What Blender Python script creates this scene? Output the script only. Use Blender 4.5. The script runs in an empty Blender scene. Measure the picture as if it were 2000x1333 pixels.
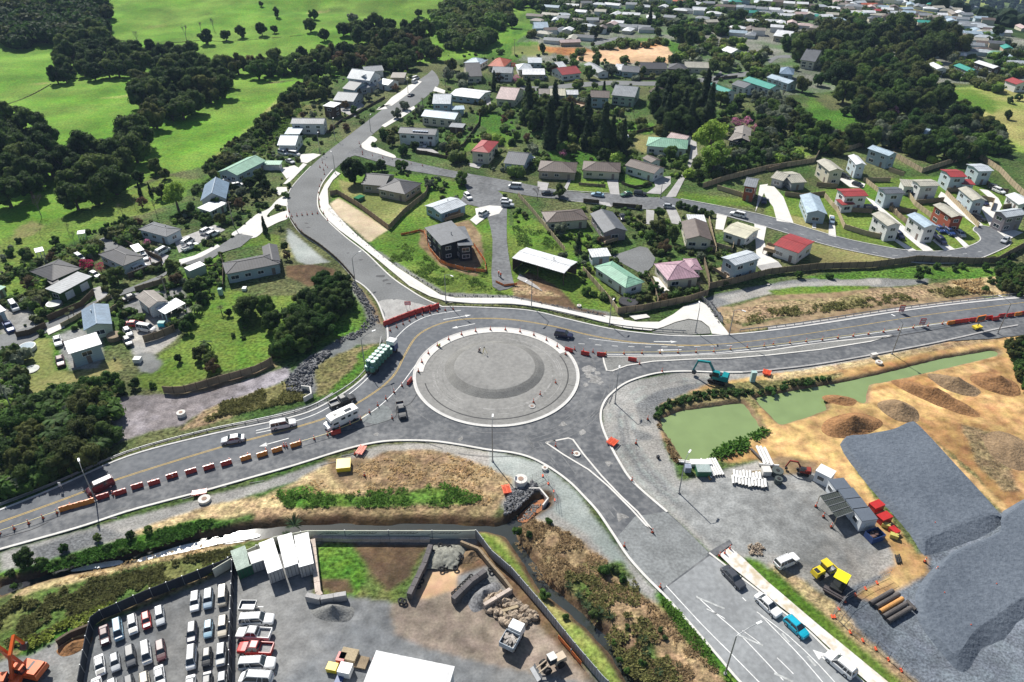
import bpy, math, random
import numpy as np
from mathutils import Vector, Matrix
random.seed(7); rnd = random.random; U = random.uniform
S = bpy.context.scene; COL = S.collection
# ---------------- camera
F = 1400.0; PIT = math.radians(34.0); ROLL = math.radians(0.4); CH = 98.0
fw = np.array([0, math.cos(PIT), -math.sin(PIT)]); r0 = np.array([1.0, 0, 0]); u0 = np.cross(r0, fw)
rt = r0*math.cos(ROLL)+u0*math.sin(ROLL); up = np.cross(rt, fw)
cd = bpy.data.cameras.new('camera'); cam = bpy.data.objects.new('camera', cd); COL.objects.link(cam)
cd.sensor_width = 36; cd.lens = 36*F/2000; cd.clip_start = 1; cd.clip_end = 9000
cam.matrix_world = Matrix(((rt[0], up[0], -fw[0], 0), (rt[1], up[1], -fw[1], 0), (rt[2], up[2], -fw[2], CH), (0, 0, 0, 1)))
S.camera = cam
# ---------------- sky and sun
SUN_EL = math.radians(44); SH = math.radians(-60)      # shadows fall along SH on the ground
sd = Vector((-math.cos(SH)*math.cos(SUN_EL), -math.sin(SH)*math.cos(SUN_EL), math.sin(SUN_EL)))
W = bpy.data.worlds.new("World"); S.world = W; W.use_nodes = True
nt = W.node_tree; sky = nt.nodes.new('ShaderNodeTexSky'); sky.sky_type = 'NISHITA'; sky.sun_disc = False
sky.sun_elevation = SUN_EL; sky.sun_rotation = math.atan2(sd.x, sd.y)
bg = nt.nodes['Background']; nt.links.new(sky.outputs[0], bg.inputs[0]); bg.inputs[1].default_value = 0.065
ld = bpy.data.lights.new('sun', 'SUN'); ld.energy = 5.0; ld.angle = math.radians(0.5); ld.color = (1, 0.965, 0.9)
lo = bpy.data.objects.new('sun', ld); COL.objects.link(lo); lo.rotation_euler = sd.to_track_quat('Z', 'Y').to_euler(); lo.location = (0, 0, 200)
S.view_settings.view_transform = 'Standard'; S.view_settings.look = 'None'; S.view_settings.exposure = 0.48; S.view_settings.gamma = 1
S.cycles.max_bounces = 4; S.cycles.diffuse_bounces = 2; S.cycles.glossy_bounces = 2; S.cycles.transparent_max_bounces = 4; S.cycles.use_denoising = True
# ---------------- numeric helpers
def lat(ix, iy, s):
    v = np.sin(ix*127.1+iy*311.7+s*74.7)*43758.5453
    return v-np.floor(v)
def vn(x, y, sc, s=0):
    x = np.asarray(x, float)/sc; y = np.asarray(y, float)/sc
    ix = np.floor(x); iy = np.floor(y); fx = x-ix; fy = y-iy; fx = fx*fx*(3-2*fx); fy = fy*fy*(3-2*fy)
    a = lat(ix, iy, s); b = lat(ix+1, iy, s); c = lat(ix, iy+1, s); d = lat(ix+1, iy+1, s)
    return (a*(1-fx)+b*fx)*(1-fy)+(c*(1-fx)+d*fx)*fy-0.5
def ss(t):
    t = np.clip(t, 0, 1); return t*t*(3-2*t)
def TH(x, y):
    m = ss((np.asarray(y)-440)/110)*ss((50-np.asarray(x))/90)
    h = m*(6+10*vn(x, y, 90, 1)+5*vn(x, y, 38, 2)+14*np.exp(-((x+210)/120.)**2-((y-640)/60.)**2)+1.3*vn(x, y, 11, 5))
    m2 = ss((np.asarray(y)-230)/120)*ss((-90-np.asarray(x))/60)*(1-m)
    h = h+m2*(2.5*vn(x, y, 50, 3))
    d = (x-272)*.951+(y-651)*.309
    h = h-150*ss(d/720)+ss((d-900)/900)*75+ss((d-200)/300)*12*vn(x, y, 160, 6)
    return h
def proj(x, y, z):
    dx = x; dz = z-CH
    Z = y*fw[1]+dz*fw[2]+dx*fw[0]
    return 1000+F*(dx*rt[0]+y*rt[1]+dz*rt[2])/Z, 666.5-F*(dx*up[0]+y*up[1]+dz*up[2])/Z
def at(px, py, z=0.0):
    """point of the ground (raised by z) seen at a pixel of the 2000 x 1333 photograph"""
    d = fw+rt*(px-1000)/F-up*(py-666.5)/F
    t = (z-CH)/d[2]
    if py < 330:
        if d[2] > -0.01: t = 4000
        ts = np.linspace(200, 4200, 4001); X = d[0]*ts; Y = d[1]*ts; Zr = CH+d[2]*ts
        k = np.nonzero(Zr-z < TH(X, Y))[0]
        t = ts[k[0]] if len(k) else ts[-1]
    return Vector((d[0]*t, d[1]*t, CH+d[2]*t-z))
def ppm(px, py):
    p = at(px, py); return F/(p.y*fw[1]+(p.z-CH)*fw[2])
def cr(pts, n=6, closed=False):
    P = [Vector(p) for p in pts]; out = []; N = len(P)
    for i in range(N if closed else N-1):
        if closed: a, b, c, d = P[i-1], P[i], P[(i+1) % N], P[(i+2) % N]
        else: a, b, c, d = P[max(i-1, 0)], P[i], P[i+1], P[min(i+2, N-1)]
        for k in range(n):
            t = k/n; out.append(0.5*((2*b)+(c-a)*t+(2*a-5*b+4*c-d)*t*t+(3*b-a-3*c+d)*t**3))
    if not closed: out.append(P[-1])
    return out
# ---------------- materials
MT = {}
def mat(name, col=None, rough=.8, var=.25, sc=.6, sc2=5., col2=None, bump=0., metal=0., spec=.3, wave=None, objrand=0., thr=None, trans=0.):
    if name in MT: return MT[name]
    m = bpy.data.materials.new(name); m.use_nodes = True; n = m.node_tree.nodes; L = m.node_tree.links
    b = n['Principled BSDF']; b.inputs['Roughness'].default_value = rough; b.inputs['Metallic'].default_value = metal
    b.inputs['Specular IOR Level'].default_value = spec
    tc = n.new('ShaderNodeTexCoord')
    n1 = n.new('ShaderNodeTexNoise'); n1.inputs['Scale'].default_value = sc; n1.inputs['Detail'].default_value = 6; L.new(tc.outputs['Object'], n1.inputs[0])
    n2 = n.new('ShaderNodeTexNoise'); n2.inputs['Scale'].default_value = sc2; n2.inputs['Detail'].default_value = 3; L.new(tc.outputs['Object'], n2.inputs[0])
    ad = n.new('ShaderNodeMath'); ad.operation = 'ADD'; L.new(n1.outputs[0], ad.inputs[0]); L.new(n2.outputs[0], ad.inputs[1])
    mr = n.new('ShaderNodeMapRange'); lohi = thr or (.75, 1.25)
    mr.inputs[1].default_value = lohi[0]; mr.inputs[2].default_value = lohi[1]
    if thr is None: mr.inputs[3].default_value = 1-var; mr.inputs[4].default_value = 1+var
    L.new(ad.outputs[0], mr.inputs[0])
    if col2 is not None:
        if thr is None: mr.inputs[3].default_value = 0; mr.inputs[4].default_value = 1
        mx = n.new('ShaderNodeMix'); mx.data_type = 'RGBA'; mx.inputs[6].default_value = (*col, 1); mx.inputs[7].default_value = (*col2, 1)
        L.new(mr.outputs[0], mx.inputs[0]); out = mx.outputs[2]
    else:
        mx = n.new('ShaderNodeMix'); mx.data_type = 'RGBA'; mx.blend_type = 'MULTIPLY'; mx.inputs[0].default_value = 1; mx.inputs[6].default_value = (*col, 1)
        L.new(mr.outputs[0], mx.inputs[7]); out = mx.outputs[2]
    if wave:
        w = n.new('ShaderNodeTexWave'); w.bands_direction = wave[0]; w.inputs['Scale'].default_value = wave[1]; w.inputs['Distortion'].default_value = 0.2
        L.new(tc.outputs['Object'], w.inputs[0])
        r2 = n.new('ShaderNodeMapRange'); r2.inputs[3].default_value = wave[2]; L.new(w.outputs['Fac'], r2.inputs[0])
        m2 = n.new('ShaderNodeMix'); m2.data_type = 'RGBA'; m2.blend_type = 'MULTIPLY'; m2.inputs[0].default_value = 1
        L.new(out, m2.inputs[6]); L.new(r2.outputs[0], m2.inputs[7]); out = m2.outputs[2]
    if objrand:
        oi = n.new('ShaderNodeObjectInfo'); hs = n.new('ShaderNodeHueSaturation')
        r3 = n.new('ShaderNodeMapRange'); r3.inputs[3].default_value = 1-objrand; r3.inputs[4].default_value = 1+objrand; L.new(oi.outputs['Random'], r3.inputs[0])
        r4 = n.new('ShaderNodeMapRange'); r4.inputs[3].default_value = .5+objrand*.06; r4.inputs[4].default_value = .5-objrand*.06; L.new(oi.outputs['Random'], r4.inputs[0])
        L.new(r3.outputs[0], hs.inputs['Value']); L.new(r4.outputs[0], hs.inputs['Hue']); L.new(out, hs.inputs['Color']); out = hs.outputs[0]
    L.new(out, b.inputs['Base Color'])
    if bump:
        bp = n.new('ShaderNodeBump'); bp.inputs['Strength'].default_value = min(1, bump); bp.inputs['Distance'].default_value = .3
        L.new(n2.outputs[0], bp.inputs['Height']); L.new(bp.outputs[0], b.inputs['Normal'])
    if trans:
        tr = n.new('ShaderNodeBsdfTranslucent'); ms = n.new('ShaderNodeMixShader'); ms.inputs[0].default_value = trans; hb = n.new('ShaderNodeHueSaturation'); hb.inputs['Value'].default_value = 1.6; hb.inputs['Hue'].default_value = .49; L.new(out, hb.inputs['Color']); L.new(hb.outputs[0], tr.inputs[0])
        L.new(b.outputs[0], ms.inputs[1]); L.new(tr.outputs[0], ms.inputs[2]); L.new(ms.outputs[0], n['Material Output'].inputs[0])
    MT[name] = m; return m
def paint(name, c=None, rough=.35, **k): return mat('paint_'+name, c, rough, var=.06, sc=.5, sc2=2, spec=.5, **k)
ASPH = mat('asphalt_new', (.1, .108, .12), .85, .22, .1, .8, col2=(.155, .163, .173), thr=(.85, 1.25))
ASPHD = mat('asphalt_unopened', (.085, .09, .098), .85, .4, .16, .9, col2=(.2, .203, .205), thr=(.86, 1.32))
ASPHO = mat('asphalt_old', (.16, .165, .165), .9, .22, .1, 2.2)
ASPHW = mat('asphalt_worn', (.14, .145, .15), .9, .35, .14, .9)
CHIP = mat('chipseal', (.11, .113, .118), .9, .2, .12, 2.5)
CONC = mat('concrete', (.62, .6, .56), .9, .1, .3, 3)
CONCD = mat('concrete_grey', (.36, .35, .34), .9, .18, .3, 3)
CONCS = mat('concrete_stained', (.66, .64, .6), .9, .2, .16, .9, col2=(.5, .42, .3), thr=(.98, 1.25))
KERB = mat('kerb_concrete', (.55, .54, .52), .9, .12, .5, 3)
LINEW = mat('line_white', (.72, .72, .7), .7, .2, .6, 4)
LINEY = mat('line_yellow', (.62, .42, .1), .7, .2, .6, 4)
GRAV = mat('gravel_grey', (.2, .2, .19), .95, .3, .12, 3, bump=.4)
GRAVG = mat('gravel_green', (.24, .27, .25), .95, .16, .2, 6, bump=.2)
GRAVL = mat('gravel_island', (.19, .187, .178), .95, .2, .1, 1.2, col2=(.275, .27, .255), thr=(.75, 1.25), bump=.15)
GRAVM = mat('gravel_mound', (.19, .187, .175), .95, .25, .3, 4, bump=.3)
GRAVB = mat('gravel_blue', (.078, .095, .12), .95, .25, .09, 1.6, col2=(.13, .152, .182), thr=(.75, 1.25), bump=.7)
ROCK = mat('rock_dark', (.16, .16, .165), .9, .5, .8, 3, bump=.5)
ROCKB = mat('rock_brown', (.3, .24, .18), .9, .4, .8, 3, bump=.4)
DIRTH = mat('dirt_heap', (.25, .13, .055), .95, .4, .35, 2, bump=.8)
DIRTH2 = mat('dirt_heap_grey', (.22, .15, .085), .95, .4, .3, 2, bump=.8)
TIMB = mat('timber_fence', (.3, .23, .15), .85, .25, .5, 5, wave=('X', 2.2, .6))
TIMBP = mat('timber_pale', (.46, .37, .24), .85, .2, .5, 5, wave=('X', 2.2, .7))
TIMBD = mat('timber_dark', (.1, .075, .05), .85, .3, .5, 5)
METAL = mat('galvanised', (.3, .31, .32), .5, .12, 1, 5, metal=.5)
LINEF = mat('line_faded', (.42, .43, .42), .8, .3, .5, 3)
BLACK = mat('black_rubber', (.02, .02, .021), .7, .2, 1, 5)
GLASS = mat('window_glass', (.03, .04, .05), .12, .2, .5, 2, spec=.8)
WHITE = paint('white', (.78, .78, .77), .5); OFFW = paint('offwhite', (.6, .6, .57), .6)
RED = paint('red', (.45, .025, .02)); ORG = paint('orange', (.75, .2, .02)); ORC = paint('cone_orange', (.8, .12, .04)); YEL = paint('yellow', (.72, .55, .03))
SILV = paint('silver', (.42, .44, .46)); DGREY = paint('darkgrey', (.06, .065, .075)); CHAR = paint('charcoal', (.025, .027, .03)); TEAL = paint('teal', (.01, .38, .52))
MAROON = paint('maroon', (.075, .016, .022)); BLUE = paint('blue', (.025, .06, .19)); SKYB = paint('skyblue', (.25, .4, .5)); GREENP = paint('green', (.03, .13, .07)); BEIGE = paint('beige', (.5, .45, .36))
MGREEN = paint('machine_green', (.0, .22, .24)); KHAKI = paint('khaki', (.35, .36, .3))
# ---------------- mesh builder
class MB:
    def __init__(s): s.v = []; s.f = []; s.m = []
    def add(s, vs, fs, mi=0):
        o = len(s.v); s.v += [tuple(v) for v in vs]; s.f += [tuple(i+o for i in f) for f in fs]; s.m += [mi]*len(fs)
    def box(s, c, d, rz=0, mi=0, tap=1., ry=0):
        x, y, z = d[0]/2, d[1]/2, d[2]/2; R = Matrix.Rotation(rz, 3, 'Z') @ Matrix.Rotation(ry, 3, 'Y')
        vs = []
        for k in (-1, 1):
            t = 1 if k < 0 else tap
            for a, b in ((-1, -1), (1, -1), (1, 1), (-1, 1)): vs.append(R @ Vector((a*x*t, b*y*t, k*z))+Vector(c))
        s.add(vs, [(3, 2, 1, 0), (4, 5, 6, 7), (0, 1, 5, 4), (1, 2, 6, 5), (2, 3, 7, 6), (3, 0, 4, 7)], mi); return s
    def cyl(s, a, b, r, r2=None, n=8, mi=0, cap=True):
        a = Vector(a); b = Vector(b); r2 = r if r2 is None else r2; d = (b-a).normalized()
        e = d.orthogonal().normalized(); g = d.cross(e); vs = []
        for p, q in ((a, r), (b, r2)):
            for i in range(n):
                t = 2*math.pi*i/n; vs.append(p+(e*math.cos(t)+g*math.sin(t))*q)
        fs = [(i, (i+1) % n, n+(i+1) % n, n+i) for i in range(n)]
        if cap: fs += [tuple(range(n))[::-1], tuple(range(n, 2*n))]
        s.add(vs, fs, mi); return s
    def prism(s, pts, z0, z1, mi=0):
        n = len(pts); vs = [(p[0], p[1], z0) for p in pts]+[(p[0], p[1], z1) for p in pts]
        s.add(vs, [tuple(range(n))[::-1], tuple(range(n, 2*n))]+[(i, (i+1) % n, n+(i+1) % n, n+i) for i in range(n)], mi); return s
    def loft(s, rings, mi=0, cap=True):
        n = len(rings[0]); vs = [p for r in rings for p in r]; fs = []
        for k in range(len(rings)-1):
            for i in range(n): fs.append((k*n+i, k*n+(i+1) % n, (k+1)*n+(i+1) % n, (k+1)*n+i))
        if cap: fs += [tuple(range(n))[::-1], tuple(range((len(rings)-1)*n, len(rings)*n))]
        s.add(vs, fs, mi); return s
    def mesh(s, name, mats):
        me = bpy.data.meshes.new(name); me.from_pydata(s.v, [], s.f)
        for m in (mats if isinstance(mats, (list, tuple)) else [mats]): me.materials.append(m)
        if any(s.m): me.polygons.foreach_set('material_index', s.m)
        me.validate(); return me
    def build(s, name, mats, parent=None, smooth=False):
        me = s.mesh(name, mats)
        if smooth: me.polygons.foreach_set('use_smooth', [True]*len(me.polygons))
        return put(name, me, parent)
def put(name, me, parent=None):
    o = bpy.data.objects.new(name, me); COL.objects.link(o)
    if parent is not None: o.parent = parent
    return o
def tag(o, label=None, cat=None, group=None, kind=None):
    if label: o['label'] = ' '.join(label.split()[:16])
    if cat: o['category'] = cat
    if group: o['group'] = group
    if kind: o['kind'] = kind
    return o
def thing(name, loc, rz=0, label=None, cat=None, group=None):
    o = bpy.data.objects.new(name, None); COL.objects.link(o); o.location = loc; o.rotation_euler = (0, 0, rz); o.empty_display_size = .5
    return tag(o, label, cat, group)
def copy_tree(o, parent=None):
    c = o.copy(); COL.objects.link(c); c.parent = parent
    for ch in KIDS.get(o.name, ()): copy_tree(ch, c)
    return c
KIDS = {}
def reg(root):
    KIDS[root.name] = [c for c in bpy.data.objects if c.parent == root]
    for c in KIDS[root.name]: reg(c)
    return root
def struct(o): o['kind'] = 'structure'; return o
LM = []        # landmarks (x, y, words) for labels
def near(x, y, skip=None):
    b = min((l for l in LM if l[2] != skip), key=lambda l: (l[0]-x)**2+(l[1]-y)**2)
    dx = x-b[0]; dy = y-b[1]
    rel = ('right of' if dx > 0 else 'left of') if abs(dx) > abs(dy) else ('behind' if dy > 0 else 'in front of')
    if math.hypot(dx, dy) > 30: rel = 'far '+rel if 'of' in rel and 'front' not in rel else 'well '+rel
    return rel+' '+b[2]
# ---------------- ground sheet
def axis(parts):
    out = [parts[0][0]]
    for a, b, st in parts:
        n = max(1, round((b-a)/st)); out += [a+(b-a)*i/n for i in range(1, n+1)]
    return np.array(out)
gx = axis([(-1500, -420, 40), (-420, -200, 3), (-200, -110, 1.1), (-110, 125, .5), (125, 230, 1.1), (230, 420, 3), (420, 2600, 24)])
gy = axis([(-60, 45, 8), (45, 235, .45), (235, 420, 1.), (420, 760, 3), (760, 3600, 26)])
GX, GY = np.meshgrid(gx, gy); GZ = TH(GX, GY)
PX, PY = proj(GX, GY, GZ)
PX = np.where(GY < 20, -9999, PX)
GC = np.zeros(GX.shape+(3,)); GT = np.zeros(GX.shape+(3,))   # colour; texture (veg, stones, soil)
PPM = F/np.maximum(GY*fw[1]+(GZ-CH)*fw[2], 5)
N1 = vn(GX, GY, 6, 11)+.5*vn(GX, GY, 2, 12); N2 = vn(GX, GY, 6, 13)+.5*vn(GX, GY, 2, 14)
NB = vn(GX, GY, 22, 15)+.6*vn(GX, GY, 7, 16)+.35*vn(GX, GY, 1.7, 17)
def inpoly(X, Y, P):
    m = np.zeros(X.shape, bool); n = len(P); j = n-1
    for i in range(n):
        xi, yi = P[i]; xj, yj = P[j]
        if yi != yj:
            m ^= ((yi > Y) != (yj > Y)) & (X < (xj-xi)*(Y-yi)/(yj-yi)+xi)
        j = i
    return m
# ground kinds: colour a, colour b (patchy mix), texture weights (veg, stone, soil)
GK = dict(
 pasture=((.1, .225, .018), (.145, .25, .035), (.5, 0, 0)), field2=((.17, .26, .045), (.3, .28, .1), (.7, 0, 0)),
 lawn=((.078, .16, .018), (.13, .185, .035), (.7, 0, 0)), drylawn=((.16, .19, .055), (.24, .22, .09), (.5, 0, 0)), lush=((.055, .145, .015), (.1, .18, .03), (1, 0, 0)),
 garden=((.05, .1, .022), (.11, .12, .05), (1, 0, .4)), town=((.07, .13, .04), (.2, .2, .17), (1, 0, .3)), forest=((.02, .05, .015), (.04, .07, .02), (1, 0, 0)),
 straw=((.48, .37, .2), (.3, .21, .12), (.6, .3, 1)), scrub=((.16, .15, .06), (.28, .2, .12), (1, 0, .7)), scrubg=((.08, .13, .03), (.17, .16, .06), (1, 0, .4)),
 brush=((.3, .21, .12), (.2, .15, .08), (.8, .2, 1)), dirt=((.2, .14, .08), (.27, .2, .12), (.1, .3, 1)), dirtd=((.085, .06, .038), (.14, .09, .05), (.2, .3, 1)),
 ochre=((.5, .33, .14), (.3, .17, .07), (0, .3, 1)), ochreb=((.36, .2, .08), (.5, .33, .15), (0, .3, 1)), clay=((.62, .42, .26), (.52, .34, .2), (0, .1, .4)), clayo=((.45, .2, .07), (.3, .13, .05), (0, .2, 1)),
 gravel=((.27, .265, .25), (.34, .32, .29), (0, .7, .4)), gravg=((.27, .31, .29), (.33, .35, .33), (0, .5, .2)), gravd=((.15, .155, .16), (.2, .2, .19), (0, 1, .3)), yard=((.23, .235, .23), (.32, .3, .27), (0, .5, .7)), yarda=((.15, .158, .165), (.2, .2, .195), (0, .3, .7)),
 yardb=((.2, .165, .135), (.27, .22, .175), (0, .4, .9)), blue=((.088, .105, .13), (.15, .17, .195), (0, 1, .6)), mulch=((.27, .25, .27), (.19, .17, .17), (0, .6, 1)),
 mat=((.52, .43, .3), (.45, .36, .24), (.1, .2, .2)), mud=((.14, .15, .15), (.2, .2, .19), (0, .3, .5)))
def setk(m, k):
    a, b, t = GK[k]; w = ss(NB*1.3+.5)[m][:, None]
    GC[m] = np.array(a)*(1-w)+np.array(b)*w; GT[m] = t
GC[...] = 0; setk(np.ones(GX.shape, bool), 'garden')
def G(k, pts, rag=.8, smooth=0):
    if smooth: pts = [(p.x, p.y) for p in cr([(x, y, 0) for x, y in pts], 5, True)]
    P = np.array(pts, float); pad = 30
    m = (PX > P[:, 0].min()-pad) & (PX < P[:, 0].max()+pad) & (PY > P[:, 1].min()-pad) & (PY < P[:, 1].max()+pad)
    idx = np.nonzero(m)
    if not len(idx[0]): return
    w = rag*PPM[idx]
    ins = inpoly(PX[idx]+w*N1[idx], PY[idx]+w*N2[idx]*.6, pts)
    mm = np.zeros(GX.shape, bool); mm[idx[0][ins], idx[1][ins]] = True; setk(mm, k)
BIG = 4000
G('pasture', [(-BIG, -900), (1010, -900), (1075, 20), (1040, 60), (1000, 110), (850, 120), (640, 150), (560, 180), (525, 235), (430, 320), (300, 345), (190, 400), (60, 450), (0, 480), (-BIG, 900)], 1)
G('town', [(1075, -900), (3000, -900), (3000, 250), (1850, 160), (1500, 190), (1300, 140), (960, 115), (1040, 60), (1080, 20)], 2)
mv = ((GX-272)*.951+(GY-651)*.309) > 20
setk(mv, 'forest'); setk(mv & (vn(GX, GY, 120, 21)+.5*vn(GX, GY, 40, 22) > .17), 'town'); setk(mv & (vn(GX, GY, 170, 25) > .24), 'field2')
G('field2', [(1850, 172), (1930, 168), (2100, 180), (2100, 330), (1960, 290), (1930, 240), (1880, 215)], 2)
G('lawn', [(1860, 178), (1900, 172), (1950, 200), (1940, 225), (1880, 210)], 2)
G('lush', [(1585, 185), (1620, 215), (1650, 215), (1680, 240), (1640, 262), (1590, 240), (1575, 200)], 2)
G('lawn', [(1500, 262), (1540, 275), (1600, 300), (1560, 312), (1500, 290)], 2)
G('lush', [(1000, 70), (1020, 25), (1080, 18), (1060, 45), (1035, 62)], 2); G('lush', [(925, 95), (1000, 84), (1050, 80), (1060, 95), (1000, 120), (930, 112)], 2)
G('drylawn', [(1000, 92), (1060, 85), (1110, 100), (1060, 110), (1000, 110)], 2)
G('clayo', [(1050, 90), (1090, 92), (1150, 95), (1160, 102), (1140, 108), (1100, 108), (1052, 98)], 1)
G('clay', [(1108, 112), (1140, 104), (1200, 95), (1245, 84), (1270, 82), (1310, 92), (1318, 115), (1300, 126), (1250, 120), (1215, 128), (1180, 122), (1130, 118)], 1)
G('clayo', [(1243, 84), (1268, 82), (1292, 90), (1270, 94), (1246, 91)], 1)
G('lush', [(1195, 90), (1225, 75), (1300, 76), (1345, 92), (1345, 105), (1310, 100), (1300, 88), (1265, 80), (1240, 83)], 1)
G('lush', [(930, 215), (1000, 222), (1010, 250), (960, 262), (930, 240)], 1.5); G('lawn', [(870, 290), (920, 270), (950, 255), (1000, 262), (1010, 285), (990, 295), (975, 275), (900, 305), (870, 312)], 1.5)
G('lush', [(1155, 232), (1280, 240), (1275, 262), (1160, 262)], 1); G('lush', [(1070, 290), (1150, 296), (1190, 312), (1130, 322), (1075, 310)], 1); G('drylawn', [(1240, 265), (1290, 262), (1320, 275), (1260, 300), (1240, 290)], 1)
# left pasture edge and gullies
for i in range(26):   # stock tracks and worn patches in the pasture
    x, y = U(0, 900), U(8, 300); L_ = U(15, 60); G('field2' if i % 3 else 'scrubg', [(x, y), (x+L_*.5, y-L_*.06), (x+L_, y-L_*.1), (x+L_, y-L_*.1+1.6), (x+L_*.5, y+1), (x, y+2)], .8) if y < 300-x*.25 else 0
G('field2', [(575, 165), (640, 150), (560, 205), (440, 310), (395, 330), (470, 260), (520, 215)], 1.5)
G('scrubg', [(640, 140), (660, 165), (600, 240), (500, 300), (400, 345), (430, 310), (520, 240), (560, 190)], 1.5)
G('garden', [(0, 640), (0, 500), (60, 450), (170, 420), (300, 370), (420, 340), (560, 260), (640, 190), (660, 150), (820, 130), (840, 160), (620, 330), (560, 420), (620, 500), (700, 560), (740, 630), (700, 700), (520, 740), (300, 770), (200, 780), (0, 760)], 1.5)
G('lawn', [(0, 470), (180, 400), (320, 345), (400, 350), (420, 330), (330, 400), (240, 430), (200, 450), (80, 500), (60, 560), (20, 590), (0, 590)], 1.5)
G('drylawn', [(30, 450), (60, 430), (85, 440), (60, 460), (25, 470)], .6)
G('lawn', [(215, 480), (180, 505), (165, 500), (195, 476), (215, 475)], .4); G('lawn', [(350, 540), (400, 530), (440, 500), (440, 560), (500, 580), (580, 575), (640, 560), (690, 556), (718, 600), (715, 635), (660, 662), (600, 680), (560, 700), (470, 720), (380, 745), (320, 765), (270, 755), (265, 735), (300, 725), (315, 690), (350, 670), (380, 620), (360, 570)], .8)
G('lawn', [(400, 490), (430, 480), (438, 500), (432, 570), (380, 575), (350, 545)], .5)
G('drylawn', [(45, 665), (100, 660), (105, 715), (140, 730), (230, 700), (240, 720), (150, 760), (60, 780), (45, 700)], .5)
G('lush', [(0, 700), (20, 665), (45, 665), (48, 770), (20, 800), (0, 810)], .5); G('lush', [(100, 660), (122, 672), (134, 722), (108, 722)], .2)
G('yard', [(0, 600), (45, 585), (80, 640), (60, 665), (0, 700)], .4); G('yard', [(110, 655), (150, 640), (200, 660), (200, 700), (190, 720), (138, 722), (118, 690)], .3)
G('yard', [(240, 600), (270, 575), (360, 560), (370, 610), (345, 660), (300, 695), (312, 715), (270, 720), (250, 660)], .4)
G('mud', [(275, 690), (300, 690), (318, 712), (300, 730), (272, 728), (262, 700)], .6)
G('mulch', [(235, 775), (320, 768), (400, 762), (400, 800), (350, 832), (290, 845), (225, 870), (205, 850)], .8)
G('mulch', [(400, 766), (470, 745), (560, 715), (570, 735), (500, 765), (400, 800)], .6)
G('dirt', [(330, 768), (530, 706), (540, 715), (420, 762), (340, 775)], .6)
G('scrub', [(400, 800), (470, 775), (560, 742), (600, 760), (600, 782), (500, 800), (400, 830), (350, 840)], .6)
G('gravd', [(205, 935), (300, 880), (400, 850), (470, 830), (640, 780), (650, 790), (500, 835), (250, 900), (120, 950)], .4)
G('gravd', [(560, 735), (600, 700), (650, 670), (700, 645), (740, 625), (748, 640), (755, 670), (700, 672), (650, 690), (615, 770), (570, 770)], .4)
G('mud', [(640, 690), (690, 650), (752, 634), (757, 668), (700, 672), (680, 685), (640, 705)], .3)
G('scrub', [(615, 720), (640, 700), (690, 680), (735, 672), (735, 690), (690, 740), (640, 770), (618, 775)], .4)
G('lush', [(700, 690), (737, 672), (737, 692), (690, 742), (640, 772), (650, 755), (690, 720)], .5)
G('lush', [(660, 560), (695, 556), (715, 600), (718, 640), (665, 660), (640, 640), (670, 600)], .3)
G('gravd', [(690, 545), (700, 560), (728, 600), (738, 632), (722, 640), (710, 600), (685, 565)], .3)
G('dirt', [(697, 552), (735, 600), (750, 632), (738, 632), (725, 600)], .2)
G('gravg', [(562, 445), (630, 505), (645, 512), (600, 517), (580, 510), (560, 470)], .3)
G('drylawn', [(560, 470), (575, 505), (545, 500)], .4); G('lawn', [(455, 462), (500, 450), (545, 460), (548, 480), (510, 478), (460, 485)], .5)
G('dirtd', [(558, 520), (610, 516), (650, 525), (665, 545), (600, 560), (560, 540)], .6)
# between north arm and the street
G('lawn', [(645, 360), (665, 340), (700, 330), (850, 345), (985, 375), (995, 440), (1100, 460), (1190, 610), (1000, 585), (870, 580), (760, 510), (650, 400)], .5)
G('drylawn', [(660, 350), (700, 360), (790, 385), (830, 380), (760, 445), (740, 438), (670, 380)], .4)
G('mat', [(645, 398), (660, 386), (700, 410), (758, 449), (735, 463), (722, 474), (690, 445), (655, 420)], .15)
G('gravd', [(642, 400), (662, 425), (695, 458), (740, 495), (730, 497), (680, 458), (645, 420), (640, 405)], .15)
G('gravd', [(735, 488), (870, 572), (1000, 577), (1060, 588), (1190, 610), (1190, 622), (1000, 585), (870, 580), (735, 495)], .25)
G('dirt', [(915, 430), (940, 460), (945, 500), (930, 540), (860, 520), (820, 480), (820, 450)], .5)
G('dirtd', [(1000, 560), (1030, 530), (1090, 560), (1130, 600), (1180, 612), (1190, 618), (1060, 592), (1000, 578)], .5); G('scrub', [(1000, 555), (1050, 560), (1100, 580), (1060, 580), (1000, 575)], .6)
G('lawn', [(1100, 505), (1160, 520), (1200, 560), (1215, 600), (1190, 610), (1140, 540)], .3); G('lawn', [(1005, 405), (1060, 440), (1100, 470), (1125, 490), (1000, 480)], .3)
G('lawn', [(1090, 450), (1150, 445), (1170, 480), (1165, 490), (1110, 490), (1095, 470)], .3); G('drylawn', [(1245, 575), (1290, 570), (1300, 590), (1260, 600), (1240, 600)], .3); G('lawn', [(1290, 572), (1365, 572), (1375, 580), (1310, 595)], .2)
G('lawn', [(1290, 395), (1330, 375), (1460, 390), (1475, 405), (1400, 400), (1315, 390)], .3); G('lawn', [(1110, 350), (1190, 352), (1190, 378), (1110, 372)], .3); G('lawn', [(1215, 345), (1275, 355), (1265, 362), (1225, 362)], .3)
G('dirt', [(1400, 600), (1420, 655), (1500, 640), (1625, 625), (1750, 606), (1935, 592), (1915, 575), (1760, 583), (1600, 604), (1450, 640), (1430, 600)], .4)
G('gravd', [(1370, 588), (1395, 575), (1560, 545), (1700, 540), (1815, 545), (1810, 553), (1740, 560), (1560, 562), (1430, 592), (1392, 605)], .4)
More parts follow.
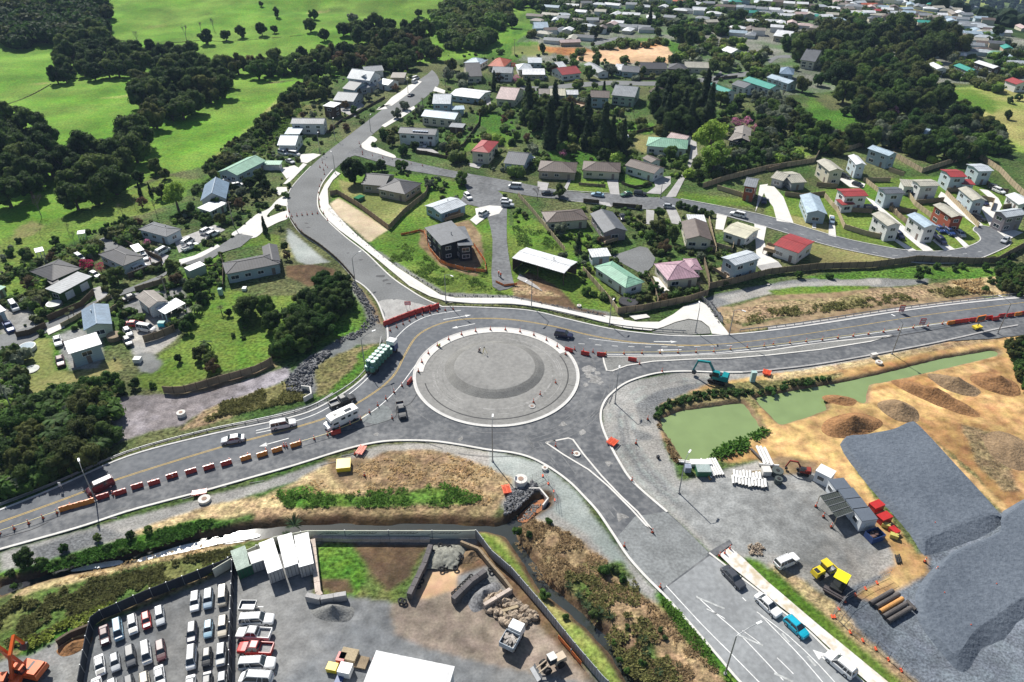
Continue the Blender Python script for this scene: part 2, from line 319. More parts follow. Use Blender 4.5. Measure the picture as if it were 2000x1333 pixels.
G('gravel', [(1395, 580), (1500, 560), (1620, 547), (1720, 545), (1720, 556), (1560, 562), (1430, 590)], .3)
G('lawn', [(1500, 568), (1560, 560), (1700, 558), (1690, 568), (1600, 572), (1520, 580)], .4); G('lush', [(1560, 540), (1800, 520), (1960, 525), (1950, 545), (1800, 545), (1600, 545)], .5)
G('dirt', [(1430, 600), (1500, 578), (1620, 572), (1720, 562), (1830, 558), (1700, 568), (1640, 582), (1500, 588), (1440, 606)], .3)
G('scrub', [(1410, 620), (1440, 604), (1500, 590), (1640, 582), (1700, 568), (1840, 552), (1900, 556), (1910, 574), (1820, 584), (1690, 600), (1560, 612), (1450, 632), (1420, 632)], .4)
G('straw', [(1855, 548), (1960, 540), (1985, 560), (1960, 580), (1900, 575), (1850, 560)], .6)
G('drylawn', [(1565, 470), (1625, 482), (1750, 508), (1790, 514), (1750, 522), (1640, 527), (1590, 528), (1580, 500)], .15); G('lawn', [(1905, 508), (1965, 480), (1975, 475), (2000, 450), (2000, 480), (1945, 512)], .15)
# subdivision lawns
G('lawn', [(1490, 440), (1640, 470), (1730, 490), (1880, 495), (1920, 460), (1990, 450), (1990, 400), (1900, 330), (1700, 310), (1560, 330), (1500, 360)], .3)
G('garden', [(1500, 330), (1560, 330), (1590, 300), (1700, 290), (1900, 320), (1940, 340), (1700, 350), (1560, 380), (1500, 380)], .6)
G('drylawn', [(1540, 420), (1600, 430), (1630, 440), (1620, 460), (1550, 440)], .3)
# roundabout outside: east and south works
G('gravel', [(1175, 780), (1190, 765), (1230, 745), (1330, 725), (1500, 722), (1740, 680), (1960, 640), (2000, 630), (2000, 660), (1700, 720), (1540, 770), (1320, 800), (1290, 850), (1330, 940), (1500, 895), (1640, 920), (1760, 1080), (1730, 1140), (1640, 1180), (1560, 1130), (1450, 1090), (1390, 1082), (1300, 1000), (1230, 940), (1180, 860)], .5)
def band(k, pts, w, rag=.25): G(k, [(x, y) for x, y in pts]+[(x+w, y-w*.35) for x, y in pts[::-1]], rag)
for i, k in enumerate(('gravg', 'yard', 'gravd', 'gravg', 'gravd', 'yard', 'gravg')): q = i*9+3; band(k, [(1420, 736+q*.25), (1320, 740+q*.35), (1245+q*.5, 757+q*.55), (1195+q*.7, 790+q*.35), (1187+q*.8, 820), (1198+q*.8, 868), (1228+q*.9, 920), (1262+q, 958), (1318+q*1.2, 1003)], 2.5+2.5*(i % 3))
for i in range(14): x, y = U(1330, 1560), U(965, 1065); band(('gravg', 'gravel', 'yardb')[i % 3], [(x, y), (x+U(15, 40), y+U(-6, 6)), (x+U(60, 110), y+U(-20, 12))], U(1.5, 5), .4)
G('gravd', [(1240, 790), (1290, 760), (1380, 745), (1480, 745), (1380, 765), (1300, 785), (1270, 830), (1250, 830)], .6); G('gravd', [(1232, 835), (1270, 845), (1278, 858), (1240, 862)], .3)
G('ochre', [(1290, 790), (1380, 750), (1500, 730), (1600, 722), (1700, 700), (1760, 690), (1900, 655), (1960, 650), (2050, 650), (2050, 1100), (1900, 920), (1800, 840), (1740, 850), (1640, 870), (1700, 960), (1790, 1080), (1800, 1130), (1700, 1180), (1665, 1160), (1750, 1100), (1740, 1060), (1640, 930), (1560, 905), (1480, 895), (1430, 905), (1400, 895), (1340, 905), (1290, 850)], .5)
G('scrub', [(1285, 800), (1330, 770), (1450, 745), (1600, 735), (1650, 725), (1640, 745), (1500, 775), (1480, 800), (1500, 830), (1400, 885), (1390, 900), (1330, 900), (1290, 840)], .5)
G('straw', [(1500, 735), (1600, 718), (1720, 695), (1860, 668), (1940, 652), (1960, 662), (1800, 690), (1700, 710), (1600, 730), (1500, 745)], .3)
G('ochreb', [(1630, 740), (1700, 715), (1960, 660), (1968, 668), (1760, 720), (1640, 745)], .2); G('ochreb', [(1760, 740), (1860, 720), (1960, 700), (1940, 720), (1800, 760), (1700, 760)], 1.)
G('ochre', [(1690, 745), (1700, 740), (1960, 672), (1975, 676), (1960, 690), (1800, 728), (1700, 752), (1695, 790), (1690, 785)], .1)
G('ochreb', [(1630, 920), (1700, 990), (1770, 1080), (1760, 1100), (1690, 1000), (1625, 930)], .5); G('ochreb', [(1800, 840), (1900, 930), (2000, 1020), (2000, 1035), (1880, 930), (1790, 845)], .4)
G('brush', [(1880, 830), (1960, 850), (2040, 900), (2040, 960), (1960, 960), (1900, 900)], 1.); G('ochreb', [(1970, 900), (2060, 880), (2060, 1000), (1990, 960)], .8)
G('ochreb', [(1840, 800), (1900, 770), (2000, 780), (2000, 830), (1920, 830)], 1.2)
G('dirt', [(1480, 895), (1540, 890), (1600, 905), (1600, 925), (1540, 935), (1490, 915)], .8)
G('yard', [(1330, 940), (1480, 925), (1600, 925), (1650, 960), (1730, 1060), (1720, 1100), (1640, 1120), (1500, 1080), (1400, 1075), (1320, 1000)], .6)
G('blue', [(1620, 1180), (1650, 1150), (1700, 1130), (1790, 1100), (1800, 1060), (1900, 980), (2100, 1050), (2100, 1500), (1900, 1500), (1780, 1340), (1700, 1260)], .5)
G('ochreb', [(1765, 1080), (1810, 1085), (1812, 1120), (1760, 1150), (1700, 1175), (1665, 1165), (1740, 1120)], .6)
G('lawn', [(1450, 1086), (1475, 1092), (1500, 1108), (1600, 1190), (1700, 1275), (1765, 1334), (1800, 1400), (1790, 1400), (1735, 1334), (1650, 1265), (1590, 1216), (1500, 1139)], .1)
G('straw', [(1500, 1100), (1560, 1130), (1640, 1185), (1700, 1250), (1800, 1340), (1765, 1334), (1640, 1226), (1560, 1156)], .4)
# south centre
G('gravel', [(0, 1080), (250, 1010), (500, 945), (640, 900), (750, 868), (860, 866), (1000, 890), (1100, 950), (1200, 1060), (1300, 1170), (1290, 1180), (1240, 1150), (1120, 1050), (980, 990), (940, 930), (760, 890), (540, 950), (250, 1050), (100, 1090), (0, 1120)], .3)
G('gravg', [(960, 880), (1060, 905), (1130, 965), (1200, 1060), (1230, 1110), (1200, 1100), (1140, 1040), (1080, 1000), (1060, 960), (960, 940)], .4)
G('gravd', [(60, 1070), (200, 1030), (250, 1045), (150, 1075), (70, 1100)], .4)
G('straw', [(490, 980), (560, 950), (640, 905), (700, 905), (760, 880), (850, 880), (940, 905), (1000, 935), (990, 960), (960, 1010), (900, 985), (800, 960), (650, 975), (500, 1010)], .6)
G('straw', [(250, 1040), (330, 1010), (420, 985), (500, 970), (500, 1000), (420, 1020), (300, 1050)], .6)
G('dirt', [(640, 895), (720, 893), (700, 935), (650, 935)], .4)
G('lush', [(540, 960), (600, 945), (660, 965), (760, 968), (870, 945), (940, 975), (900, 985), (760, 985), (560, 990)], .8)
G('lush', [(250, 1050), (380, 1015), (450, 1015), (380, 1035), (260, 1065), (150, 1100), (0, 1150), (0, 1120), (120, 1085)], .7)
G('brush', [(490, 990), (950, 985), (965, 1015), (600, 1020), (500, 1025)], .7)
G('straw', [(20, 1170), (100, 1110), (230, 1095), (400, 1060), (520, 1030), (560, 1035), (400, 1080), (250, 1110), (100, 1150)], .6)
G('scrubg', [(-20, 1190), (80, 1150), (250, 1115), (460, 1065), (580, 1035), (600, 1045), (460, 1095), (200, 1190), (60, 1260), (-20, 1270)], .6)
G('brush', [(-20, 1290), (90, 1250), (210, 1195), (330, 1150), (455, 1100), (455, 1110), (190, 1215), (60, 1275)], .4)
G('lush', [(30, 1275), (110, 1235), (185, 1215), (175, 1230), (60, 1285)], .3)
G('yard', [(-60, 1300), (60, 1280), (130, 1240), (175, 1228), (165, 1400), (-60, 1400)], .3); G('straw', [(115, 1255), (175, 1225), (172, 1265), (120, 1272)], .2)
G('field2', [(600, 1020), (950, 1020), (1000, 1045), (1040, 1100), (1100, 1150), (1250, 1340), (1180, 1340), (940, 1050), (920, 1040), (600, 1042)], .4)
G('lawn', [(935, 1040), (965, 1050), (1030, 1120), (1070, 1190), (1200, 1340), (1170, 1340), (1050, 1200)], .2); G('lawn', [(640, 1028), (900, 1028), (905, 1036), (640, 1038)], .3)
G('brush', [(990, 1040), (1040, 1010), (1110, 1040), (1180, 1090), (1230, 1150), (1290, 1180), (1370, 1260), (1430, 1345), (1260, 1400), (1160, 1240), (1060, 1160), (1020, 1090)], .5)
G('scrubg', [(1100, 1120), (1150, 1140), (1190, 1190), (1180, 1220), (1140, 1200), (1110, 1160)], .8); G('scrubg', [(1180, 1100), (1215, 1095), (1240, 1130), (1200, 1125), (1120, 1105)], .6); G('scrubg', [(1235, 1270), (1270, 1240), (1300, 1310), (1300, 1340), (1260, 1340)], .8)
G('lush', [(1275, 1155), (1295, 1160), (1350, 1225), (1400, 1280), (1460, 1340), (1430, 1340), (1330, 1240)], .2)
G('mud', [(1000, 985), (1060, 940), (1100, 980), (1060, 1010), (1010, 1010)], .5)
G('yarda', [(450, 1105), (600, 1060), (930, 1045), (1180, 1340), (1180, 1500), (140, 1500), (180, 1228), (450, 1115)], .1)
G('yardb', [(770, 1180), (960, 1130), (1080, 1210), (1150, 1340), (900, 1290), (760, 1240)], 1.5)
G('scrubg', [(612, 1060), (840, 1062), (790, 1180), (690, 1165), (612, 1170)], .2); G('lush', [(620, 1065), (700, 1062), (720, 1120), (690, 1165), (640, 1160), (615, 1120)], 1.2); G('dirtd', [(690, 1062), (835, 1062), (800, 1130), (760, 1160), (730, 1120)], 1.2)
G('dirtd', [(840, 1062), (930, 1066), (960, 1100), (900, 1125), (860, 1110), (835, 1090)], .5); G('dirtd', [(620, 1130), (680, 1130), (690, 1160), (630, 1155)], .6)
G('clay', [(840, 1115), (900, 1110), (890, 1150), (820, 1170), (810, 1160)], .8); G('gravd', [(910, 1150), (960, 1120), (990, 1150), (940, 1180), (900, 1180)], .5); G('dirtd', [(935, 1050), (1000, 1110), (1060, 1180), (1170, 1340), (1160, 1340), (980, 1140), (930, 1060)], .2)
def blur(A):
    B = A.copy(); B[1:-1, 1:-1] = (A[1:-1, 1:-1]*2+A[:-2, 1:-1]+A[2:, 1:-1]+A[1:-1, :-2]+A[1:-1, 2:])/6; return B
rough_h = (GT[..., 0]*.22*vn(GX, GY, 1.1, 31)+GT[..., 2]*.1*vn(GX, GY, 1.4, 32)+GT[..., 1]*.05*vn(GX, GY, .9, 33))
near_flat = ss((GX+400)/10)
GZ2 = GZ+np.minimum(0, rough_h-.06)*near_flat*(GZ > -5)
# cut the ponds and the stream into the ground
def dig(pts, depth, rag=.3):
    global GZ2
    w = rag*PPM; m = inpoly(PX+w*N1, PY+w*N2, pts).astype(float)
    for _ in range(4): m = blur(m)
    GZ2 = GZ2-depth*m
    setk((m > .04) & (m < .97), 'dirt' if rag < .3 else 'dirtd')
STREAM = [(-10, 1140), (60, 1118), (140, 1090), (220, 1082), (290, 1068), (370, 1045), (430, 1036), (500, 1022), (600, 1012), (760, 1014), (900, 1014), (970, 1018), (995, 1005), (1040, 965), (1075, 960), (1070, 985), (1020, 1020), (1010, 1035), (1045, 1085), (1070, 1130), (1120, 1170), (1160, 1205), (1200, 1245), (1235, 1300), (1260, 1345), (1235, 1345), (1195, 1280), (1150, 1225), (1100, 1185), (1050, 1150), (1022, 1100), (990, 1045), (950, 1032), (760, 1030), (620, 1030), (520, 1044), (400, 1062), (300, 1086), (180, 1108), (120, 1118), (40, 1140), (-10, 1165)]
POND1 = [(1292, 815), (1330, 800), (1390, 792), (1450, 783), (1465, 800), (1490, 838), (1440, 862), (1380, 893), (1340, 899), (1322, 870), (1300, 840)]
POND2 = [(1475, 775), (1560, 758), (1640, 745), (1722, 727), (1840, 698), (1940, 681), (1952, 684), (1948, 690), (1860, 712), (1760, 735), (1697, 747), (1690, 785), (1660, 770), (1620, 770), (1612, 785), (1618, 795), (1570, 812), (1525, 826), (1500, 800)]
dig(STREAM, 1.6, .5); dig(POND1, 1.6, .1); dig(POND2, 1.6, .1)
GC = blur(GC); GT = blur(GT)
ny, nx = GX.shape
me = bpy.data.meshes.new('ground'); me.vertices.add(nx*ny)
me.vertices.foreach_set('co', np.stack([GX, GY, GZ2], -1).astype(np.float32).ravel())
ii = (np.arange(ny-1)[:, None]*nx+np.arange(nx-1)[None, :]).ravel()
quads = np.stack([ii, ii+1, ii+nx+1, ii+nx], -1).astype(np.int32)
me.loops.add(quads.size); me.loops.foreach_set('vertex_index', quads.ravel()); me.polygons.add(len(quads))
me.polygons.foreach_set('loop_start', np.arange(0, quads.size, 4, dtype=np.int32)); me.polygons.foreach_set('use_smooth', np.ones(len(quads), bool))
me.update(calc_edges=True)
for nm, A in (('Col', GC), ('Tex', GT)):
    at_ = me.color_attributes.new(nm, 'FLOAT_COLOR', 'POINT'); at_.data.foreach_set('color', np.concatenate([A, np.ones(A.shape[:2]+(1,))], -1).astype(np.float32).ravel())
def ground_material():
    m = bpy.data.materials.new('ground_cover'); m.use_nodes = True; n = m.node_tree.nodes; L = m.node_tree.links; b = n['Principled BSDF']; b.inputs['Roughness'].default_value = .95; b.inputs['Specular IOR Level'].default_value = .1
    a = n.new('ShaderNodeAttribute'); a.attribute_name = 'Col'; t = n.new('ShaderNodeAttribute'); t.attribute_name = 'Tex'; sp = n.new('ShaderNodeSeparateColor'); L.new(t.outputs[0], sp.inputs[0]); tc = n.new('ShaderNodeTexCoord')
    def noi(sc, det=4, lo=.3, hi=.7, a_=0., b_=2.):
        q = n.new('ShaderNodeTexNoise'); q.inputs['Scale'].default_value = sc; q.inputs['Detail'].default_value = det; L.new(tc.outputs['Object'], q.inputs[0])
        r = n.new('ShaderNodeMapRange'); r.inputs[1].default_value = lo; r.inputs[2].default_value = hi; r.inputs[3].default_value = a_; r.inputs[4].default_value = b_; L.new(q.outputs[0], r.inputs[0]); return r.outputs[0]
    def mathn(op, x, y):
        q = n.new('ShaderNodeMath'); q.operation = op
        for i, s in enumerate((x, y)):
            if isinstance(s, (int, float)): q.inputs[i].default_value = s
            else: L.new(s, q.inputs[i])
        return q.outputs[0]
    def lerp1(w, v): return mathn('ADD', 1, mathn('MULTIPLY', w, mathn('SUBTRACT', v, 1)))
    broad = noi(.045, 8, .32, .68, .68, 1.32); veg = noi(1.3, 8, .32, .68, .35, 1.65); st = noi(2.6, 4, .3, .7, .6, 1.4); soil = noi(.45, 8, .3, .7, .6, 1.4)
    v = mathn('MULTIPLY', broad, lerp1(sp.outputs[0], veg)); v = mathn('MULTIPLY', v, lerp1(sp.outputs[1], st)); v = mathn('MULTIPLY', v, lerp1(sp.outputs[2], soil))
    mx = n.new('ShaderNodeMix'); mx.data_type = 'RGBA'; mx.blend_type = 'MULTIPLY'; mx.inputs[0].default_value = 1; L.new(a.outputs[0], mx.inputs[6]); L.new(v, mx.inputs[7])
    h = n.new('ShaderNodeHueSaturation'); L.new(mx.outputs[2], h.inputs['Color']); L.new(noi(.4, 3, .3, .7, .485, .515), h.inputs['Hue']); L.new(h.outputs[0], b.inputs['Base Color'])
    bp = n.new('ShaderNodeBump'); bp.inputs['Distance'].default_value = .35; bp.inputs['Strength'].default_value = .5
    L.new(mathn('ADD', mathn('MULTIPLY', veg, sp.outputs[0]), mathn('ADD', mathn('MULTIPLY', st, mathn('MULTIPLY', sp.outputs[1], .5)), mathn('MULTIPLY', soil, mathn('MULTIPLY', sp.outputs[2], .8)))), bp.inputs['Height']); L.new(bp.outputs[0], b.inputs['Normal'])
    return m
me.materials.append(ground_material()); struct(put('ground', me))
# ---------------- sheets, strips, kerbs
def wp(pts, z=0.): return [at(x, y) for x, y in pts]
SHZ = [0.05]
SHP = []
def sheet(name, pts, m, z=.05, smooth=4, closed=True, px=True):
    P = wp(pts) if px else [Vector(p) for p in pts]
    SHP.append([(p.x, p.y) for p in P])
    if smooth: P = cr(P, smooth, True)
    b = MB(); b.add([(p.x, p.y, z) for p in P], [tuple(range(len(P)))])
    o = b.build(name, m)
    if o.data.polygons[0].normal.z < 0: o.data.flip_normals()
    return struct(o)
def offs(P, d):
    out = []
    for i, p in enumerate(P):
        a = P[max(i-1, 0)]; c = P[min(i+1, len(P)-1)]; t = Vector((c.x-a.x, c.y-a.y, 0)).normalized()
        out.append(p+Vector((-t.y, t.x, 0))*d)
    return out
def ribbon(b, P, w, z0, z1, mi=0, off=0.):
    """a strip of width w with its top at z1 and vertical sides down to z0"""
    A = offs(P, off-w/2); B = offs(P, off+w/2); n = len(P)
    vs = [(p.x, p.y, z1) for p in A]+[(p.x, p.y, z1) for p in B]+[(p.x, p.y, z0) for p in A]+[(p.x, p.y, z0) for p in B]
    fs = []
    for i in range(n-1):
        fs += [(i, i+1, n+i+1, n+i)]
        if z1-z0 > .02: fs += [(2*n+i, 2*n+i+1, i+1, i), (n+i, n+i+1, 3*n+i+1, 3*n+i)]
    if z1-z0 > .02: fs += [(0, n, 3*n, 2*n), (n-1, 3*n-1, 4*n-1, 2*n-1)]
    b.add(vs, fs, mi); return b
def flip_up(o):
    me = o.data
    return o
def kerb(pts, w=.45, h=.17, m=None, name='kerb', sm=6, off=0.):
    P = cr(wp(pts), sm) if sm else wp(pts)
    return struct(ribbon(MB(), P, w, 0, h, 0, off).build(name, m or KERB))
def line(pts, w=.15, z=.075, m=None, sm=6, dash=None, name='road_marking', off=0.):
    P = cr(wp(pts), sm) if sm else wp(pts)
    b = MB()
    if dash:
        acc = 0; seg = [P[0]]; on = True; lim = dash[0]; Q = []
        for i in range(1, len(P)):
            a, c = P[i-1], P[i]; L = (c-a).length; s = 0
            while acc+L-s >= lim:
                q = a+(c-a)*((s+lim-acc)/L); s += lim-acc; acc = 0; seg.append(q)
                if on: ribbon(b, seg, w, z, z, 0, off)
                seg = [q]; on = not on; lim = dash[0] if on else dash[1]
            acc += L-s; seg.append(c)
        if on and len(seg) > 1: ribbon(b, seg, w, z, z, 0, off)
    else: ribbon(b, P, w, z, z, 0, off)
    return struct(b.build(name, m or LINEW))
# ---------------- roads, paths, markings
# north arm and village streets
NA_L = [(757, 668), (751, 625), (737, 590), (715, 563), (692, 547), (662, 513), (625, 482), (587, 456), (567, 428), (561, 408), (562, 383), (575, 360), (607, 327), (640, 298), (675, 270), (750, 212), (800, 170), (835, 146)]
NA_R = [(858, 158), (847, 178), (787, 225), (747, 248), (708, 282), (690, 300), (655, 330), (630, 358), (620, 383), (622, 410), (642, 435), (675, 465), (715, 495), (762, 540), (800, 568), (830, 585), (862, 600), (800, 640)]
sheet('old_road', NA_L+[(845, 139)]+NA_R, ASPHO, .05, 3)
sheet('road_patch', [(756, 625), (752, 612), (740, 590), (770, 585), (800, 590), (835, 600), (800, 615)], mat('road_dust', (.34, .335, .32), .95, .2, .4, 2), .056)
sheet('side_street', [(709, 286), (716, 293), (770, 308), (875, 332), (985, 352), (1107, 374), (1200, 380), (1275, 386), (1310, 388), (1320, 402), (1255, 409), (1107, 391), (1040, 384), (1000, 377), (960, 370), (940, 358), (870, 345), (787, 331), (706, 308), (690, 306), (676, 312), (680, 300)], ASPHW, .053, 3)
sheet('side_street', [(905, 350), (960, 366), (985, 385), (990, 400), (990, 470), (1000, 540), (1003, 560), (962, 560), (962, 470), (950, 420), (935, 405), (900, 395), (912, 372)], ASPHW, .055, 3)
sheet('close_road', [(1296, 384), (1330, 390), (1400, 403), (1500, 424), (1632, 463), (1725, 483), (1780, 491), (1840, 492), (1890, 483), (1914, 470), (1910, 458), (1901, 450), (1906, 444), (1922, 443), (1945, 449), (1972, 467), (1975, 474), (1962, 484), (1900, 509), (1840, 514), (1792, 513), (1750, 506), (1625, 481), (1500, 444), (1400, 417), (1330, 404), (1290, 401)], ASPH, .057, 3)
kerb([(1330, 389), (1400, 402), (1500, 423), (1632, 462), (1725, 482), (1780, 490), (1840, 491), (1890, 482), (1914, 470), (1910, 458), (1901, 450), (1906, 443), (1922, 442), (1945, 448), (1973, 467)], .3, .14); kerb([(1975, 475), (1962, 485), (1900, 510), (1840, 515), (1792, 514), (1750, 507), (1625, 482), (1500, 445), (1400, 418), (1330, 405)], .3, .14)
kerb([(1107, 373), (1200, 379), (1255, 384)], .25, .12); kerb([(1107, 392), (1200, 403), (1255, 411)], .25, .12)
line([(1500, 436), (1640, 480), (1790, 503), (1930, 490)], .1, .066, dash=(1.5, 4))
for P in ([(1020, 168), (1060, 170), (1125, 163), (1200, 159), (1287, 160), (1387, 151), (1475, 139), (1477, 146), (1390, 160), (1287, 168), (1200, 167), (1125, 172), (1060, 178), (1020, 177)],
          [(1160, 83), (1190, 76), (1217, 71), (1217, 75), (1190, 82), (1165, 89)], [(1500, 116), (1520, 109), (1545, 109), (1545, 114), (1520, 115), (1505, 124)],
          [(793, 30), (803, 38), (812, 50), (835, 66), (880, 66), (880, 69), (832, 70), (808, 53), (798, 38)], [(1390, 165), (1404, 142), (1410, 142), (1400, 165)]):
    sheet('lane', P, ASPHO, .052, 3)
# concrete drives, paths
NC = [0]
def conc(*pts, z=.06, m=CONC, name='driveway', sm=0): NC[0] += 1; sheet(name, list(pts), m, z+NC[0]*.0009, sm)
conc((452, 458), (470, 445), (500, 420), (525, 408), (540, 392), (556, 383), (561, 393), (561, 403), (545, 402), (530, 412), (522, 425), (560, 412), (562, 427), (545, 434), (520, 447), (500, 464), (470, 466), sm=3)
conc((541, 366), (560, 366), (562, 378), (545, 382), (538, 374), sm=0); conc((553, 360), (562, 360), (600, 322), (592, 320)); conc((587, 303), (612, 301), (628, 303), (600, 320), (585, 318)); conc((545, 330), (575, 325), (590, 332), (560, 350), z=.058)
conc((752, 205), (765, 208), (800, 183), (824, 160), (816, 158), (790, 175), (765, 192), z=.059); conc((765, 204), (750, 205), (757, 214), (735, 216), (740, 210), z=.062); conc((805, 174), (812, 163), (798, 168), (785, 180), z=.066)
conc((745, 247), (752, 250), (790, 228), (812, 212), (808, 208), (785, 222), z=.06, name='footpath'); conc((850, 170), (870, 178), (868, 184), (846, 179), z=.058)
conc((706, 284), (714, 277), (725, 268), (737, 275), (730, 283), (742, 292), (770, 304), (770, 310), (740, 303), (712, 293), z=.13, name='footpath', sm=3)
conc((1487, 362), (1512, 365), (1530, 385), (1550, 437), (1517, 432), (1510, 405), (1495, 385)); conc((1475, 415), (1500, 360), (1484, 362), (1478, 400)); conc((1400, 417), (1420, 422), (1413, 450), (1397, 448)); conc((1473, 437), (1497, 443), (1492, 470), (1500, 500), (1520, 512), (1500, 530), (1478, 520), (1476, 480))
conc((1620, 420), (1629, 422), (1633, 464), (1618, 460)); conc((1587, 436), (1594, 437), (1594, 447), (1586, 446)); conc((1645, 345), (1660, 350), (1690, 360), (1686, 368), (1660, 366), (1640, 352)); conc((1690, 385), (1705, 392), (1823, 490), (1803, 491), (1740, 438))
conc((1838, 375), (1850, 382), (1920, 440), (1908, 444), (1832, 385)); conc((1912, 370), (1930, 372), (1950, 388), (1957, 402), (1947, 420), (1945, 447), (1935, 446), (1915, 405), (1930, 402), (1935, 390)); conc((1947, 452), (1975, 448), (1998, 455), (1973, 467), (1960, 462)); conc((1745, 470), (1752, 468), (1790, 490), (1775, 492)); conc((1820, 470), (1830, 466), (1865, 487), (1845, 490)); conc((1860, 460), (1867, 458), (1894, 482), (1885, 486)); conc((1845, 440), (1860, 450), (1858, 455), (1843, 444))
conc((1050, 355), (1072, 358), (1068, 373), (1050, 371), z=.056, m=CONCD); conc((1110, 352), (1116, 352), (1105, 376), (1098, 374), z=.058, m=CONCD); conc((1185, 352), (1207, 352), (1210, 381), (1192, 380), m=CONCD, z=.058)
conc((1275, 347), (1310, 345), (1310, 360), (1290, 380), (1262, 378), (1280, 365), m=CONCD); conc((1350, 290), (1362, 300), (1320, 385), (1300, 386), (1340, 330), m=CONCD, z=.06); conc((1360, 280), (1345, 272), (1350, 300), (1362, 305), m=CONCD, z=.064)
conc((1298, 402), (1318, 404), (1330, 430), (1330, 440), (1312, 437), m=CONCD, z=.058); conc((1262, 410), (1278, 412), (1276, 440), (1262, 438), m=CONCD, z=.058); conc((1165, 394), (1190, 397), (1195, 405), (1180, 402), m=CONCD, z=.058)
conc((1197, 500), (1250, 482), (1265, 485), (1280, 505), (1275, 520), (1255, 540), (1243, 530), (1215, 515), (1200, 512), m=ASPHO, z=.058); conc((1478, 520), (1520, 512), (1530, 525), (1490, 532), m=CONCD, z=.055)
conc((928, 408), (955, 402), (985, 404), (975, 418), (950, 425), (930, 440), (918, 430), (930, 420), m=CONC, z=.059)
conc((1275, 540), (1290, 545), (1310, 570), (1295, 575), (1285, 560), z=.05); conc((1015, 535), (1050, 560), (1060, 570), (1010, 545), m=CONCD, z=.05)
conc((350, 518), (350, 508), (380, 500), (425, 478), (430, 482), (395, 502)); conc((465, 457), (495, 462), (470, 483), (430, 495), (405, 512), (350, 520), (290, 560), (215, 585), (100, 645), (0, 705), (0, 655), (90, 632), (200, 582), (260, 560), (310, 540), (360, 510), (430, 480), m=ASPHO, z=.054)
conc((90, 645), (122, 632), (127, 640), (95, 655), z=.06); conc((232, 480), (262, 468), (210, 500), (190, 470), (215, 460), m=ASPHO, z=.05); conc((255, 500), (300, 490), (330, 500), (310, 530), (262, 535), m=CONCD, z=.05); conc((180, 565), (195, 560), (212, 575), (190, 590), m=CONCD, z=.056); conc((340, 470), (420, 440), (440, 450), (350, 495), m=CONCD, z=.05)
conc((640, 205), (680, 225), (700, 232), (690, 222), (712, 208), (705, 200), m=CONCD, z=.052); conc((815, 285), (840, 290), (858, 300), (812, 300), m=CONCD, z=.056); conc((915, 320), (945, 322), (935, 330), (918, 327), m=CONCD, z=.056); conc((948, 190), (957, 188), (960, 218), (952, 215), m=CONCD, z=.052)
conc((1000, 63), (1050, 60), (1075, 66), (1050, 69), (1000, 70), z=.05); conc((1038, 92), (1045, 91), (1050, 96), (1040, 96), z=.05)
# main carriageway: west arm, ring, east arm
ROADN = [(-60, 1016), (0, 997), (100, 957), (250, 893), (400, 853), (500, 832), (568, 817), (620, 800), (683, 763), (720, 730), (748, 690), (757, 668), (756, 645), (780, 632), (815, 615), (862, 600), (900, 600), (1000, 605), (1050, 611), (1100, 623), (1187, 643), (1250, 652), (1325, 658), (1400, 657), (1500, 648), (1625, 631), (1750, 611), (1875, 595), (2000, 583), (2080, 575)]
ROADS = [(2080, 655), (2000, 655), (1940, 662), (1838, 668), (1725, 690), (1600, 712), (1500, 723), (1450, 727), (1400, 728), (1338, 726), (1288, 729), (1250, 738), (1218, 751), (1190, 773), (1177, 793), (1173, 814), (1177, 836), (1187, 861), (1210, 904), (1238, 944), (1300, 998), (1330, 1025), (1387, 1082), (1420, 1105), (1487, 1160), (1520, 1190), (1575, 1232), (1620, 1275), (1690, 1338), (1740, 1390), (1520, 1400), (1450, 1338), (1400, 1280), (1350, 1222), (1292, 1157), (1257, 1122), (1225, 1085), (1200, 1047), (1168, 1000), (1140, 969), (1112, 941), (1075, 914), (1037, 894), (1000, 884), (951, 878), (900, 869), (850, 862), (800, 860), (750, 862), (700, 871), (650, 885), (600, 901), (550, 916), (500, 930), (401, 958), (325, 978), (248, 999), (150, 1031), (0, 1074), (-60, 1092)]
sheet('main_road', ROADN+ROADS, ASPHD, .05, 2)
MID = [(2080, 615), (2000, 624), (1900, 636), (1745, 655), (1600, 668), (1500, 680), (1450, 687), (1300, 696), (1180, 695), (1140, 690), (1115, 682), (1090, 665), (1050, 651), (1010, 643), (968, 640), (920, 644), (880, 655), (850, 672), (825, 700), (812, 725), (806, 742), (790, 758), (770, 772), (745, 790), (715, 806), (690, 822), (655, 838), (600, 862), (520, 885), (440, 907), (330, 938), (230, 966), (128, 998), (60, 1020), (0, 1042), (-60, 1058)]
sheet('northern_carriageway', ROADN+MID, ASPH, .056, 2)
sheet('old_highway', [(1292, 1156), (1388, 1085), (1420, 1105), (1487, 1160), (1520, 1190), (1575, 1232), (1620, 1275), (1690, 1338), (1740, 1390), (1520, 1400), (1450, 1338), (1400, 1280), (1350, 1222)], mat('asphalt_pale', (.25, .26, .265), .9, .2, .12, 1.2), .056, 0)
sheet('road_patch', [(1225, 1085), (1205, 1050), (1240, 1010), (1300, 1000), (1345, 1040), (1386, 1082), (1290, 1154)], mat('asphalt_dusty', (.2, .21, .21), .95, .3, .2, 2), .0555, 0)
sheet('road_patch', [(1380, 1082), (1390, 1075), (1425, 1055), (1430, 1062), (1405, 1082), (1392, 1090)], ASPHD, .06, 0)
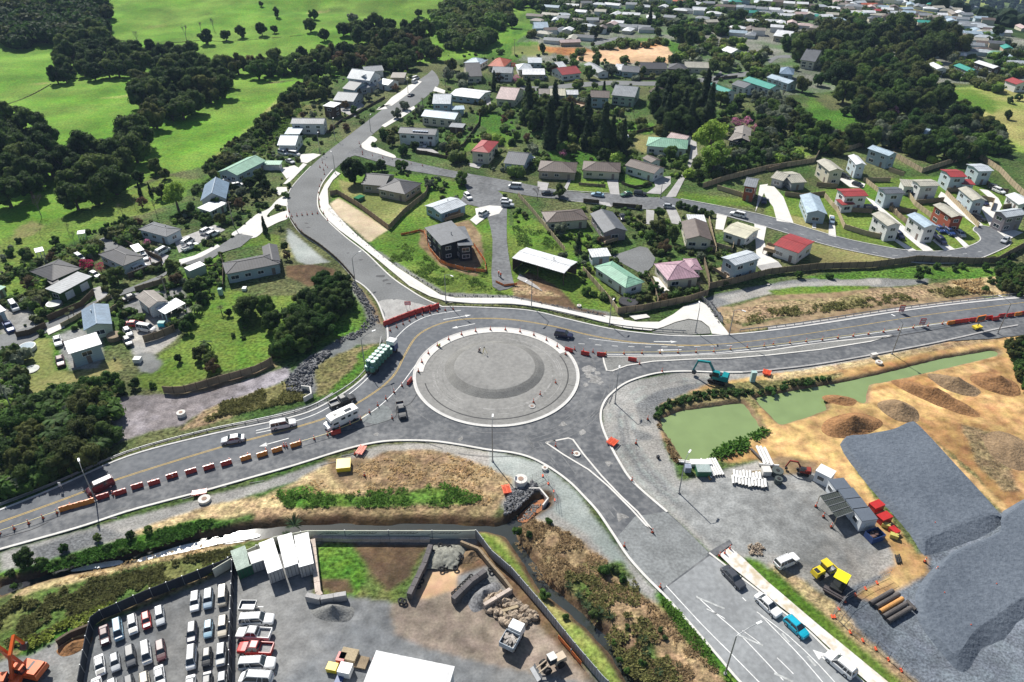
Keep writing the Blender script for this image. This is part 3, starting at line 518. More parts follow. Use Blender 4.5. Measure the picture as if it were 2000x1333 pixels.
for i, (x, y, r_) in enumerate(((1155, 722, 1.8), (1160, 742, 1.5), (1150, 732, 1.2), (1168, 730, .9), (1145, 752, .8), (1172, 748, .8), (1135, 845, .9), (1100, 830, .8), (900, 858, .7), (735, 850, .6), (1190, 905, .9), (1215, 1010, 1.2))): q = at(x, y); sheet('dust_patch', [(q.x+r_*math.cos(i+t*.7)*U(.4, 1.3), q.y+r_*math.sin(i+t*.7)*U(.4, 1.3), 0) for t in range(9)], mat('dust_patch', (.25, .245, .235), .95, .35, .5, 2), .0572+i*.0003, 3, px=False)
sheet('painted_island', [(735, 830), (700, 822), (745, 790), (758, 795), (765, 803), (768, 818)], mat('asphalt_mid', (.17, .185, .185), .9, .25, .4, 2), .062, 0)

# concrete shared path on the north side
conc((665, 340), (650, 353), (640, 370), (642, 400), (662, 425), (695, 458), (737, 493), (775, 523), (825, 555), (860, 577), (890, 583), (1000, 583), (1050, 593), (1125, 610), (1180, 620), (1245, 630), (1287, 630), (1315, 615), (1335, 600), (1368, 590), (1384, 600), (1400, 623), (1420, 648), (1425, 656), (1390, 653), (1385, 640), (1370, 628), (1345, 624), (1320, 630), (1295, 640), (1270, 647), (1225, 643), (1175, 630), (1100, 613), (1050, 602), (1000, 595), (880, 592), (840, 580), (800, 560), (740, 510), (700, 478), (662, 450), (640, 430), (626, 410), (623, 385), (634, 362), (655, 335), z=.12, name='footpath', sm=0)
sheet('gravel_verge', [(1272, 650), (1295, 641), (1320, 631), (1345, 625), (1370, 629), (1385, 641), (1388, 652), (1330, 656)], GRAV, .09, 0)
conc((1178, 617), (1215, 622), (1220, 628), (1190, 625), z=.14); conc((1228, 618), (1262, 615), (1270, 621), (1240, 626), z=.14)
kerb([(650, 332), (630, 358), (621, 383), (623, 410), (642, 434), (675, 464), (715, 495), (762, 540), (800, 567), (830, 585), (862, 599)], .4, .16, CONC)
kerb([(737, 505), (762, 525), (800, 552), (830, 570), (860, 585), (880, 592)], .25, .2, CONC)
kerb([(862, 600), (900, 600), (1000, 604), (1050, 610), (1100, 622), (1187, 642), (1250, 651), (1325, 657), (1400, 656), (1500, 647), (1625, 630), (1750, 610), (1875, 594), (2000, 582), (2080, 574)], .42, .15)
sheet('road_verge', [(1500, 640), (1625, 623), (1750, 603), (1875, 588), (2000, 576), (2080, 570), (2080, 575), (2000, 583), (1875, 595), (1750, 611), (1625, 631), (1500, 648)], CONCD, .07, 0)
kerb([(-60, 1016), (0, 997), (100, 957), (250, 892), (400, 852), (500, 831), (568, 816), (620, 798), (683, 761), (720, 728), (748, 688), (757, 666), (756, 640), (750, 622), (737, 590), (715, 563), (692, 547)], .42, .15)
kerb([(-60, 1005), (0, 987), (100, 948), (250, 883), (400, 842), (500, 822), (568, 807), (610, 792), (650, 768)], .35, .05, CONCD)
kerb([(692, 547), (662, 513), (625, 482), (587, 456), (567, 428), (561, 408), (562, 383), (575, 360), (607, 326)], .3, .15)
kerb([(-60, 1092), (0, 1074), (150, 1032), (248, 1000), (325, 979), (401, 959), (500, 931), (550, 917), (600, 902), (650, 886), (700, 872), (750, 863), (800, 861), (850, 863), (900, 870), (951, 879), (1000, 885), (1037, 895), (1075, 915), (1112, 942), (1140, 970), (1168, 1001), (1200, 1048), (1225, 1086), (1257, 1123), (1292, 1158)], .45, .17, CONC)
kerb([(1292, 1157), (1350, 1222), (1400, 1280), (1450, 1338), (1500, 1380)], .4, .16, CONC)
kerb([(1303, 1001), (1238, 944), (1210, 904), (1187, 861), (1177, 836), (1173, 814), (1177, 793), (1190, 773), (1218, 751), (1250, 738), (1288, 729), (1338, 726), (1400, 728), (1450, 728)], .45, .17, CONC)
kerb([(1450, 728), (1500, 724), (1600, 712), (1725, 690), (1838, 668), (1940, 645), (1988, 636)], .45, .2, CONCD)
kerb([(1385, 1081), (1425, 1112), (1487, 1160), (1520, 1189), (1575, 1231), (1620, 1274), (1690, 1338), (1740, 1385)], .35, .16, CONC)
sheet('footpath', [(1405, 1085), (1425, 1070), (1450, 1090), (1500, 1138), (1595, 1219), (1650, 1264), (1735, 1334), (1790, 1385), (1745, 1385), (1694, 1334), (1625, 1272), (1578, 1228), (1524, 1186), (1490, 1158), (1428, 1108)], CONCS, .14, 0)
for x, y in ((1240, 1135), (1302, 1180), (1318, 1200), (1358, 1245), (1377, 1268), (1421, 1310)):
    pass
# east arm median island, splitter islands
def island(pts, m=GRAV, h=.17, name='traffic_island', sm=0):
    P = wp(pts); P = cr(P, 4, True) if sm else P
    o = sheet(name, [(p.x, p.y, 0) for p in P], m, h-.03, 0, px=False)
    b = MB(); ribbon(b, P+[P[0], P[1]], .35, 0, h); struct(b.build('kerb', CONC))
island([(1185, 697), (1178, 699), (1180, 710), (1185, 725), (1195, 726), (1225, 715), (1275, 707), (1350, 703), (1425, 701), (1500, 695), (1600, 684), (1700, 668), (1744, 656), (1600, 671), (1500, 686), (1400, 693), (1300, 697)])
island([(1066, 866), (1085, 862), (1110, 857), (1119, 860), (1140, 889), (1175, 931), (1213, 971), (1245, 1001), (1273, 1036), (1262, 1028), (1233, 996), (1188, 951), (1150, 919), (1100, 889)], ASPHD)
# roundabout
C0 = at(968.5, 741.5)
XL, XR = at(806, 741), at(1132, 744); RI = (XR-XL).length/2; C0 = (XL+XR)/2
YT, YB = at(968, 640), at(966, 837); C0.y = (YT.y+YB.y)/2; RI = ((YT-YB).length+(XR-XL).length)/4
def disc(name, r, z, m, n=96, c=C0, rx=None):
    b = MB(); b.add([(c.x+(rx or r)*math.cos(2*math.pi*i/n), c.y+r*math.sin(2*math.pi*i/n), z) for i in range(n)], [tuple(range(n))]); return struct(b.build(name, m))
disc('roundabout_gravel', RI-.3, .12, GRAVL)
def ring(name, r1, r2, a0, a1, z, m, z0=0):
    n = max(8, int((a1-a0)*20)); P = [Vector((C0.x+(r1+r2)/2*math.cos(a0+(a1-a0)*i/n), C0.y+(r1+r2)/2*math.sin(a0+(a1-a0)*i/n), 0)) for i in range(n+1)]
    return struct(ribbon(MB(), P, abs(r2-r1), z0, z).build(name, m))
ring('roundabout_kerb', RI-.75, RI, 0, 2*math.pi, .2, KERB)
ring('roundabout_kerb', RI-.25, RI-.02, 0, 2*math.pi, .24, CONC)
ring('roundabout_apron', RI-2.3, RI-.76, math.radians(27), math.radians(180), .22, CONC)
ring('roundabout_apron', RI-2.3, RI-.76, math.radians(-15), math.radians(27), .17, GRAVL)
TYRE = mat('tyre_track', (.15, .153, .155), .95, .3, .4, 2); TYRG = mat('tyre_track_gravel', (.215, .212, .2), .95, .3, .4, 2); TYRH = mat('tyre_track_pale', (.275, .27, .258), .95, .3, .4, 2)
for i in range(26): a = U(3.3, 6.5); ring('tyre_track', RI+1.5+i*.28, RI+1.5+i*.28+U(.1, .3), a, a+U(.2, .9), .0585+i*.0001, TYRE, .0585+i*.0001)
for i in range(24): a = U(0, 6.2); r_ = U(12.2, RI-2.9); ring('tyre_track', r_, r_+U(.12, .35), a, a+U(.3, 1.3), .125+i*.0003, TYRG if i % 2 else TYRH, .125+i*.0003)
for i in range(22): x, y = U(1000, 1230), U(845, 1000); L_ = U(8, 26); x = 1010+(y-845)*1.05+U(0, 40); line([(x, y), (x+L_*.8, y+L_)], U(.12, .3), .0585+i*.0001, TYRE, sm=0, name='tyre_track')
for i in range(16): x = U(60, 700); y = 1042-x*.235+U(4, 18); line([(x, y), (x+U(20, 60), y-U(5, 14))], U(.1, .25), .0585+i*.0001, TYRE, sm=0, name='tyre_track')
for i in range(18): x, y = U(1810, 1940), U(1060, 1300); line([(x-60, y+U(0, 10)), (x, y-8), (x+60, y-U(20, 30))], U(.15, .3), .03+i*.001, mat('tyre_track_blue', (.1, .12, .145), .95, .3, .4, 2), name='tyre_track') if y > 1150 and x > 1990 else 0
ring('roundabout_joint', RI-2.75, RI-2.5, math.radians(195), math.radians(385), .15, mat('joint_dark', (.06, .06, .06)))
MC = at(966, 722)
b = MB(); n = 72; RB = [10.6*1.05, 10.0, 8.6]; zs = [.1, .75, 1.35]; nz = random.Random(3)
rings = []
for q, (r, z) in enumerate(((11.6, .1), (11.1, .3), (10.0, .8), (9.3, 1.02), (8.5, 1.1), (5, 1.14), (.3, 1.16))):
    rings.append([(MC.x+r*math.cos(2*math.pi*i/n)*(1+.012*math.sin(3*i*.0873+q)), MC.y+.3+r*.98*math.sin(2*math.pi*i/n), z+(.02*nz.random() if 0 < q < 4 else 0)) for i in range(n)])
b.loft(rings); o = struct(b.build('roundabout_mound', [GRAVM, GRAVL])); o.data.polygons.foreach_set('material_index', [1 if p.center.z > 1.03 else 0 for p in o.data.polygons])
# lane markings
line([(-60, 1043), (0, 1021), (120, 978), (215, 942), (330, 905), (440, 872), (520, 851), (600, 829), (650, 812), (700, 787), (745, 757), (772, 730), (790, 695), (812, 660), (840, 641), (880, 628), (930, 623), (1000, 625), (1080, 638), (1150, 655), (1225, 668), (1320, 675), (1400, 674), (1500, 664), (1650, 642), (1800, 618), (2000, 592), (2080, 583)], .1, .078, LINEY, off=.15)
line([(-60, 1043), (0, 1021), (120, 978), (215, 942), (330, 905), (440, 872), (520, 851), (600, 829), (650, 812), (700, 787), (745, 757), (772, 730), (790, 695), (812, 660), (840, 641), (880, 628), (930, 623), (1000, 625), (1080, 638), (1150, 655), (1225, 668), (1320, 675), (1400, 674)], .1, .078, LINEY, off=-.15)
line([(700, 822), (740, 795), (775, 762), (800, 730), (825, 695)], .18, .078)
line([(500, 842), (560, 828), (620, 808), (680, 772), (722, 735), (748, 697), (770, 665), (800, 636), (840, 617), (900, 607)], .2, .078)

line([(1180, 693), (1300, 694), (1400, 690), (1500, 679), (1620, 664), (1750, 645), (1850, 631)], .18, .078)
line([(1130, 672), (1230, 678), (1330, 678), (1430, 676)], .15, .078, dash=(1.5, 2.5)); line([(1150, 662), (1230, 671), (1320, 675)], .15, .079)
line([(500, 847), (534, 840)], .2, .078)
def arrow(a, b_, w=.2, head=.7, z=.079):
    P = wp([a, b_]); d = (P[1]-P[0]).normalized(); s = Vector((-d.y, d.x, 0)); b = MB()
    ribbon(b, [P[0], P[1]-d*1.4], w, z, z); q = P[1]-d*1.5; b.add([(q+s*head).xyz+Vector((0, 0, z)), (q-s*head).xyz+Vector((0, 0, z)), P[1]+Vector((0, 0, z))], [(0, 1, 2)]); struct(b.build('road_marking', LINEW))
arrow((564, 857), (506, 873), .22, .6); arrow((1277, 668), (1322, 668.5), .25, .5); arrow((1331, 684), (1283, 685), .25, .5); arrow((866, 625), (920, 616), .22, .5); arrow((928, 633), (882, 642), .22, .5)
for A in ([(1301, 1145), (1370, 1220), (1430, 1280), (1487, 1338)], [(1360, 1165), (1410, 1210), (1450, 1245), (1530, 1330)]): line(A, .16, .078, sm=2)
line([(1380, 1190), (1420, 1212), (1500, 1270), (1570, 1338)], .13, .078, LINEW, dash=(3, 3)); line([(1478, 1196), (1540, 1243), (1600, 1300), (1640, 1345)], .15, .078, sm=2); line([(1485, 1202), (1530, 1248), (1570, 1290), (1612, 1340)], .15, .078, sm=2); line([(1450, 1168), (1457, 1175)], .15, .078, sm=0)
for a, c, w in (((1527, 1238), (1541, 1256), .5), ((1577, 1283), (1593, 1302), .5), ((1512, 1316), (1550, 1333), .5), ((1360, 1167), (1415, 1190), .45), ((1440, 1240), (1490, 1262), .45)): line([a, c], w*.7, .08, LINEF, sm=0)
arrow((1622, 1297), (1587, 1270), .2, .8)
# dark joints and crack seals
for A in ([(1005, 632), (1100, 650), (1200, 690)],): pass
ASEAL = mat('crack_seal', (.03, .03, .032), .8)
for A, w in (([(1190, 706), (1300, 706), (1430, 700), (1560, 690)], .12), ([(0, 1052), (60, 1036), (95, 1020)], .15), ([(640, 845), (700, 838), (768, 818), (775, 800), (800, 790), (815, 770)], .15), ([(1500, 690), (1620, 678), (1740, 659), (1900, 632)], .25)): line(A, w, .066, ASEAL, name='road_joint')
for x, y, r in ((745, 540, 1.6), (752, 548, 1.3), (760, 555, .9), (705, 508, .8), (598, 437, .8), (602, 445, .7), (680, 495, .6), (735, 520, .6), (770, 585, .5)):
    P = [at(x, y)+Vector((r*math.cos(t)*U(.4, 1.2), r*math.sin(t)*U(.3, .8), 0)) for t in [i*.9 for i in range(7)]]; sheet('tar_patch', P, mat('tar', (.04, .042, .045), .7), .064, 0, px=False)
b = MB()
for i, (x, y) in enumerate(((660, 447), (662, 450), (665, 453), (668, 456))): p = at(x, y); b.box((p.x, p.y, .16), (1.3, .25, .08), .5)
# parapet and small kerb channel beside the shared path
# ---------------- water
def water(name, pts, col, z, rough=.12, sm=4, spec=.5):
    m = mat('water_'+name+str(z), col, rough, .08, .08, .3, spec=spec, bump=.02)
    return sheet(name, pts, m, z, sm)
water('pond_water', [(1284, 812), (1330, 794), (1390, 786), (1455, 777), (1473, 798), (1500, 838), (1445, 870), (1380, 902), (1336, 904), (1314, 870), (1292, 840)], (.2, .27, .11), -.7, .08)
water('pond_water', [(1462, 775), (1560, 752), (1640, 739), (1722, 721), (1840, 692), (1945, 675), (1962, 682), (1950, 696), (1860, 720), (1760, 742), (1705, 752), (1700, 795), (1600, 808), (1525, 834), (1492, 802)], (.4, .48, .31), -.7, .08)
water('stream_water', STREAM, (.03, .035, .03), -1.15, .05, 0, .8)
sheet('stream_glint', [(270, 1083), (300, 1074), (360, 1056), (440, 1042), (500, 1036), (498, 1043), (440, 1052), (370, 1068), (320, 1080), (270, 1092)], mat('glint_paint', (.85, .87, .88), .3, .25, .8, 6), -1.0, 3)  # silver glints of the stream, painted as pale sheets just above the water
sheet('stream_glint', [(138, 1105), (180, 1094), (230, 1087), (232, 1095), (180, 1104), (140, 1109)], mat('glint_paint'), -1.0, 3)
sheet('stream_bed', [(1010, 1005), (1042, 975), (1066, 968), (1068, 985), (1030, 1012)], mat('rust_bed', (.28, .1, .03), .5, .4, .6, 3), -1.05, 3)
# raised gravel platform
def platform(name, base, top, h, m, z0=0.0):
    B = cr(wp(base), 4, True); T = cr([at(x, y, h) for x, y in top], 4, True); n = len(B); B = [p-(T[i]-p)*.25 for i, p in enumerate(B)]; g = sum(T, Vector())/n; I = [p+(g-p)*.05 for p in T]
    b = MB(); b.loft([[(p.x, p.y, z0-.1) for p in B], [(p.x, p.y, h*.93+z0) for p in T], [(p.x, p.y, h+z0) for p in I]])
    return struct(b.build(name, m))
platform('gravel_platform', [(1642, 868), (1692, 855), (1742, 846), (1780, 829), (1800, 838), (1862, 905), (1955, 1008), (1948, 1025), (1900, 1050), (1818, 1078), (1800, 1075), (1765, 1025), (1705, 958)],
         [(1650, 860), (1694, 848), (1745, 838), (1778, 824), (1796, 832), (1858, 898), (1950, 1000), (1938, 1006), (1895, 1018), (1822, 1048), (1803, 1052), (1772, 1010), (1712, 945)], .9, GRAVB, 0.02)
platform('gravel_platform', [(1960, 1000), (2080, 960), (2080, 1180), (2000, 1200), (1960, 1240), (1915, 1262), (1890, 1300), (1870, 1305), (1840, 1275), (1800, 1220), (1790, 1180), (1800, 1140), (1860, 1080), (1950, 1040)],
         [(1965, 1003), (2070, 963), (2070, 1150), (2000, 1168), (1955, 1200), (1905, 1235), (1880, 1270), (1866, 1278), (1842, 1255), (1812, 1210), (1802, 1170), (1815, 1135), (1868, 1078), (1952, 1040)], .9, GRAVB, 0.02)
# ---------------- plants
rng = np.random.default_rng(5)
def fol(name, c, c2=None, r=.2): return mat('foliage_'+name, c or None, .75, .45, .9, 3.5, spec=.15, objrand=r, trans=.35)
def unit(n):
    v = rng.normal(size=(n, 3)); return v/np.linalg.norm(v, axis=1)[:, None]
def leaf_arrays(cent, rad, N, ls, flat=.0):
    K = len(cent); pr = rad**2/np.sum(rad**2); k = rng.choice(K, N, p=pr); d = unit(N); d[:, 2] = np.where(d[:, 2] < -.35, -d[:, 2], d[:, 2])
    p = cent[k]+d*(rad[k]*rng.uniform(.82, 1.08, N))[:, None]
    dist = np.linalg.norm(p[:, None]-cent[None], axis=2)/rad[None]; keep = dist.min(1) > .78; p = p[keep]; d = d[keep]; n = len(p)
    nn = d+rng.normal(size=(n, 3))*.45; nn /= np.linalg.norm(nn, axis=1)[:, None]
    a = np.cross(nn, unit(n)); a /= np.linalg.norm(a, axis=1)[:, None]+1e-9; b = np.cross(nn, a)
    s = (ls*rng.uniform(.6, 1.4, n))[:, None]; a = a*s; b = b*s*rng.uniform(.5, 1, n)[:, None]
    V = np.stack([p-a, p-b*.8, p+a, p+b], 1).reshape(-1, 3); return V, n
def sphere_arr(c, r, nu=8, nv=5):
    V = [(c[0], c[1], c[2]-r)]; Fc = []
    for j in range(1, nv):
        t = math.pi*j/nv
        for i in range(nu):
            q = r*(1+.14*(rnd()-.5)*2); V.append((c[0]+q*math.sin(t)*math.cos(2*math.pi*i/nu), c[1]+q*math.sin(t)*math.sin(2*math.pi*i/nu), c[2]-q*math.cos(t)))
    V.append((c[0], c[1], c[2]+r))
    for i in range(nu):
        Fc.append((0, 1+(i+1) % nu, 1+i)); Fc.append((len(V)-1, 1+(nv-2)*nu+i, 1+(nv-2)*nu+(i+1) % nu))
        for j in range(nv-2): a = 1+j*nu; Fc.append((a+i, a+(i+1) % nu, a+nu+(i+1) % nu, a+nu+i))
    return V, Fc
def crown_mesh(name, m, K=14, N=1500, ls=.085, az=1., spread=.6, lr=(.32, .5), core=.84, cone=0):
    c = unit(K)*(rng.uniform(.25, 1, K)**.5*spread)[:, None]; rad = rng.uniform(*lr, K)
    if cone:
        t = np.linspace(0, 1, K); c = np.stack([rng.normal(size=K)*.12*(1-t), rng.normal(size=K)*.12*(1-t), (t*2-1)], 1); rad = (.55*(1-t)**.7+.16)*rng.uniform(.85, 1.1, K)
    c[:, 2] *= az
    V, n = leaf_arrays(c, rad, N, ls); v = [tuple(x) for x in V]; f = [(4*i, 4*i+1, 4*i+2, 4*i+3) for i in range(n)]
    if core:
        for cc, r in zip(c, rad):
            sv, sf = sphere_arr(cc, r*core); o = len(v); v += sv; f += [tuple(i+o for i in q) for q in sf]
    me = bpy.data.meshes.new(name); me.from_pydata(v, [], f); me.materials.append(m); return me
BARK = mat('bark', (.12, .09, .07), .95, .3, 1, 6); TWIG = mat('twigs', (.2, .165, .15), .95, .3, 1, 6)
def branch_mesh(name, depth=5, m=TWIG, r0=.035, spread=.55):
    b = MB()
    def go(p, d, L, r, k):
        q = p+d*L; b.cyl(p, q, r, r*.65, 5 if k > 2 else 3, cap=False)
        if k == 0: return
        for _ in range(3 if k > 1 else 4):
            e = (d+Vector((U(-1, 1), U(-1, 1), U(-.25, .8)))*spread).normalized(); go(q, e, L*U(.62, .82), r*.62, k-1)
    go(Vector((0, 0, -1.3)), Vector((0, 0, 1)), .62, r0, depth)
    return b.mesh(name, m)
def frond_mesh(name, m, n=16, L=1., w=.13, droop=.9, seg=5, up0=.8):
    b = MB()
    for i in range(n):
        a = 2*math.pi*i/n+U(-.2, .2); e = up0*U(.3, 1.1); prev = Vector((0, 0, 0)); ps = []
        for s in range(seg+1):
            t = s/seg; ps.append(Vector((math.cos(a)*L*t*(1-.15*t), math.sin(a)*L*t*(1-.15*t), e*t*L-droop*t*t*L)))
        sd_ = Vector((-math.sin(a), math.cos(a), 0))
        for s in range(seg): w0 = w*math.sin(math.pi*min(.97, (s+.3)/(seg+.3))); w1 = w*math.sin(math.pi*min(.99, (s+1.3)/(seg+.6))); b.add([ps[s]-sd_*w0, ps[s]+sd_*w0, ps[s+1]+sd_*w1, ps[s+1]-sd_*w1], [(0, 1, 2, 3)])
    return b.mesh(name, m)
def trunk_mesh(zc, r=.07):
    b = MB(); b.cyl((0, 0, -zc), (.02, 0, -.2), r*1.4, r*.8, 7)
    for i in range(4): a = i*1.6+.3; b.cyl((.01, 0, -zc*.45), (math.cos(a)*.45, math.sin(a)*.45, .05), r*.6, r*.25, 5)
    return b.mesh('trunk', BARK)
# kind: (name, words, [crown meshes], centre height, az, trunk mesh)
TK = {}
def kind(k, name, words, ms, zc, ht=1.): TK[k] = (name, words, ms, zc, trunk_mesh(zc) if k not in 'bkfxy' else None, ht)
kind('d', 'evergreen_tree', 'dark evergreen tree', [crown_mesh('crown', fol('dark', (.058, .1, .025), r=.45), 30, 3400, .05, .95, .8, (.2, .36)) for _ in range(4)], .98)
kind('g', 'leafy_tree', 'mid green leafy tree', [crown_mesh('crown', fol('mid', (.07, .135, .028), r=.35), 26, 3000, .052, .88, .8, (.2, .36)) for _ in range(4)], .9)
kind('o', 'olive_tree', 'olive green bushy tree', [crown_mesh('crown', fol('olive', (.08, .1, .03), r=.3), 26, 3000, .052, .88, .8, (.2, .36)) for _ in range(3)], .9)
kind('l', 'spring_tree', 'bright lime green tree', [crown_mesh('crown', fol('lime', (.19, .3, .05), r=.15), 18, 2100, .06, .95, core=.6, lr=(.25, .4), spread=.7) for _ in range(2)], 1.3)
kind('w', 'silver_tree', 'pale grey green tree', [crown_mesh('crown', fol('silver', (.15, .18, .12), r=.2), 24, 2600, .052, .8, .8, (.2, .36)) for _ in range(2)], .85)
kind('r', 'russet_tree', 'russet brown tree', [crown_mesh('crown', fol('russet', (.14, .1, .055), r=.3), 22, 2200, .05, .9, .8, (.2, .36), core=.7) for _ in range(2)], .95)
kind('c', 'conifer_tree', 'tall dark conifer', [crown_mesh('crown', fol('conifer', (.034, .06, .024)), 16, 2600, .05, 1.9, cone=1, core=.85) for _ in range(2)], 1.95)
kind('p', 'blossom_tree', 'pink blossom tree', [crown_mesh('crown', fol('pink', (.5, .2, .3), r=.1), 16, 1100, .06, .8, core=0, spread=.75) for _ in range(2)], 1.1)
kind('q', 'cherry_tree', 'crimson blossom tree', [crown_mesh('crown', fol('crimson', (.42, .03, .1), r=.1), 14, 900, .06, .8, core=0, spread=.75)], 1.1)
kind('b', 'bare_tree', 'bare leafless tree', [branch_mesh('branches') for _ in range(3)], 1.3)
kind('k', 'dead_tree', 'gaunt dead tree', [branch_mesh('branches', 4, mat('deadwood', (.3, .28, .25)), .05, .4) for _ in range(1)], 1.3)
kind('f', 'tree_fern', 'spreading tree fern', [frond_mesh('fronds', fol('fern', (.07, .12, .035), r=.2)) for _ in range(2)], .9)
kind('x', 'flax_bush', 'spiky flax bush', [frond_mesh('leaves', fol('flax', (.06, .1, .045), r=.2), 40, 1., .05, .45, 4, 1.3) for _ in range(2)], .05)
kind('s', 'shrub', 'rounded dark shrub', [crown_mesh('foliage', fol('shrub', (.06, .105, .03), r=.3), 14, 1300, .075, .75, .7, (.28, .45)) for _ in range(3)], .5)
kind('t', 'bright_shrub', 'fresh green shrub', [crown_mesh('foliage', fol('fresh', (.07, .14, .03), r=.2), 14, 1300, .075, .7, .7, (.28, .45)) for _ in range(3)], .45)
kind('y', 'cabbage_tree', 'spiky cabbage tree', [frond_mesh('fronds', fol('cabbage', (.1, .12, .05), r=.2), 26, .9, .06, .7, 4, 1.1) for _ in range(2)], 1.5)
TN = [0]; TLAB = {}
def tree(cx, cy, rp, k, grp=None, lab=None, z0=None, jit=0):
    name, words, ms, zc, tk, ht = TK[k]
    R = 3.
    for _ in range(4):
        h = R*zc; p = at(cx, cy, h); Zd = p.y*fw[1]+(p.z+h-CH)*fw[2]; R = rp*Zd/F
    if k == 'c': R = R
    o = thing(name, (p.x, p.y, p.z), U(0, 6.28)); s = R; o.scale = (s*U(.92, 1.08), s*U(.92, 1.08), s*U(.9, 1.1))
    me = ms[TN[0] % len(ms)]; TN[0] += 1
    c = put(me.name.split('.')[0], me, o); c.location = (0, 0, zc)
    if tk: t = put('trunk', tk, o); t.location = (0, 0, zc)
    elif k in 'fy': t = put('trunk', TRK, o); t.location = (0, 0, zc)
    if lab is None and grp is None:
        sz = 'small' if R < 1.6 else ('tall' if R > 4.5 else '')
        lab = ' '.join(f'{sz} {words} {near(p.x, p.y)}'.split())
        TLAB.setdefault(lab, []).append(o)
        if len(TLAB[lab]) > 1:
            for q in TLAB[lab]: q['group'] = ' '.join(lab.split())
    tag(o, lab or (words+' '+grp[1]), 'tree' if k not in 'xst' else 'shrub', grp[0] if grp else None)
    return o
TRK = MB().cyl((0, 0, -1.5), (0, 0, .02), .09, .06, 6).mesh('trunk', BARK)
def pip(x, y, P):
    m = False; j = len(P)-1
    for i in range(len(P)):
        if (P[i][1] > y) != (P[j][1] > y) and x < (P[j][0]-P[i][0])*(y-P[i][1])/(P[j][1]-P[i][1])+P[i][0]: m = not m
        j = i
    return m
def wood(pts, r, kinds, grp, dens=1., keep=None):
    """trees of a wood, spaced by Poisson discs of crown radius"""
    x0 = min(p[0] for p in pts); x1 = max(p[0] for p in pts); y0 = min(p[1] for p in pts); y1 = max(p[1] for p in pts); out = []
    for _ in range(int(4000*dens)):
        x, y = U(x0, x1), U(y0, y1)
        if not pip(x, y, pts): continue
        rr = r*U(.75, 1.2)
        if all((x-a)**2+((y-b)*1.5)**2 > ((rr+c)*.5)**2 for a, b, c in out): out.append((x, y, rr))
    for x, y, rr in out:
        k = random.choice(kinds); cell = ('left', 'middle', 'right')[min(2, int(3*(x-x0)/(x1-x0+.1)))]+' '+('back', 'centre', 'front')[min(2, int(3*(y-y0)/(y1-y0+.1)))]
        tree(x, y, rr, k, grp, ('large ' if rr > r else 'small ')+TK[k][1]+' '+grp[1]+', '+cell)
def free(x, y, rad):
    return all((x-a)**2+(y-b)**2 > (c+rad)**2 for a, b, c in HC) and not any(pip(x, y, P) for P, bb in SB if bb[0] < x < bb[1] and bb[2] < y < bb[3])
HC = []; SB = []
def mass(name, polys, n, r0_, r1_, cols, label, leaves=40, cat='shrubbery', gap=.9, avoid=True):
    """foliage clumps nobody could count, as one object"""
    if avoid and not SB:
        for P in SHP: xs = [q[0] for q in P]; ys = [q[1] for q in P]; SB.append((P, (min(xs), max(xs), min(ys), max(ys))))
    V = []; Fq = []; MI = []; o = 0; ms = [fol(*c) for c in cols]; x0 = min(p[0] for q in polys for p in q); x1 = max(p[0] for q in polys for p in q); y0 = min(p[1] for q in polys for p in q); y1 = max(p[1] for q in polys for p in q); k = 0
    for _ in range(n*12):
        if k >= n: break
        px, py = U(x0, x1), U(y0, y1)
        if not any(pip(px, py, q) for q in polys): continue
        p = at(px, py); r = U(r0_, r1_)
        if avoid and (not free(p.x, p.y, r*gap) or float(vn(p.x, p.y, 9, 51)) < -.12): continue
        k += 1; c = np.array([[U(-.5, .5)*r, U(-.5, .5)*r, r*U(.3, .7)] for _ in range(4)]); rad = np.array([r*U(.45, .7) for _ in range(4)]); vv, m_ = leaf_arrays(c, rad, leaves, r*.17)
        vv = vv+np.array([p.x, p.y, p.z]); V += [tuple(q) for q in vv]; Fq += [(o+4*i, o+4*i+1, o+4*i+2, o+4*i+3) for i in range(m_)]; nf = m_; o += 4*m_
        for cc, q in zip(c, rad): sv, sf = sphere_arr(cc+np.array([p.x, p.y, p.z]), q*.86, 6, 4); V += sv; Fq += [tuple(i+o for i in g) for g in sf]; o += len(sv); nf += len(sf)
        MI += [random.randrange(len(ms))]*nf
    me = bpy.data.meshes.new(name); me.from_pydata(V, [], Fq); [me.materials.append(m) for m in ms]; me.polygons.foreach_set('material_index', MI); return tag(put(name, me), label, cat, kind='stuff')
def stuff_scatter(name, pts, n, size, m, label, h=.7, faces=10, px=True, z=0.):
    """ground cover nobody could count, as one object"""
    P = [(p[0], p[1]) for p in pts]; W_ = [at(*p) for p in P]; WP = [(p.x, p.y) for p in W_]
    x0 = min(p[0] for p in WP); x1 = max(p[0] for p in WP); y0 = min(p[1] for p in WP); y1 = max(p[1] for p in WP); v = []; f = []
    for _ in range(n*6):
        if n <= 0: break
        x, y = U(x0, x1), U(y0, y1)
        if not pip(x, y, WP) or float(vn(x, y, 3.5, 43)+.5*vn(x, y, 1.3, 44)) < -.09: continue
        n -= 1; s = size*U(.5, 1.5)*(.6+.9*float(vn(x, y, 5, 41)+.5))
        for _ in range(faces):
            a = U(0, 6.28); e = U(.1, 1.2); d = Vector((math.cos(a)*math.cos(e), math.sin(a)*math.cos(e), math.sin(e)*h)); t = Vector((-math.sin(a), math.cos(a), U(-.5, .5)))*s*.22
            c = Vector((x, y, z+.05))+d*s*U(.3, .8); q = d*s*.45; o = len(v); v += [c-t-q*.3, c+t-q*.3, c+t*.6+q, c-t*.6+q]; f.append((o, o+1, o+2, o+3))
    me = bpy.data.meshes.new(name); me.from_pydata([tuple(q) for q in v], [], f); me.materials.append(m); o = put(name, me); tag(o, label, 'ground cover', kind='stuff'); return o
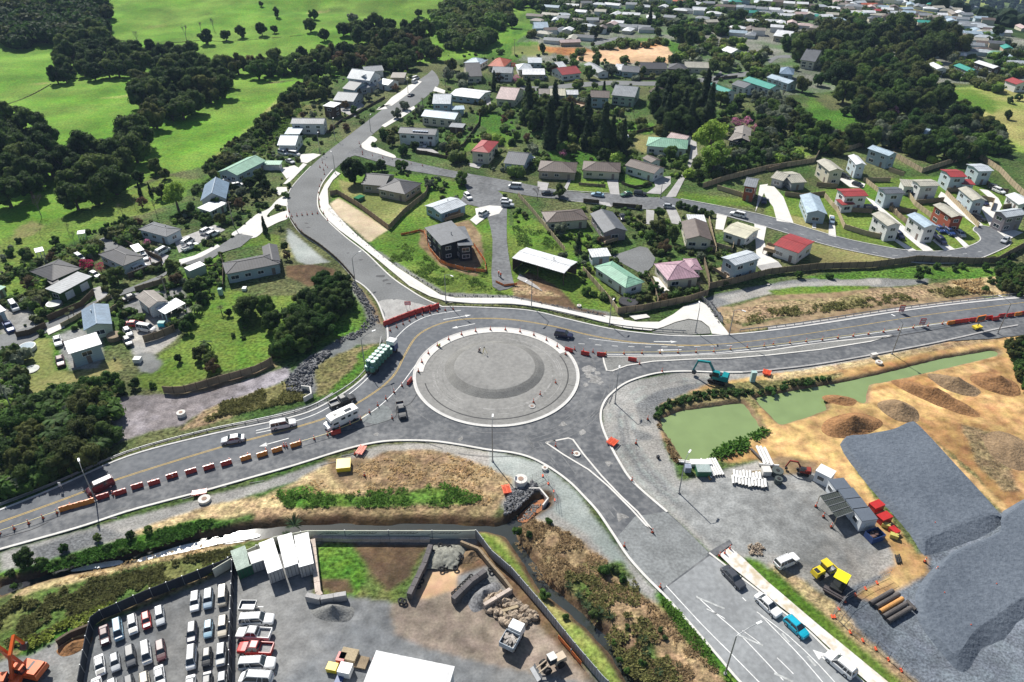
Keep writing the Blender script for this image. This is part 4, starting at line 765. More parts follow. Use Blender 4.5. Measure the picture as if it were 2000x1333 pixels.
def stones(name, pts, n, size, m, label, z=.0):
    W_ = [at(*p) for p in pts]; WP = [(p.x, p.y) for p in W_]; b = MB()
    x0 = min(p[0] for p in WP); x1 = max(p[0] for p in WP); y0 = min(p[1] for p in WP); y1 = max(p[1] for p in WP); k = 0
    for _ in range(n*8):
        if k >= n: break
        x, y = U(x0, x1), U(y0, y1)
        if not pip(x, y, WP): continue
        k += 1; s = size*U(.5, 1.3); R = Matrix.Rotation(U(0, 6), 3, Vector((U(-1, 1), U(-1, 1), U(-1, 1))).normalized())
        sv, sf = sphere_arr((0, 0, 0), s*.5, 6, 4); q = Vector((U(.8, 1.3), U(.7, 1), U(.5, .8))); b.add([R @ Vector((p[0]*q.x, p[1]*q.y, p[2]*q.z))+Vector((x, y, z+s*.25)) for p in sv], sf)
    o = b.build(name, m); tag(o, label, 'rocks', kind='stuff'); return o
# ---------------- houses
def roofm(key):
    cols = dict(white=(.72, .73, .74), pale=(.5, .54, .57), grey=(.24, .26, .28), blue=(.17, .25, .34), slate=(.11, .12, .135), dark=(.06, .06, .067), brown=(.13, .1, .085), taupe=(.27, .24, .21), cream=(.6, .57, .43), red=(.33, .04, .04), terra=(.5, .12, .06), green=(.22, .42, .3), teal=(.03, .3, .24), pink=(.4, .25, .3), tan=(.42, .4, .33), rust=(.5, .38, .36), lblue=(.38, .48, .56), black=(.03, .032, .035))
    return mat('roof_'+key, cols[key], .5 if key in ('white', 'pale', 'lblue') else .6, .2, .35, 1.5, spec=.4, wave=('X', .42, .74), bump=.05)
def wallm(key):
    cols = dict(white=(.72, .72, .7), cream=(.6, .56, .44), blue=(.3, .42, .5), pblue=(.5, .58, .62), grey=(.33, .35, .36), brick=(.36, .1, .06), black=(.028, .03, .035), green=(.06, .12, .04), tan=(.42, .36, .27), lgreen=(.45, .52, .42), dbrown=(.1, .07, .05), gblue=(.36, .45, .5), mauve=(.28, .25, .26))
    return mat('wall_'+key, cols[key], .8, .08, .5, 3, spec=.2, wave=('Z', .6, .9))
WM = {}
def window_meshes(w, h):
    if (w, h) not in WM:
        f = MB(); t = .09
        for a in (-1, 1): f.box((a*(w/2-t/2), 0, 0), (t, .1, h)); f.box((0, 0, a*(h/2-t/2)), (w-2*t, .1, t))
        f.box((0, 0, 0), (.06, .09, h-2*t)); WM[(w, h)] = (f.mesh('window', WHITE), MB().box((0, .01, 0), (w-.15, .05, h-.15)).mesh('pane', GLASS))
    return WM[(w, h)]
DOORM = MB().box((0, 0, 0), (.95, .1, 2.05)).mesh('door', mat('door_paint', (.2, .16, .14), .5)); HND = MB().box((.35, -.08, -.1), (.05, .07, .16)).mesh('handle', METAL)
GARM = MB().box((0, 0, 0), (2.5, .08, 2.1)); [GARM.box((0, -.045, -1.05+.3*i), (2.4, .02, .03)) for i in range(1, 7)]; GARM = GARM.mesh('garage_door', mat('garage_white', (.66, .67, .68), .5)); GARR = GARM.copy(); GARR.materials[0] = mat('garage_red', (.28, .02, .02), .5)
def block(par, A, B, C, e, ty, roof, wall, wins=2, slope=.34, oh=.45, name='', gar=None, open_=False):
    a = at(A[0], A[1], e); b = at(B[0], B[1], e); c = at(C[0], C[1], e); gz = a.z; a.z = b.z = c.z = 0
    u = (b-a); L = max(u.length, 1.5); u = u.normalized(); v = Vector((-u.y, u.x, 0)); wd = (c-b).dot(v)
    Wd = max(abs(wd), 1.5); sg = 1 if wd > 0 else -1; ctr = (a+b)/2+v*(wd/2); rz = math.atan2(u.y, u.x)
    if sg < 0: rz += math.pi
    first = par.get('o') is None
    if first:
        par['o'] = thing(par['name'], (ctr.x, ctr.y, gz), rz); par['rz'] = rz; par['c'] = ctr
        base = Vector((0, 0, 0)); dr = 0
    else:
        base = Matrix.Rotation(-par['rz'], 3, 'Z') @ (ctr-par['c']); base.z = 0; dr = rz-par['rz']
    R = Matrix.Rotation(dr, 3, 'Z'); o = par['o']
    def place(ob, loc, r=0): ob.location = base+R @ Vector(loc); ob.rotation_euler = (0, 0, dr+r); return ob
    w2, l2 = Wd/2, L/2; ins = oh if not open_ else .2; wy, wx = w2-ins, l2-ins; rise = w2*slope; t = .14
    mb = MB()
    if ty in 'gk':
        prof = [(-w2, e), (0, e+rise), (w2, e), (w2, e-t), (0, e+rise-t), (-w2, e-t)]; n = 6
        vs = [(s*l2, y, z) for s in (-1, 1) for y, z in prof]; mb.add(vs, [(0, 1, 4, 5), (1, 2, 3, 4), (11, 10, 7, 6), (10, 9, 8, 7)]+[(i, i+6, (i+1) % 6+6, (i+1) % 6) for i in range(6)])
        mb.box((0, 0, e+rise+.02), (L, .3, .06))
    elif ty == 'h':
        rr = max(l2-w2, .01); vs = [(-l2, -w2, e), (l2, -w2, e), (l2, w2, e), (-l2, w2, e), (-rr, 0, e+rise), (rr, 0, e+rise), (-l2, -w2, e-t), (l2, -w2, e-t), (l2, w2, e-t), (-l2, w2, e-t)]
        mb.add(vs, [(0, 1, 5, 4), (1, 2, 5), (2, 3, 4, 5), (3, 0, 4), (0, 6, 7, 1), (1, 7, 8, 2), (2, 8, 9, 3), (3, 9, 6, 0), (9, 8, 7, 6)]); mb.box((0, 0, e+rise+.02), (2*rr+.2, .25, .06))
        for sx, x0 in ((-1, -rr), (1, rr)):
            for sy in (-1, 1): mb.cyl((x0, 0, e+rise), (sx*l2, sy*w2, e+.02), .09, n=4)
    else:
        z1 = e+Wd*.07; vs = [(-l2, -w2, e), (l2, -w2, e), (l2, w2, z1), (-l2, w2, z1), (-l2, -w2, e-t), (l2, -w2, e-t), (l2, w2, z1-t), (-l2, w2, z1-t)]
        mb.add(vs, [(0, 1, 2, 3), (7, 6, 5, 4), (0, 4, 5, 1), (1, 5, 6, 2), (2, 6, 7, 3), (3, 7, 4, 0)])
    rf = place(mb.build('roof', roofm(roof), o), (0, 0, 0))
    k = ins/w2*rise; wb = MB(); ez = e-t
    if open_:
        for x in (-wx, 0, wx):
            for y in (-wy, wy): wb.box((x, y, ez/2), (.18, .18, ez))
        if open_ != 2: wb.box((0, wy, ez/2), (2*wx, .1, ez)); wb.box((-wx, 0, ez/2), (.1, 2*wy, ez))
    elif ty in 'gk':
        prof = [(-wy, -.3), (-wy, ez+k*.9), (0, e+rise-t-.01), (wy, ez+k*.9), (wy, -.3)]; vs = [(s*wx, y, z) for s in (-1, 1) for y, z in prof]
        wb.add(vs, [(4, 3, 2, 1, 0), (5, 6, 7, 8, 9)]+[(i, i+1, i+6, i+5) for i in range(4)])
    else: wb.box((0, 0, (ez-.3)/2+.0), (2*wx, 2*wy, ez+.3)) if ty == 'h' else wb.add([(-wx, -wy, -.3), (wx, -wy, -.3), (wx, wy, -.3), (-wx, wy, -.3), (-wx, -wy, e-t+.02), (wx, -wy, e-t+.02), (wx, wy, e+Wd*.06-t), (-wx, wy, e+Wd*.06-t)], [(3, 2, 1, 0), (4, 5, 6, 7), (0, 1, 5, 4), (1, 2, 6, 5), (2, 3, 7, 6), (3, 0, 4, 7)])
    place(wb.build('wall', wallm(wall), o), (0, 0, 0))
    if wins and not open_:
        lv = [1.5] if e < 4 else [1.4, e-1.5]
        for si, (hw, dist, ang) in enumerate(((wx, wy, 0), (wx, wy, math.pi), (wy, wx, math.pi/2), (wy, wx, -math.pi/2))):
            if wins == 1 and (Matrix.Rotation(rz+ang, 3, 'Z') @ Vector((0, -1, 0))).dot(Vector((0 if True else 0, -1, 0))) < .2: continue
            nW = max(1, int(2*hw/3.4)); nW = min(nW, 5)
            for z in lv:
                for i in range(nW):
                    x = (i+.5-nW/2)*(2*hw/nW)
                    dx, dy = math.cos(ang)*x+math.sin(ang)*dist, math.sin(ang)*x-math.cos(ang)*dist
                    if gar and si == gar[0] and z == lv[0] and i < gar[1]:
                        place(put('garage_door', GARR if gar[2:] else GARM, o), (dx, dy, 1.06), ang); continue
                    if si == 0 and i == nW-1 and z == lv[0] and wins == 2 and name != 'nodoor':
                        d_ = place(put('door', DOORM, o), (dx, dy, 1.03), ang); h_ = put('handle', HND, d_); continue
                    w, h = (1.7, 1.1) if (i+si) % 3 else (2.2, 1.25)
                    if hw*2 < 3: w, h = .9, .9
                    fm, pm = window_meshes(w, h); q = place(put('window', fm, o), (dx, dy, z), ang)
                    if wins == 2: put('pane', pm, q)
                    else: place(put('pane', pm, o), (dx, dy, z), ang)
    return o, L, Wd, base, R, dr
HN = {}
def house(label, blocks, roof, wall, short=None, name='house', cat='house', wins=2, extra=None, grp=None):
    par = {'name': name}
    for i, bl in enumerate(blocks):
        kw = dict(bl[5]) if len(bl) > 5 else {}
        r = kw.pop('roof', roof); w = kw.pop('wall', wall); wn = kw.pop('wins', wins if i == 0 else min(wins, 1))
        res = block(par, *bl[:5], r, w, wn, **kw)
    o = par['o']; tag(o, label, cat, grp)
    if extra:
        b = MB(); L, Wd = res[1], res[2]
        for ex in extra.split():
            if ex == 'chimney': MB().box((L*.2, 1, blocks[0][3]+1), (.6, .6, 1.8)).build('chimney', mat('wall_brick'), o) if 'wall_brick' in MT else MB().box((L*.2, 1, blocks[0][3]+1), (.6, .6, 1.8)).build('chimney', wallm('brick'), o)
            if ex == 'vent': MB().cyl((L*.15, .8, blocks[0][3]), (L*.15, .8, blocks[0][3]+1.4), .12).build('vent_pipe', METAL, o)
            if ex == 'solar':
                sb = MB()
                for i in range(6): sb.box((-L*.1+i*1.1, -Wd*.24, blocks[0][3]+Wd*.5*.34*.5+.12), (1, 1.7, .05), 0)
                s_ = sb.build('solar_panels', mat('solar', (.5, .55, .62), .15, spec=.8), o)
    HC.append((o.location.x, o.location.y, max(res[1], res[2])*.5))
    if short: LM.append((o.location.x, o.location.y, short))
    return o
# ---------------- vehicles
CK = dict(sedan=(4.6, 1.78, 1.42, .93, -1.75, 1.05, -1.1, .4), hatch=(4.0, 1.7, 1.48, .95, -1.85, .95, -1.55, .3), suv=(4.6, 1.84, 1.7, 1.05, -2.2, 1.05, -2.0, .45), van=(4.8, 1.75, 1.95, 1.1, -2.3, 1.75, -2.2, 1.05), ute=(5.2, 1.82, 1.72, 1.05, -.75, 1.25, -.5, .65), utec=(5.2, 1.82, 1.78, 1.05, -2.45, 1.25, -2.35, .65), wagon=(4.7, 1.76, 1.46, .93, -2.15, 1.05, -1.95, .4))
CM = {}
HEADL = mat('headlamp', (.7, .72, .75), .1, spec=.9); TAILL = mat('tail_lamp', (.3, .01, .01), .2)
def car_meshes(k, col, hood=None):
    key = (k, col.name, hood)
    if key in CM: return CM[key]
    L, W_, Hh, bt, c0, c1, t0, t1 = CK[k]; w = W_/2
    st = [(-L/2, .8, .45, bt-.12), (-L/2+.12, .94, .3, bt-.02), (-L/2+.9, 1, .24, bt), (0, 1, .22, bt), (c1, 1, .24, bt-.02), (c1+.5*(L/2-c1), .98, .25, bt-.1), (L/2-.15, .9, .28, bt-.2), (L/2, .76, .4, bt-.33)]
    rings = [[(x, -w*q, zb), (x, -w*q, zt-.22), (x, -w*q*.95, zt-.06), (x, -w*q*.8, zt), (x, w*q*.8, zt), (x, w*q*.95, zt-.06), (x, w*q, zt-.22), (x, w*q, zb)] for x, q, zb, zt in st]
    b = MB()
    if k == 'ute':
        rings = rings[3:]; rings[0] = [(c0+.05,)+p[1:] for p in rings[0]]; b.loft(rings)
        y = w; b.box((-1.65, 0, .45), (1.95, W_*.96, .3)); b.box((-1.65, -w+.06, .82), (1.95, .1, .5)); b.box((-1.65, w-.06, .82), (1.95, .1, .5)); b.box((-2.6, 0, .82), (.1, W_-.02, .5)); b.box((-.72, 0, .82), (.08, W_-.3, .5))
    else: b.loft(rings)
    body = b.mesh('body', col); body.polygons.foreach_set('use_smooth', [False]*len(body.polygons))
    g = MB(); gw, tw = w*.88, w*.7; zt = Hh-.05
    g.loft([[(c0, -gw, bt-.05), (c1, -gw, bt-.05), (c1, gw, bt-.05), (c0, gw, bt-.05)], [(t0, -tw, zt), (t1, -tw, zt), (t1, tw, zt), (t0, tw, zt)]]); gl = g.mesh('windows', GLASS)
    r = MB(); r.loft([[(t0-.05, -tw-.03, zt-.05), (t1+.05, -tw-.03, zt-.05), (t1+.05, tw+.03, zt-.05), (t0-.05, tw+.03, zt-.05)], [(t0+.08, -tw+.12, Hh), (t1-.12, -tw+.12, Hh), (t1-.12, tw-.12, Hh), (t0+.08, tw-.12, Hh)]])
    xs = [(c0, t0), (c1, t1), ((c0+c1)/2-.1, (t0+t1)/2-.05)]+([((c0*.7+c1*.3)-.1, (t0*.7+t1*.3)-.05)] if c1-c0 > 3 else [])
    for xa, xb in xs:
        for s in (-1, 1): r.cyl((xa, s*(gw+.01), bt-.06), (xb, s*(tw+.015), zt), .055, .045, 4)
    if k in ('suv', 'van', 'utec', 'wagon'):
        for s in (-1, 1): r.cyl((t0+.15, s*(tw-.1), Hh+.06), (t1-.25, s*(tw-.1), Hh+.06), .025, n=4)
    if k in ('van', 'utec'): r.box(((c0+t0)/2, 0, (bt+zt)/2), (.1, gw*1.5, zt-bt-.25))
    rf = r.mesh('roof', col)
    wm = MB(); wm.cyl((0, -.12, 0), (0, .12, 0), .34, n=12); wm.cyl((0, -.13, 0), (0, .13, 0), .2, n=10, mi=1); wm = CM.setdefault('wheel', wm.mesh('wheel', [BLACK, SILV]))
    hl = CM.setdefault('hl', MB().box((0, 0, 0), (.2, .34, .14)).mesh('headlight', HEADL)); tl = CM.setdefault('tl', MB().box((0, 0, 0), (.08, .26, .2)).mesh('tail_light', TAILL)); mi = CM.setdefault('mi', MB().box((0, 0, 0), (.14, .2, .13)).mesh('mirror', BLACK))
    CM[key] = [(body, (0, 0, 0)), (gl, (0, 0, 0)), (rf, (0, 0, 0))]+[(wm, (x, y*(w-.1), .34)) for x in (-L*.3, L*.31) for y in (-1, 1)]+[(hl, (L/2-.16, y*w*.62, bt-.36)) for y in (-1, 1)]+[(tl, (-L/2+.03, y*w*.68, bt-.25)) for y in (-1, 1)]+[(mi, (c1-.25, y*(w+.06), bt+.05)) for y in (-1, 1)]
    if hood: CM[key].append((MB().box((L/2-.75, 0, bt-.06), (1.1, W_*.72, .03)).mesh('bonnet', hood), (0, 0, 0)))
    if k == 'ute': CM[key].append((MB().box((-1.65, 0, .64), (1.8, W_*.85, .05)).mesh('tray', mat('tray_liner', (.3, .3, .3))), (0, 0, 0)))
    return CM[key]
CARN = {}
def car(px, py, dx, dy, k, col, label, grp=None, hood=None, sc=1., z=0., cat='car', name='parked_car'):
    """a car at pixel px, py whose nose points towards pixel offset dx, dy"""
    p = at(px, py, .5); q = at(px+dx, py+dy, .5); o = thing(name, (p.x, p.y, p.z+z+(.06 if py > 330 else 0.05)), math.atan2(q.y-p.y, q.x-p.x), label, cat, grp)
    for me, loc in car_meshes(k, col, hood): c = put(me.name.split('.')[0], me, o); c.location = loc
    o.scale = (sc,)*3; return o
# ---------------- houses and sheds (roof corners as seen, A-B along the ridge, then C; eaves height; roof type)
H = house
H('blue grey hip roofed house with pale blue walls behind the driveway', [((269, 448), (325, 463), (364, 450), 3, 'h')], 'slate', 'pblue', 'the blue grey hip roofed house', extra='vent')
H('house with dark brown hip roof beside crimson blossom', [((191, 497), (240, 520), (277, 499), 3, 'h')], 'dark', 'pblue', 'the brown hip roofed house')
H('green walled house with charcoal hip roof next to the long green shed', [((102, 549), (159, 524), (130, 500), 3, 'h'), ((88, 545), (100, 556), (112, 546), 2.6, 'f')], 'dark', 'green', 'the charcoal roofed green house')
H('long green shed with grey lean roof and roller door', [((117, 574), (180, 540), (160, 529), 2.9, 'f', dict(gar=(0, 2)))], 'grey', 'green', 'the long green shed', 'shed', 'shed')
H('house with blue gable roof beside the big white shed', [((219, 633), (212, 594), (159, 610), 3.2, 'g')], 'blue', 'lgreen', 'the blue gabled house', extra='vent')
H('big white shed with flat roof above the dry lawn', [((134, 692), (199, 672), (194, 650), 4.2, 'f')], 'white', 'gblue', 'the big white shed', 'shed', 'shed')
H('white house with taupe gable roof and pale carport', [((264, 580), (291, 602), (324, 585), 3.2, 'g'), ((303, 603), (322, 614), (350, 588), 2.5, 'f', dict(open_=2, roof='white'))], 'taupe', 'white', 'the taupe gabled house')
H('grey roofed house with pale blue walls and a row of windows', [((441, 536), (548, 515), (545, 492), 3.2, 'h'), ((548, 510), (541, 478), (511, 480), 3.2, 'g')], 'dark', 'gblue', 'the long grey roofed blue house', extra='vent')
H('steep grey gabled cottage beside the white arched shed', [((391, 393), (400, 361), (446, 368), 3, 'g', dict(slope=.6))], 'blue', 'white', 'the steep grey cottage')
H('white arched shed beside the steep grey cottage', [((410, 414), (444, 397), (425, 389), 2.6, 'f')], 'pale', 'lgreen', 'the white arched shed', 'shed', 'shed')
H('pale green shipping container shed on the lawn', [((370, 530), (401, 517), (392, 511), 2.6, 'f', dict(wins=0, oh=.05, name='nodoor'))], 'white', 'lgreen', 'the pale green container', 'storage_container', 'container')
H('small white carport roof beside the brown hip roofed house', [((265, 493), (282, 488), (265, 479), 2.4, 'f', dict(open_=2))], 'white', 'white', None, 'carport', 'carport')
H('white canopy shelter on the orchard lawn', [((69, 494), (86, 490), (80, 484), 2.2, 'f', dict(open_=2))], 'white', 'white', None, 'carport', 'shelter')
H('small cream garden shelter beside the light green shrubs', [((150, 458), (165, 456), (160, 451), 2, 'f', dict(open_=2))], 'white', 'white', None, 'garden_shelter', 'shelter')
H('white workshop at the left edge beside a grey driveway', [((-20, 618), (12, 606), (10, 588), 3, 'f')], 'white', 'gblue', 'the white workshop', 'shed', 'shed')
H('little pale green shed at the left edge', [((-8, 572), (12, 560), (5, 546), 2.4, 'f')], 'green', 'lgreen', None, 'shed', 'shed')
H('house with pale green gable roof at the street bend', [((463, 343), (520, 315), (493, 303), 3.2, 'g')], 'green', 'gblue', 'the green gabled house')
H('low garage with pale green roof next to its green gabled house', [((512, 322), (547, 322), (551, 314), 2.6, 'f', dict(gar=(0, 2)))], 'green', 'white', None, 'garage', 'garage')
H('white bungalow with pale blue roof above parked vans', [((541, 284), (577, 285), (601, 266), 3.4, 'g')], 'lblue', 'white', 'the white bungalow above the vans')
H('long two storey white house with weathered grey gable roof', [((567, 242), (632, 243), (645, 232), 4.6, 'g'), ((555, 262), (585, 262), (590, 252), 2.6, 'f', dict(open_=2, roof='lblue'))], 'grey', 'white', 'the long weathered roofed house')
H('small square house with white flat roof and dark wall', [((630, 207), (652, 210), (662, 202), 5, 'f')], 'white', 'dbrown', 'the small square flat roofed house')
H('grey gabled house behind a hedge with wide eaves', [((650, 196), (690, 198), (705, 183), 3.2, 'g')], 'grey', 'grey', 'the wide eaved grey house')
H('slate roofed house below the tall white gabled house', [((668, 173), (692, 176), (712, 163), 3.5, 'g')], 'slate', 'gblue', 'the slate roofed house')
H('tall white house with steep pale gables at the street top', [((677, 153), (722, 159), (732, 147), 5.5, 'g', dict(slope=.6)), ((722, 157), (734, 153), (720, 146), 5.5, 'g', dict(slope=.6))], 'pale', 'white', 'the tall white gabled house')
H('grey roofed house tucked behind the tall white house', [((712, 141), (750, 138), (738, 130), 3.5, 'g')], 'grey', 'white', None)
H('low grey roofed house beside a maroon bush', [((704, 175), (735, 168), (722, 160), 3, 'g')], 'grey', 'grey', None)
H('pale roofed house beside the upper street', [((737, 163), (758, 167), (762, 156), 3, 'g')], 'pale', 'white', None)
H('grey flat roofed house at the top of the street', [((762, 152), (790, 153), (789, 145), 3, 'f')], 'taupe', 'tan', 'the flat roofed top house')
H('long house with bright white roof right of the street', [((877, 186), (936, 193), (937, 176), 3, 'g', dict(slope=.15))], 'white', 'gblue', 'the bright white roofed long house')
H('tall blue house with pale grey roof right of the street', [((844, 203), (880, 204), (887, 187), 5, 'g')], 'pale', 'blue', 'the tall blue house')
H('little light blue annex beside the tall blue house', [((883, 215), (908, 215), (907, 208), 3, 'f')], 'lblue', 'blue', None, 'annex', 'annex')
H('long cream house with pale iron roof right of the street', [((822, 227), (888, 234), (895, 221), 4, 'g')], 'lblue', 'cream', 'the long cream house', extra='vent')
H('two storey white house with dark roof and pale solar panels', [((777, 260), (850, 264), (861, 252), 5, 'g', dict(gar=(0, 2)))], 'slate', 'white', 'the solar panelled house', extra='solar')
H('small grey flat roofed shed beside the solar panelled house', [((876, 248), (904, 251), (906, 244), 2.6, 'f')], 'grey', 'dbrown', None, 'shed', 'shed')
H('cream house with red hip roof above two red garage doors', [((955, 299), (975, 277), (945, 270), 4.8, 'h', dict(gar=(2, 2, 1)))], 'red', 'cream', 'the red hip roofed house')
H('house with rusty pale roof between hedges', [((968, 193), (1006, 196), (1006, 175), 3.6, 'g')], 'rust', 'cream', 'the rusty roofed house')
H('house with very dark roof behind a round clipped tree', [((912, 150), (942, 149), (938, 127), 3.5, 'g')], 'dark', 'cream', None, wins=1)
H('blue grey roofed house behind the dark roofed one', [((905, 123), (938, 126), (936, 115), 3, 'h')], 'lblue', 'white', None, wins=1)
H('house with orange tiled hip roof near the trees', [((952, 129), (985, 131), (982, 116), 3, 'h')], 'terra', 'cream', 'the orange tiled house', wins=1)
H('white two storey house with grey gables in front of the orange tiled house', [((960, 142), (1000, 144), (1000, 134), 4.5, 'g')], 'grey', 'white', None, wins=1)
H('pale roofed shed left of the red roofed white house', [((1031, 123), (1059, 123), (1059, 115), 3, 'f')], 'pale', 'gblue', None, wins=1)
H('low house with brilliant white roof beside a dark tree', [((1020, 146), (1065, 146), (1064, 135), 3, 'g', dict(slope=.15))], 'white', 'tan', 'the brilliant white roofed house', wins=1)
H('white hip roofed house behind the brilliant white roofed house', [((1012, 137), (1042, 137), (1036, 126), 3, 'h')], 'pale', 'white', None, wins=1)
H('white house with red gable roof', [((1098, 147), (1136, 143), (1122, 131), 3.2, 'g')], 'red', 'white', 'the red gabled white house', wins=1)
H('long narrow white roofed house left of a red gabled one', [((1092, 133), (1108, 131), (1098, 121), 3, 'g')], 'white', 'white', None, wins=1)
H('long grey roofed house behind two round trees', [((1140, 126), (1168, 143), (1182, 136), 3, 'g')], 'grey', 'white', None, wins=1)
H('grey gabled house with a white end wing', [((1213, 140), (1248, 142), (1236, 131), 3, 'g'), ((1199, 136), (1214, 138), (1207, 127), 3, 'g', dict(roof='white'))], 'slate', 'gblue', 'the white winged grey house', wins=1)
H('long dark roofed house beside the earthworks', [((1252, 135), (1304, 135), (1298, 125), 3, 'g')], 'dark', 'tan', None, wins=1)
H('very dark roofed house on the street behind the conifers', [((1304, 135), (1342, 138), (1336, 127), 3, 'h')], 'dark', 'dbrown', None, wins=1)
H('long pale grey roofed house right of the earthworks', [((1338, 132), (1385, 134), (1383, 124), 3, 'g')], 'tan', 'cream', 'the long pale roofed house', wins=1)
H('small house with brilliant white gable roof among trees', [((1407, 98), (1428, 104), (1438, 96), 3, 'g')], 'white', 'white', 'the small white gabled house', wins=1)
H('two storey white house with teal green roof and deck', [((1379, 168), (1417, 182), (1436, 178), 5, 'g')], 'teal', 'white', 'the teal roofed house', wins=1)
H('white house with dark slate gable between the teal roofs', [((1428, 165), (1454, 173), (1470, 166), 4, 'g')], 'slate', 'white', None, wins=1)
H('long house with teal green roof on the rise', [((1450, 157), (1503, 175), (1516, 167), 4, 'g')], 'teal', 'white', 'the long teal roofed house', wins=1)
H('wide house with big grey gable roof on stilts', [((1194, 186), (1240, 190), (1252, 173), 4.8, 'g')], 'grey', 'lgreen', 'the big grey gabled house')
H('blue walled house with reddish brown gable', [((1152, 190), (1190, 192), (1176, 179), 5, 'g')], 'brown', 'gblue', 'the reddish brown gabled house')
H('yellowish roofed house behind the dark bamboo', [((1075, 187), (1105, 187), (1102, 175), 3.5, 'g')], 'cream', 'grey', None, wins=1)
H('taupe roofed house left of the yellowish roofed one', [((1052, 184), (1074, 185), (1073, 176), 3.5, 'g')], 'taupe', 'white', None, wins=1)
H('small white roofed house beside the yellowish roof', [((1106, 185), (1130, 185), (1128, 177), 3.5, 'g')], 'white', 'gblue', None, wins=1)
H('small brown hip roofed house left of the tall conifers', [((1267, 179), (1287, 182), (1292, 172), 3.5, 'h')], 'brown', 'pblue', None, wins=1)
H('white house with pale green hip roof in the bend of a drive', [((1262, 285), (1342, 293), (1322, 272), 3.4, 'h')], 'green', 'white', 'the pale green hip roofed house')
H('old grey white roofed house behind the pale green hip roof', [((1302, 269), (1338, 277), (1352, 268), 3.2, 'g')], 'rust', 'pblue', None, wins=1)
H('tall dark house with grey olive gable beside pink blossom', [((1465, 277), (1468, 252), (1436, 246), 4.6, 'g'), ((1422, 275), (1440, 279), (1445, 262), 4.2, 'g')], 'taupe', 'black', 'the dark gabled house', wins=1)
H('tiny white shed beside a curved hedge', [((1216, 269), (1229, 269), (1229, 262), 2.4, 'f')], 'white', 'white', None, 'garden_shed', 'shed', wins=1)
H('house with dark ribbed gable and white pergola', [((983, 319), (1024, 322), (1042, 300), 3.2, 'g'), ((1030, 311), (1046, 308), (1052, 297), 2.6, 'f', dict(open_=2, roof='white'))], 'slate', 'pblue', 'the dark gable and pergola house')
H('wide brick house with taupe hip roof, left of its near twin', [((1050, 334), (1125, 338), (1128, 318), 3, 'h')], 'brown', 'tan', 'the left taupe hip roofed house')
H('wide house with brown hip roof, right of its near twin', [((1137, 333), (1212, 337), (1207, 318), 3, 'h')], 'brown', 'cream', 'the brown hip roofed twin house')
H('white house with grey brown gable next to a curved drive', [((1220, 323), (1278, 339), (1290, 325), 3.4, 'g')], 'brown', 'white', 'the grey brown gabled house')
H('small white house with brown gable behind the white one', [((1254, 309), (1272, 319), (1292, 313), 3.2, 'g')], 'brown', 'white', None)
H('big dark brown roofed bungalow in two wings above the timber fence', [((736, 369), (791, 380), (825, 358), 3, 'h'), ((705, 360), (752, 364), (772, 342), 3, 'g')], 'dark', 'tan', 'the big dark bungalow', extra='vent')
H('pale blue cottage with light grey roof by the drive', [((861, 418), (912, 400), (894, 380), 3, 'g', dict(slope=.2))], 'pale', 'blue', 'the pale blue cottage', extra='vent')
H('black walled modern house with stepped grey roofs', [((861, 480), (829, 445), (876, 429), 5.4, 'f', dict(roof='slate')), ((925, 479), (908, 442), (880, 446), 5, 'f')], 'slate', 'black', 'the black modern house', extra='vent')
H('long open building with white curved roof above the shared path', [((1000, 504), (1102, 534), (1129, 512), 4, 'g', dict(open_=1, slope=.12))], 'white', 'dbrown', 'the long white roofed building', 'open_building', 'building', extra='vent')
H('white garage with flat roof beside the pale green hip roof', [((1156, 503), (1194, 500), (1186, 486), 2.9, 'f')], 'white', 'gblue', 'the white garage', 'garage', 'garage')
H('white walled house with sage green hip roof by the big fence', [((1160, 521), (1222, 563), (1262, 553), 3, 'h')], 'green', 'white', 'the sage green hip roofed house')
H('cream house with faded pink hip roof', [((1304, 548), (1367, 541), (1345, 508), 3, 'h'), ((1372, 527), (1360, 505), (1335, 508), 3, 'h')], 'pink', 'cream', 'the faded pink roofed house', extra='vent')
H('house with charcoal brown tiled hip roof behind a round tree', [((1068, 435), (1150, 429), (1139, 408), 3, 'h')], 'brown', 'cream', 'the charcoal brown tiled house')
H('dark gabled house end on with wide window and deck', [((1226, 451), (1197, 414), (1152, 417), 3.2, 'g')], 'slate', 'mauve', 'the dark gabled end on house')
H('cream house with brown hipped gable behind the pink roofed house', [((1392, 470), (1381, 435), (1331, 435), 3.2, 'g')], 'brown', 'cream', 'the brown gabled cream house')
H('white flat carport behind the brown gabled cream house', [((1345, 434), (1380, 435), (1378, 422), 2.6, 'f', dict(open_=2))], 'white', 'white', None, 'carport', 'carport')
H('single storey house with cream iron roof and patio', [((1411, 452), (1457, 467), (1465, 441), 3, 'g', dict(slope=.15))], 'cream', 'white', 'the cream roofed house')
H('two storey pale blue house with wide eaves and timber deck', [((1436, 519), (1486, 504), (1470, 485), 5.6, 'g', dict(slope=.2))], 'pale', 'gblue', 'the tall pale blue deck house')
H('narrow two storey red brick house with grey gable', [((1452, 363), (1476, 367), (1484, 350), 5.4, 'g')], 'grey', 'brick', 'the narrow brick house')
N = 'new two storey houses in the subdivision'
H('taupe roofed bungalow behind the first white driveway', [((1546, 358), (1576, 356), (1562, 334), 3, 'g', dict(slope=.2)), ((1505, 347), (1530, 354), (1538, 339), 3, 'g')], 'tan', 'grey', 'the taupe roofed bungalow')
H('single storey house with pale blue cross gables', [((1616, 419), (1600, 384), (1563, 384), 3.6, 'g')], 'lblue', 'gblue', 'the pale blue cross gabled house')
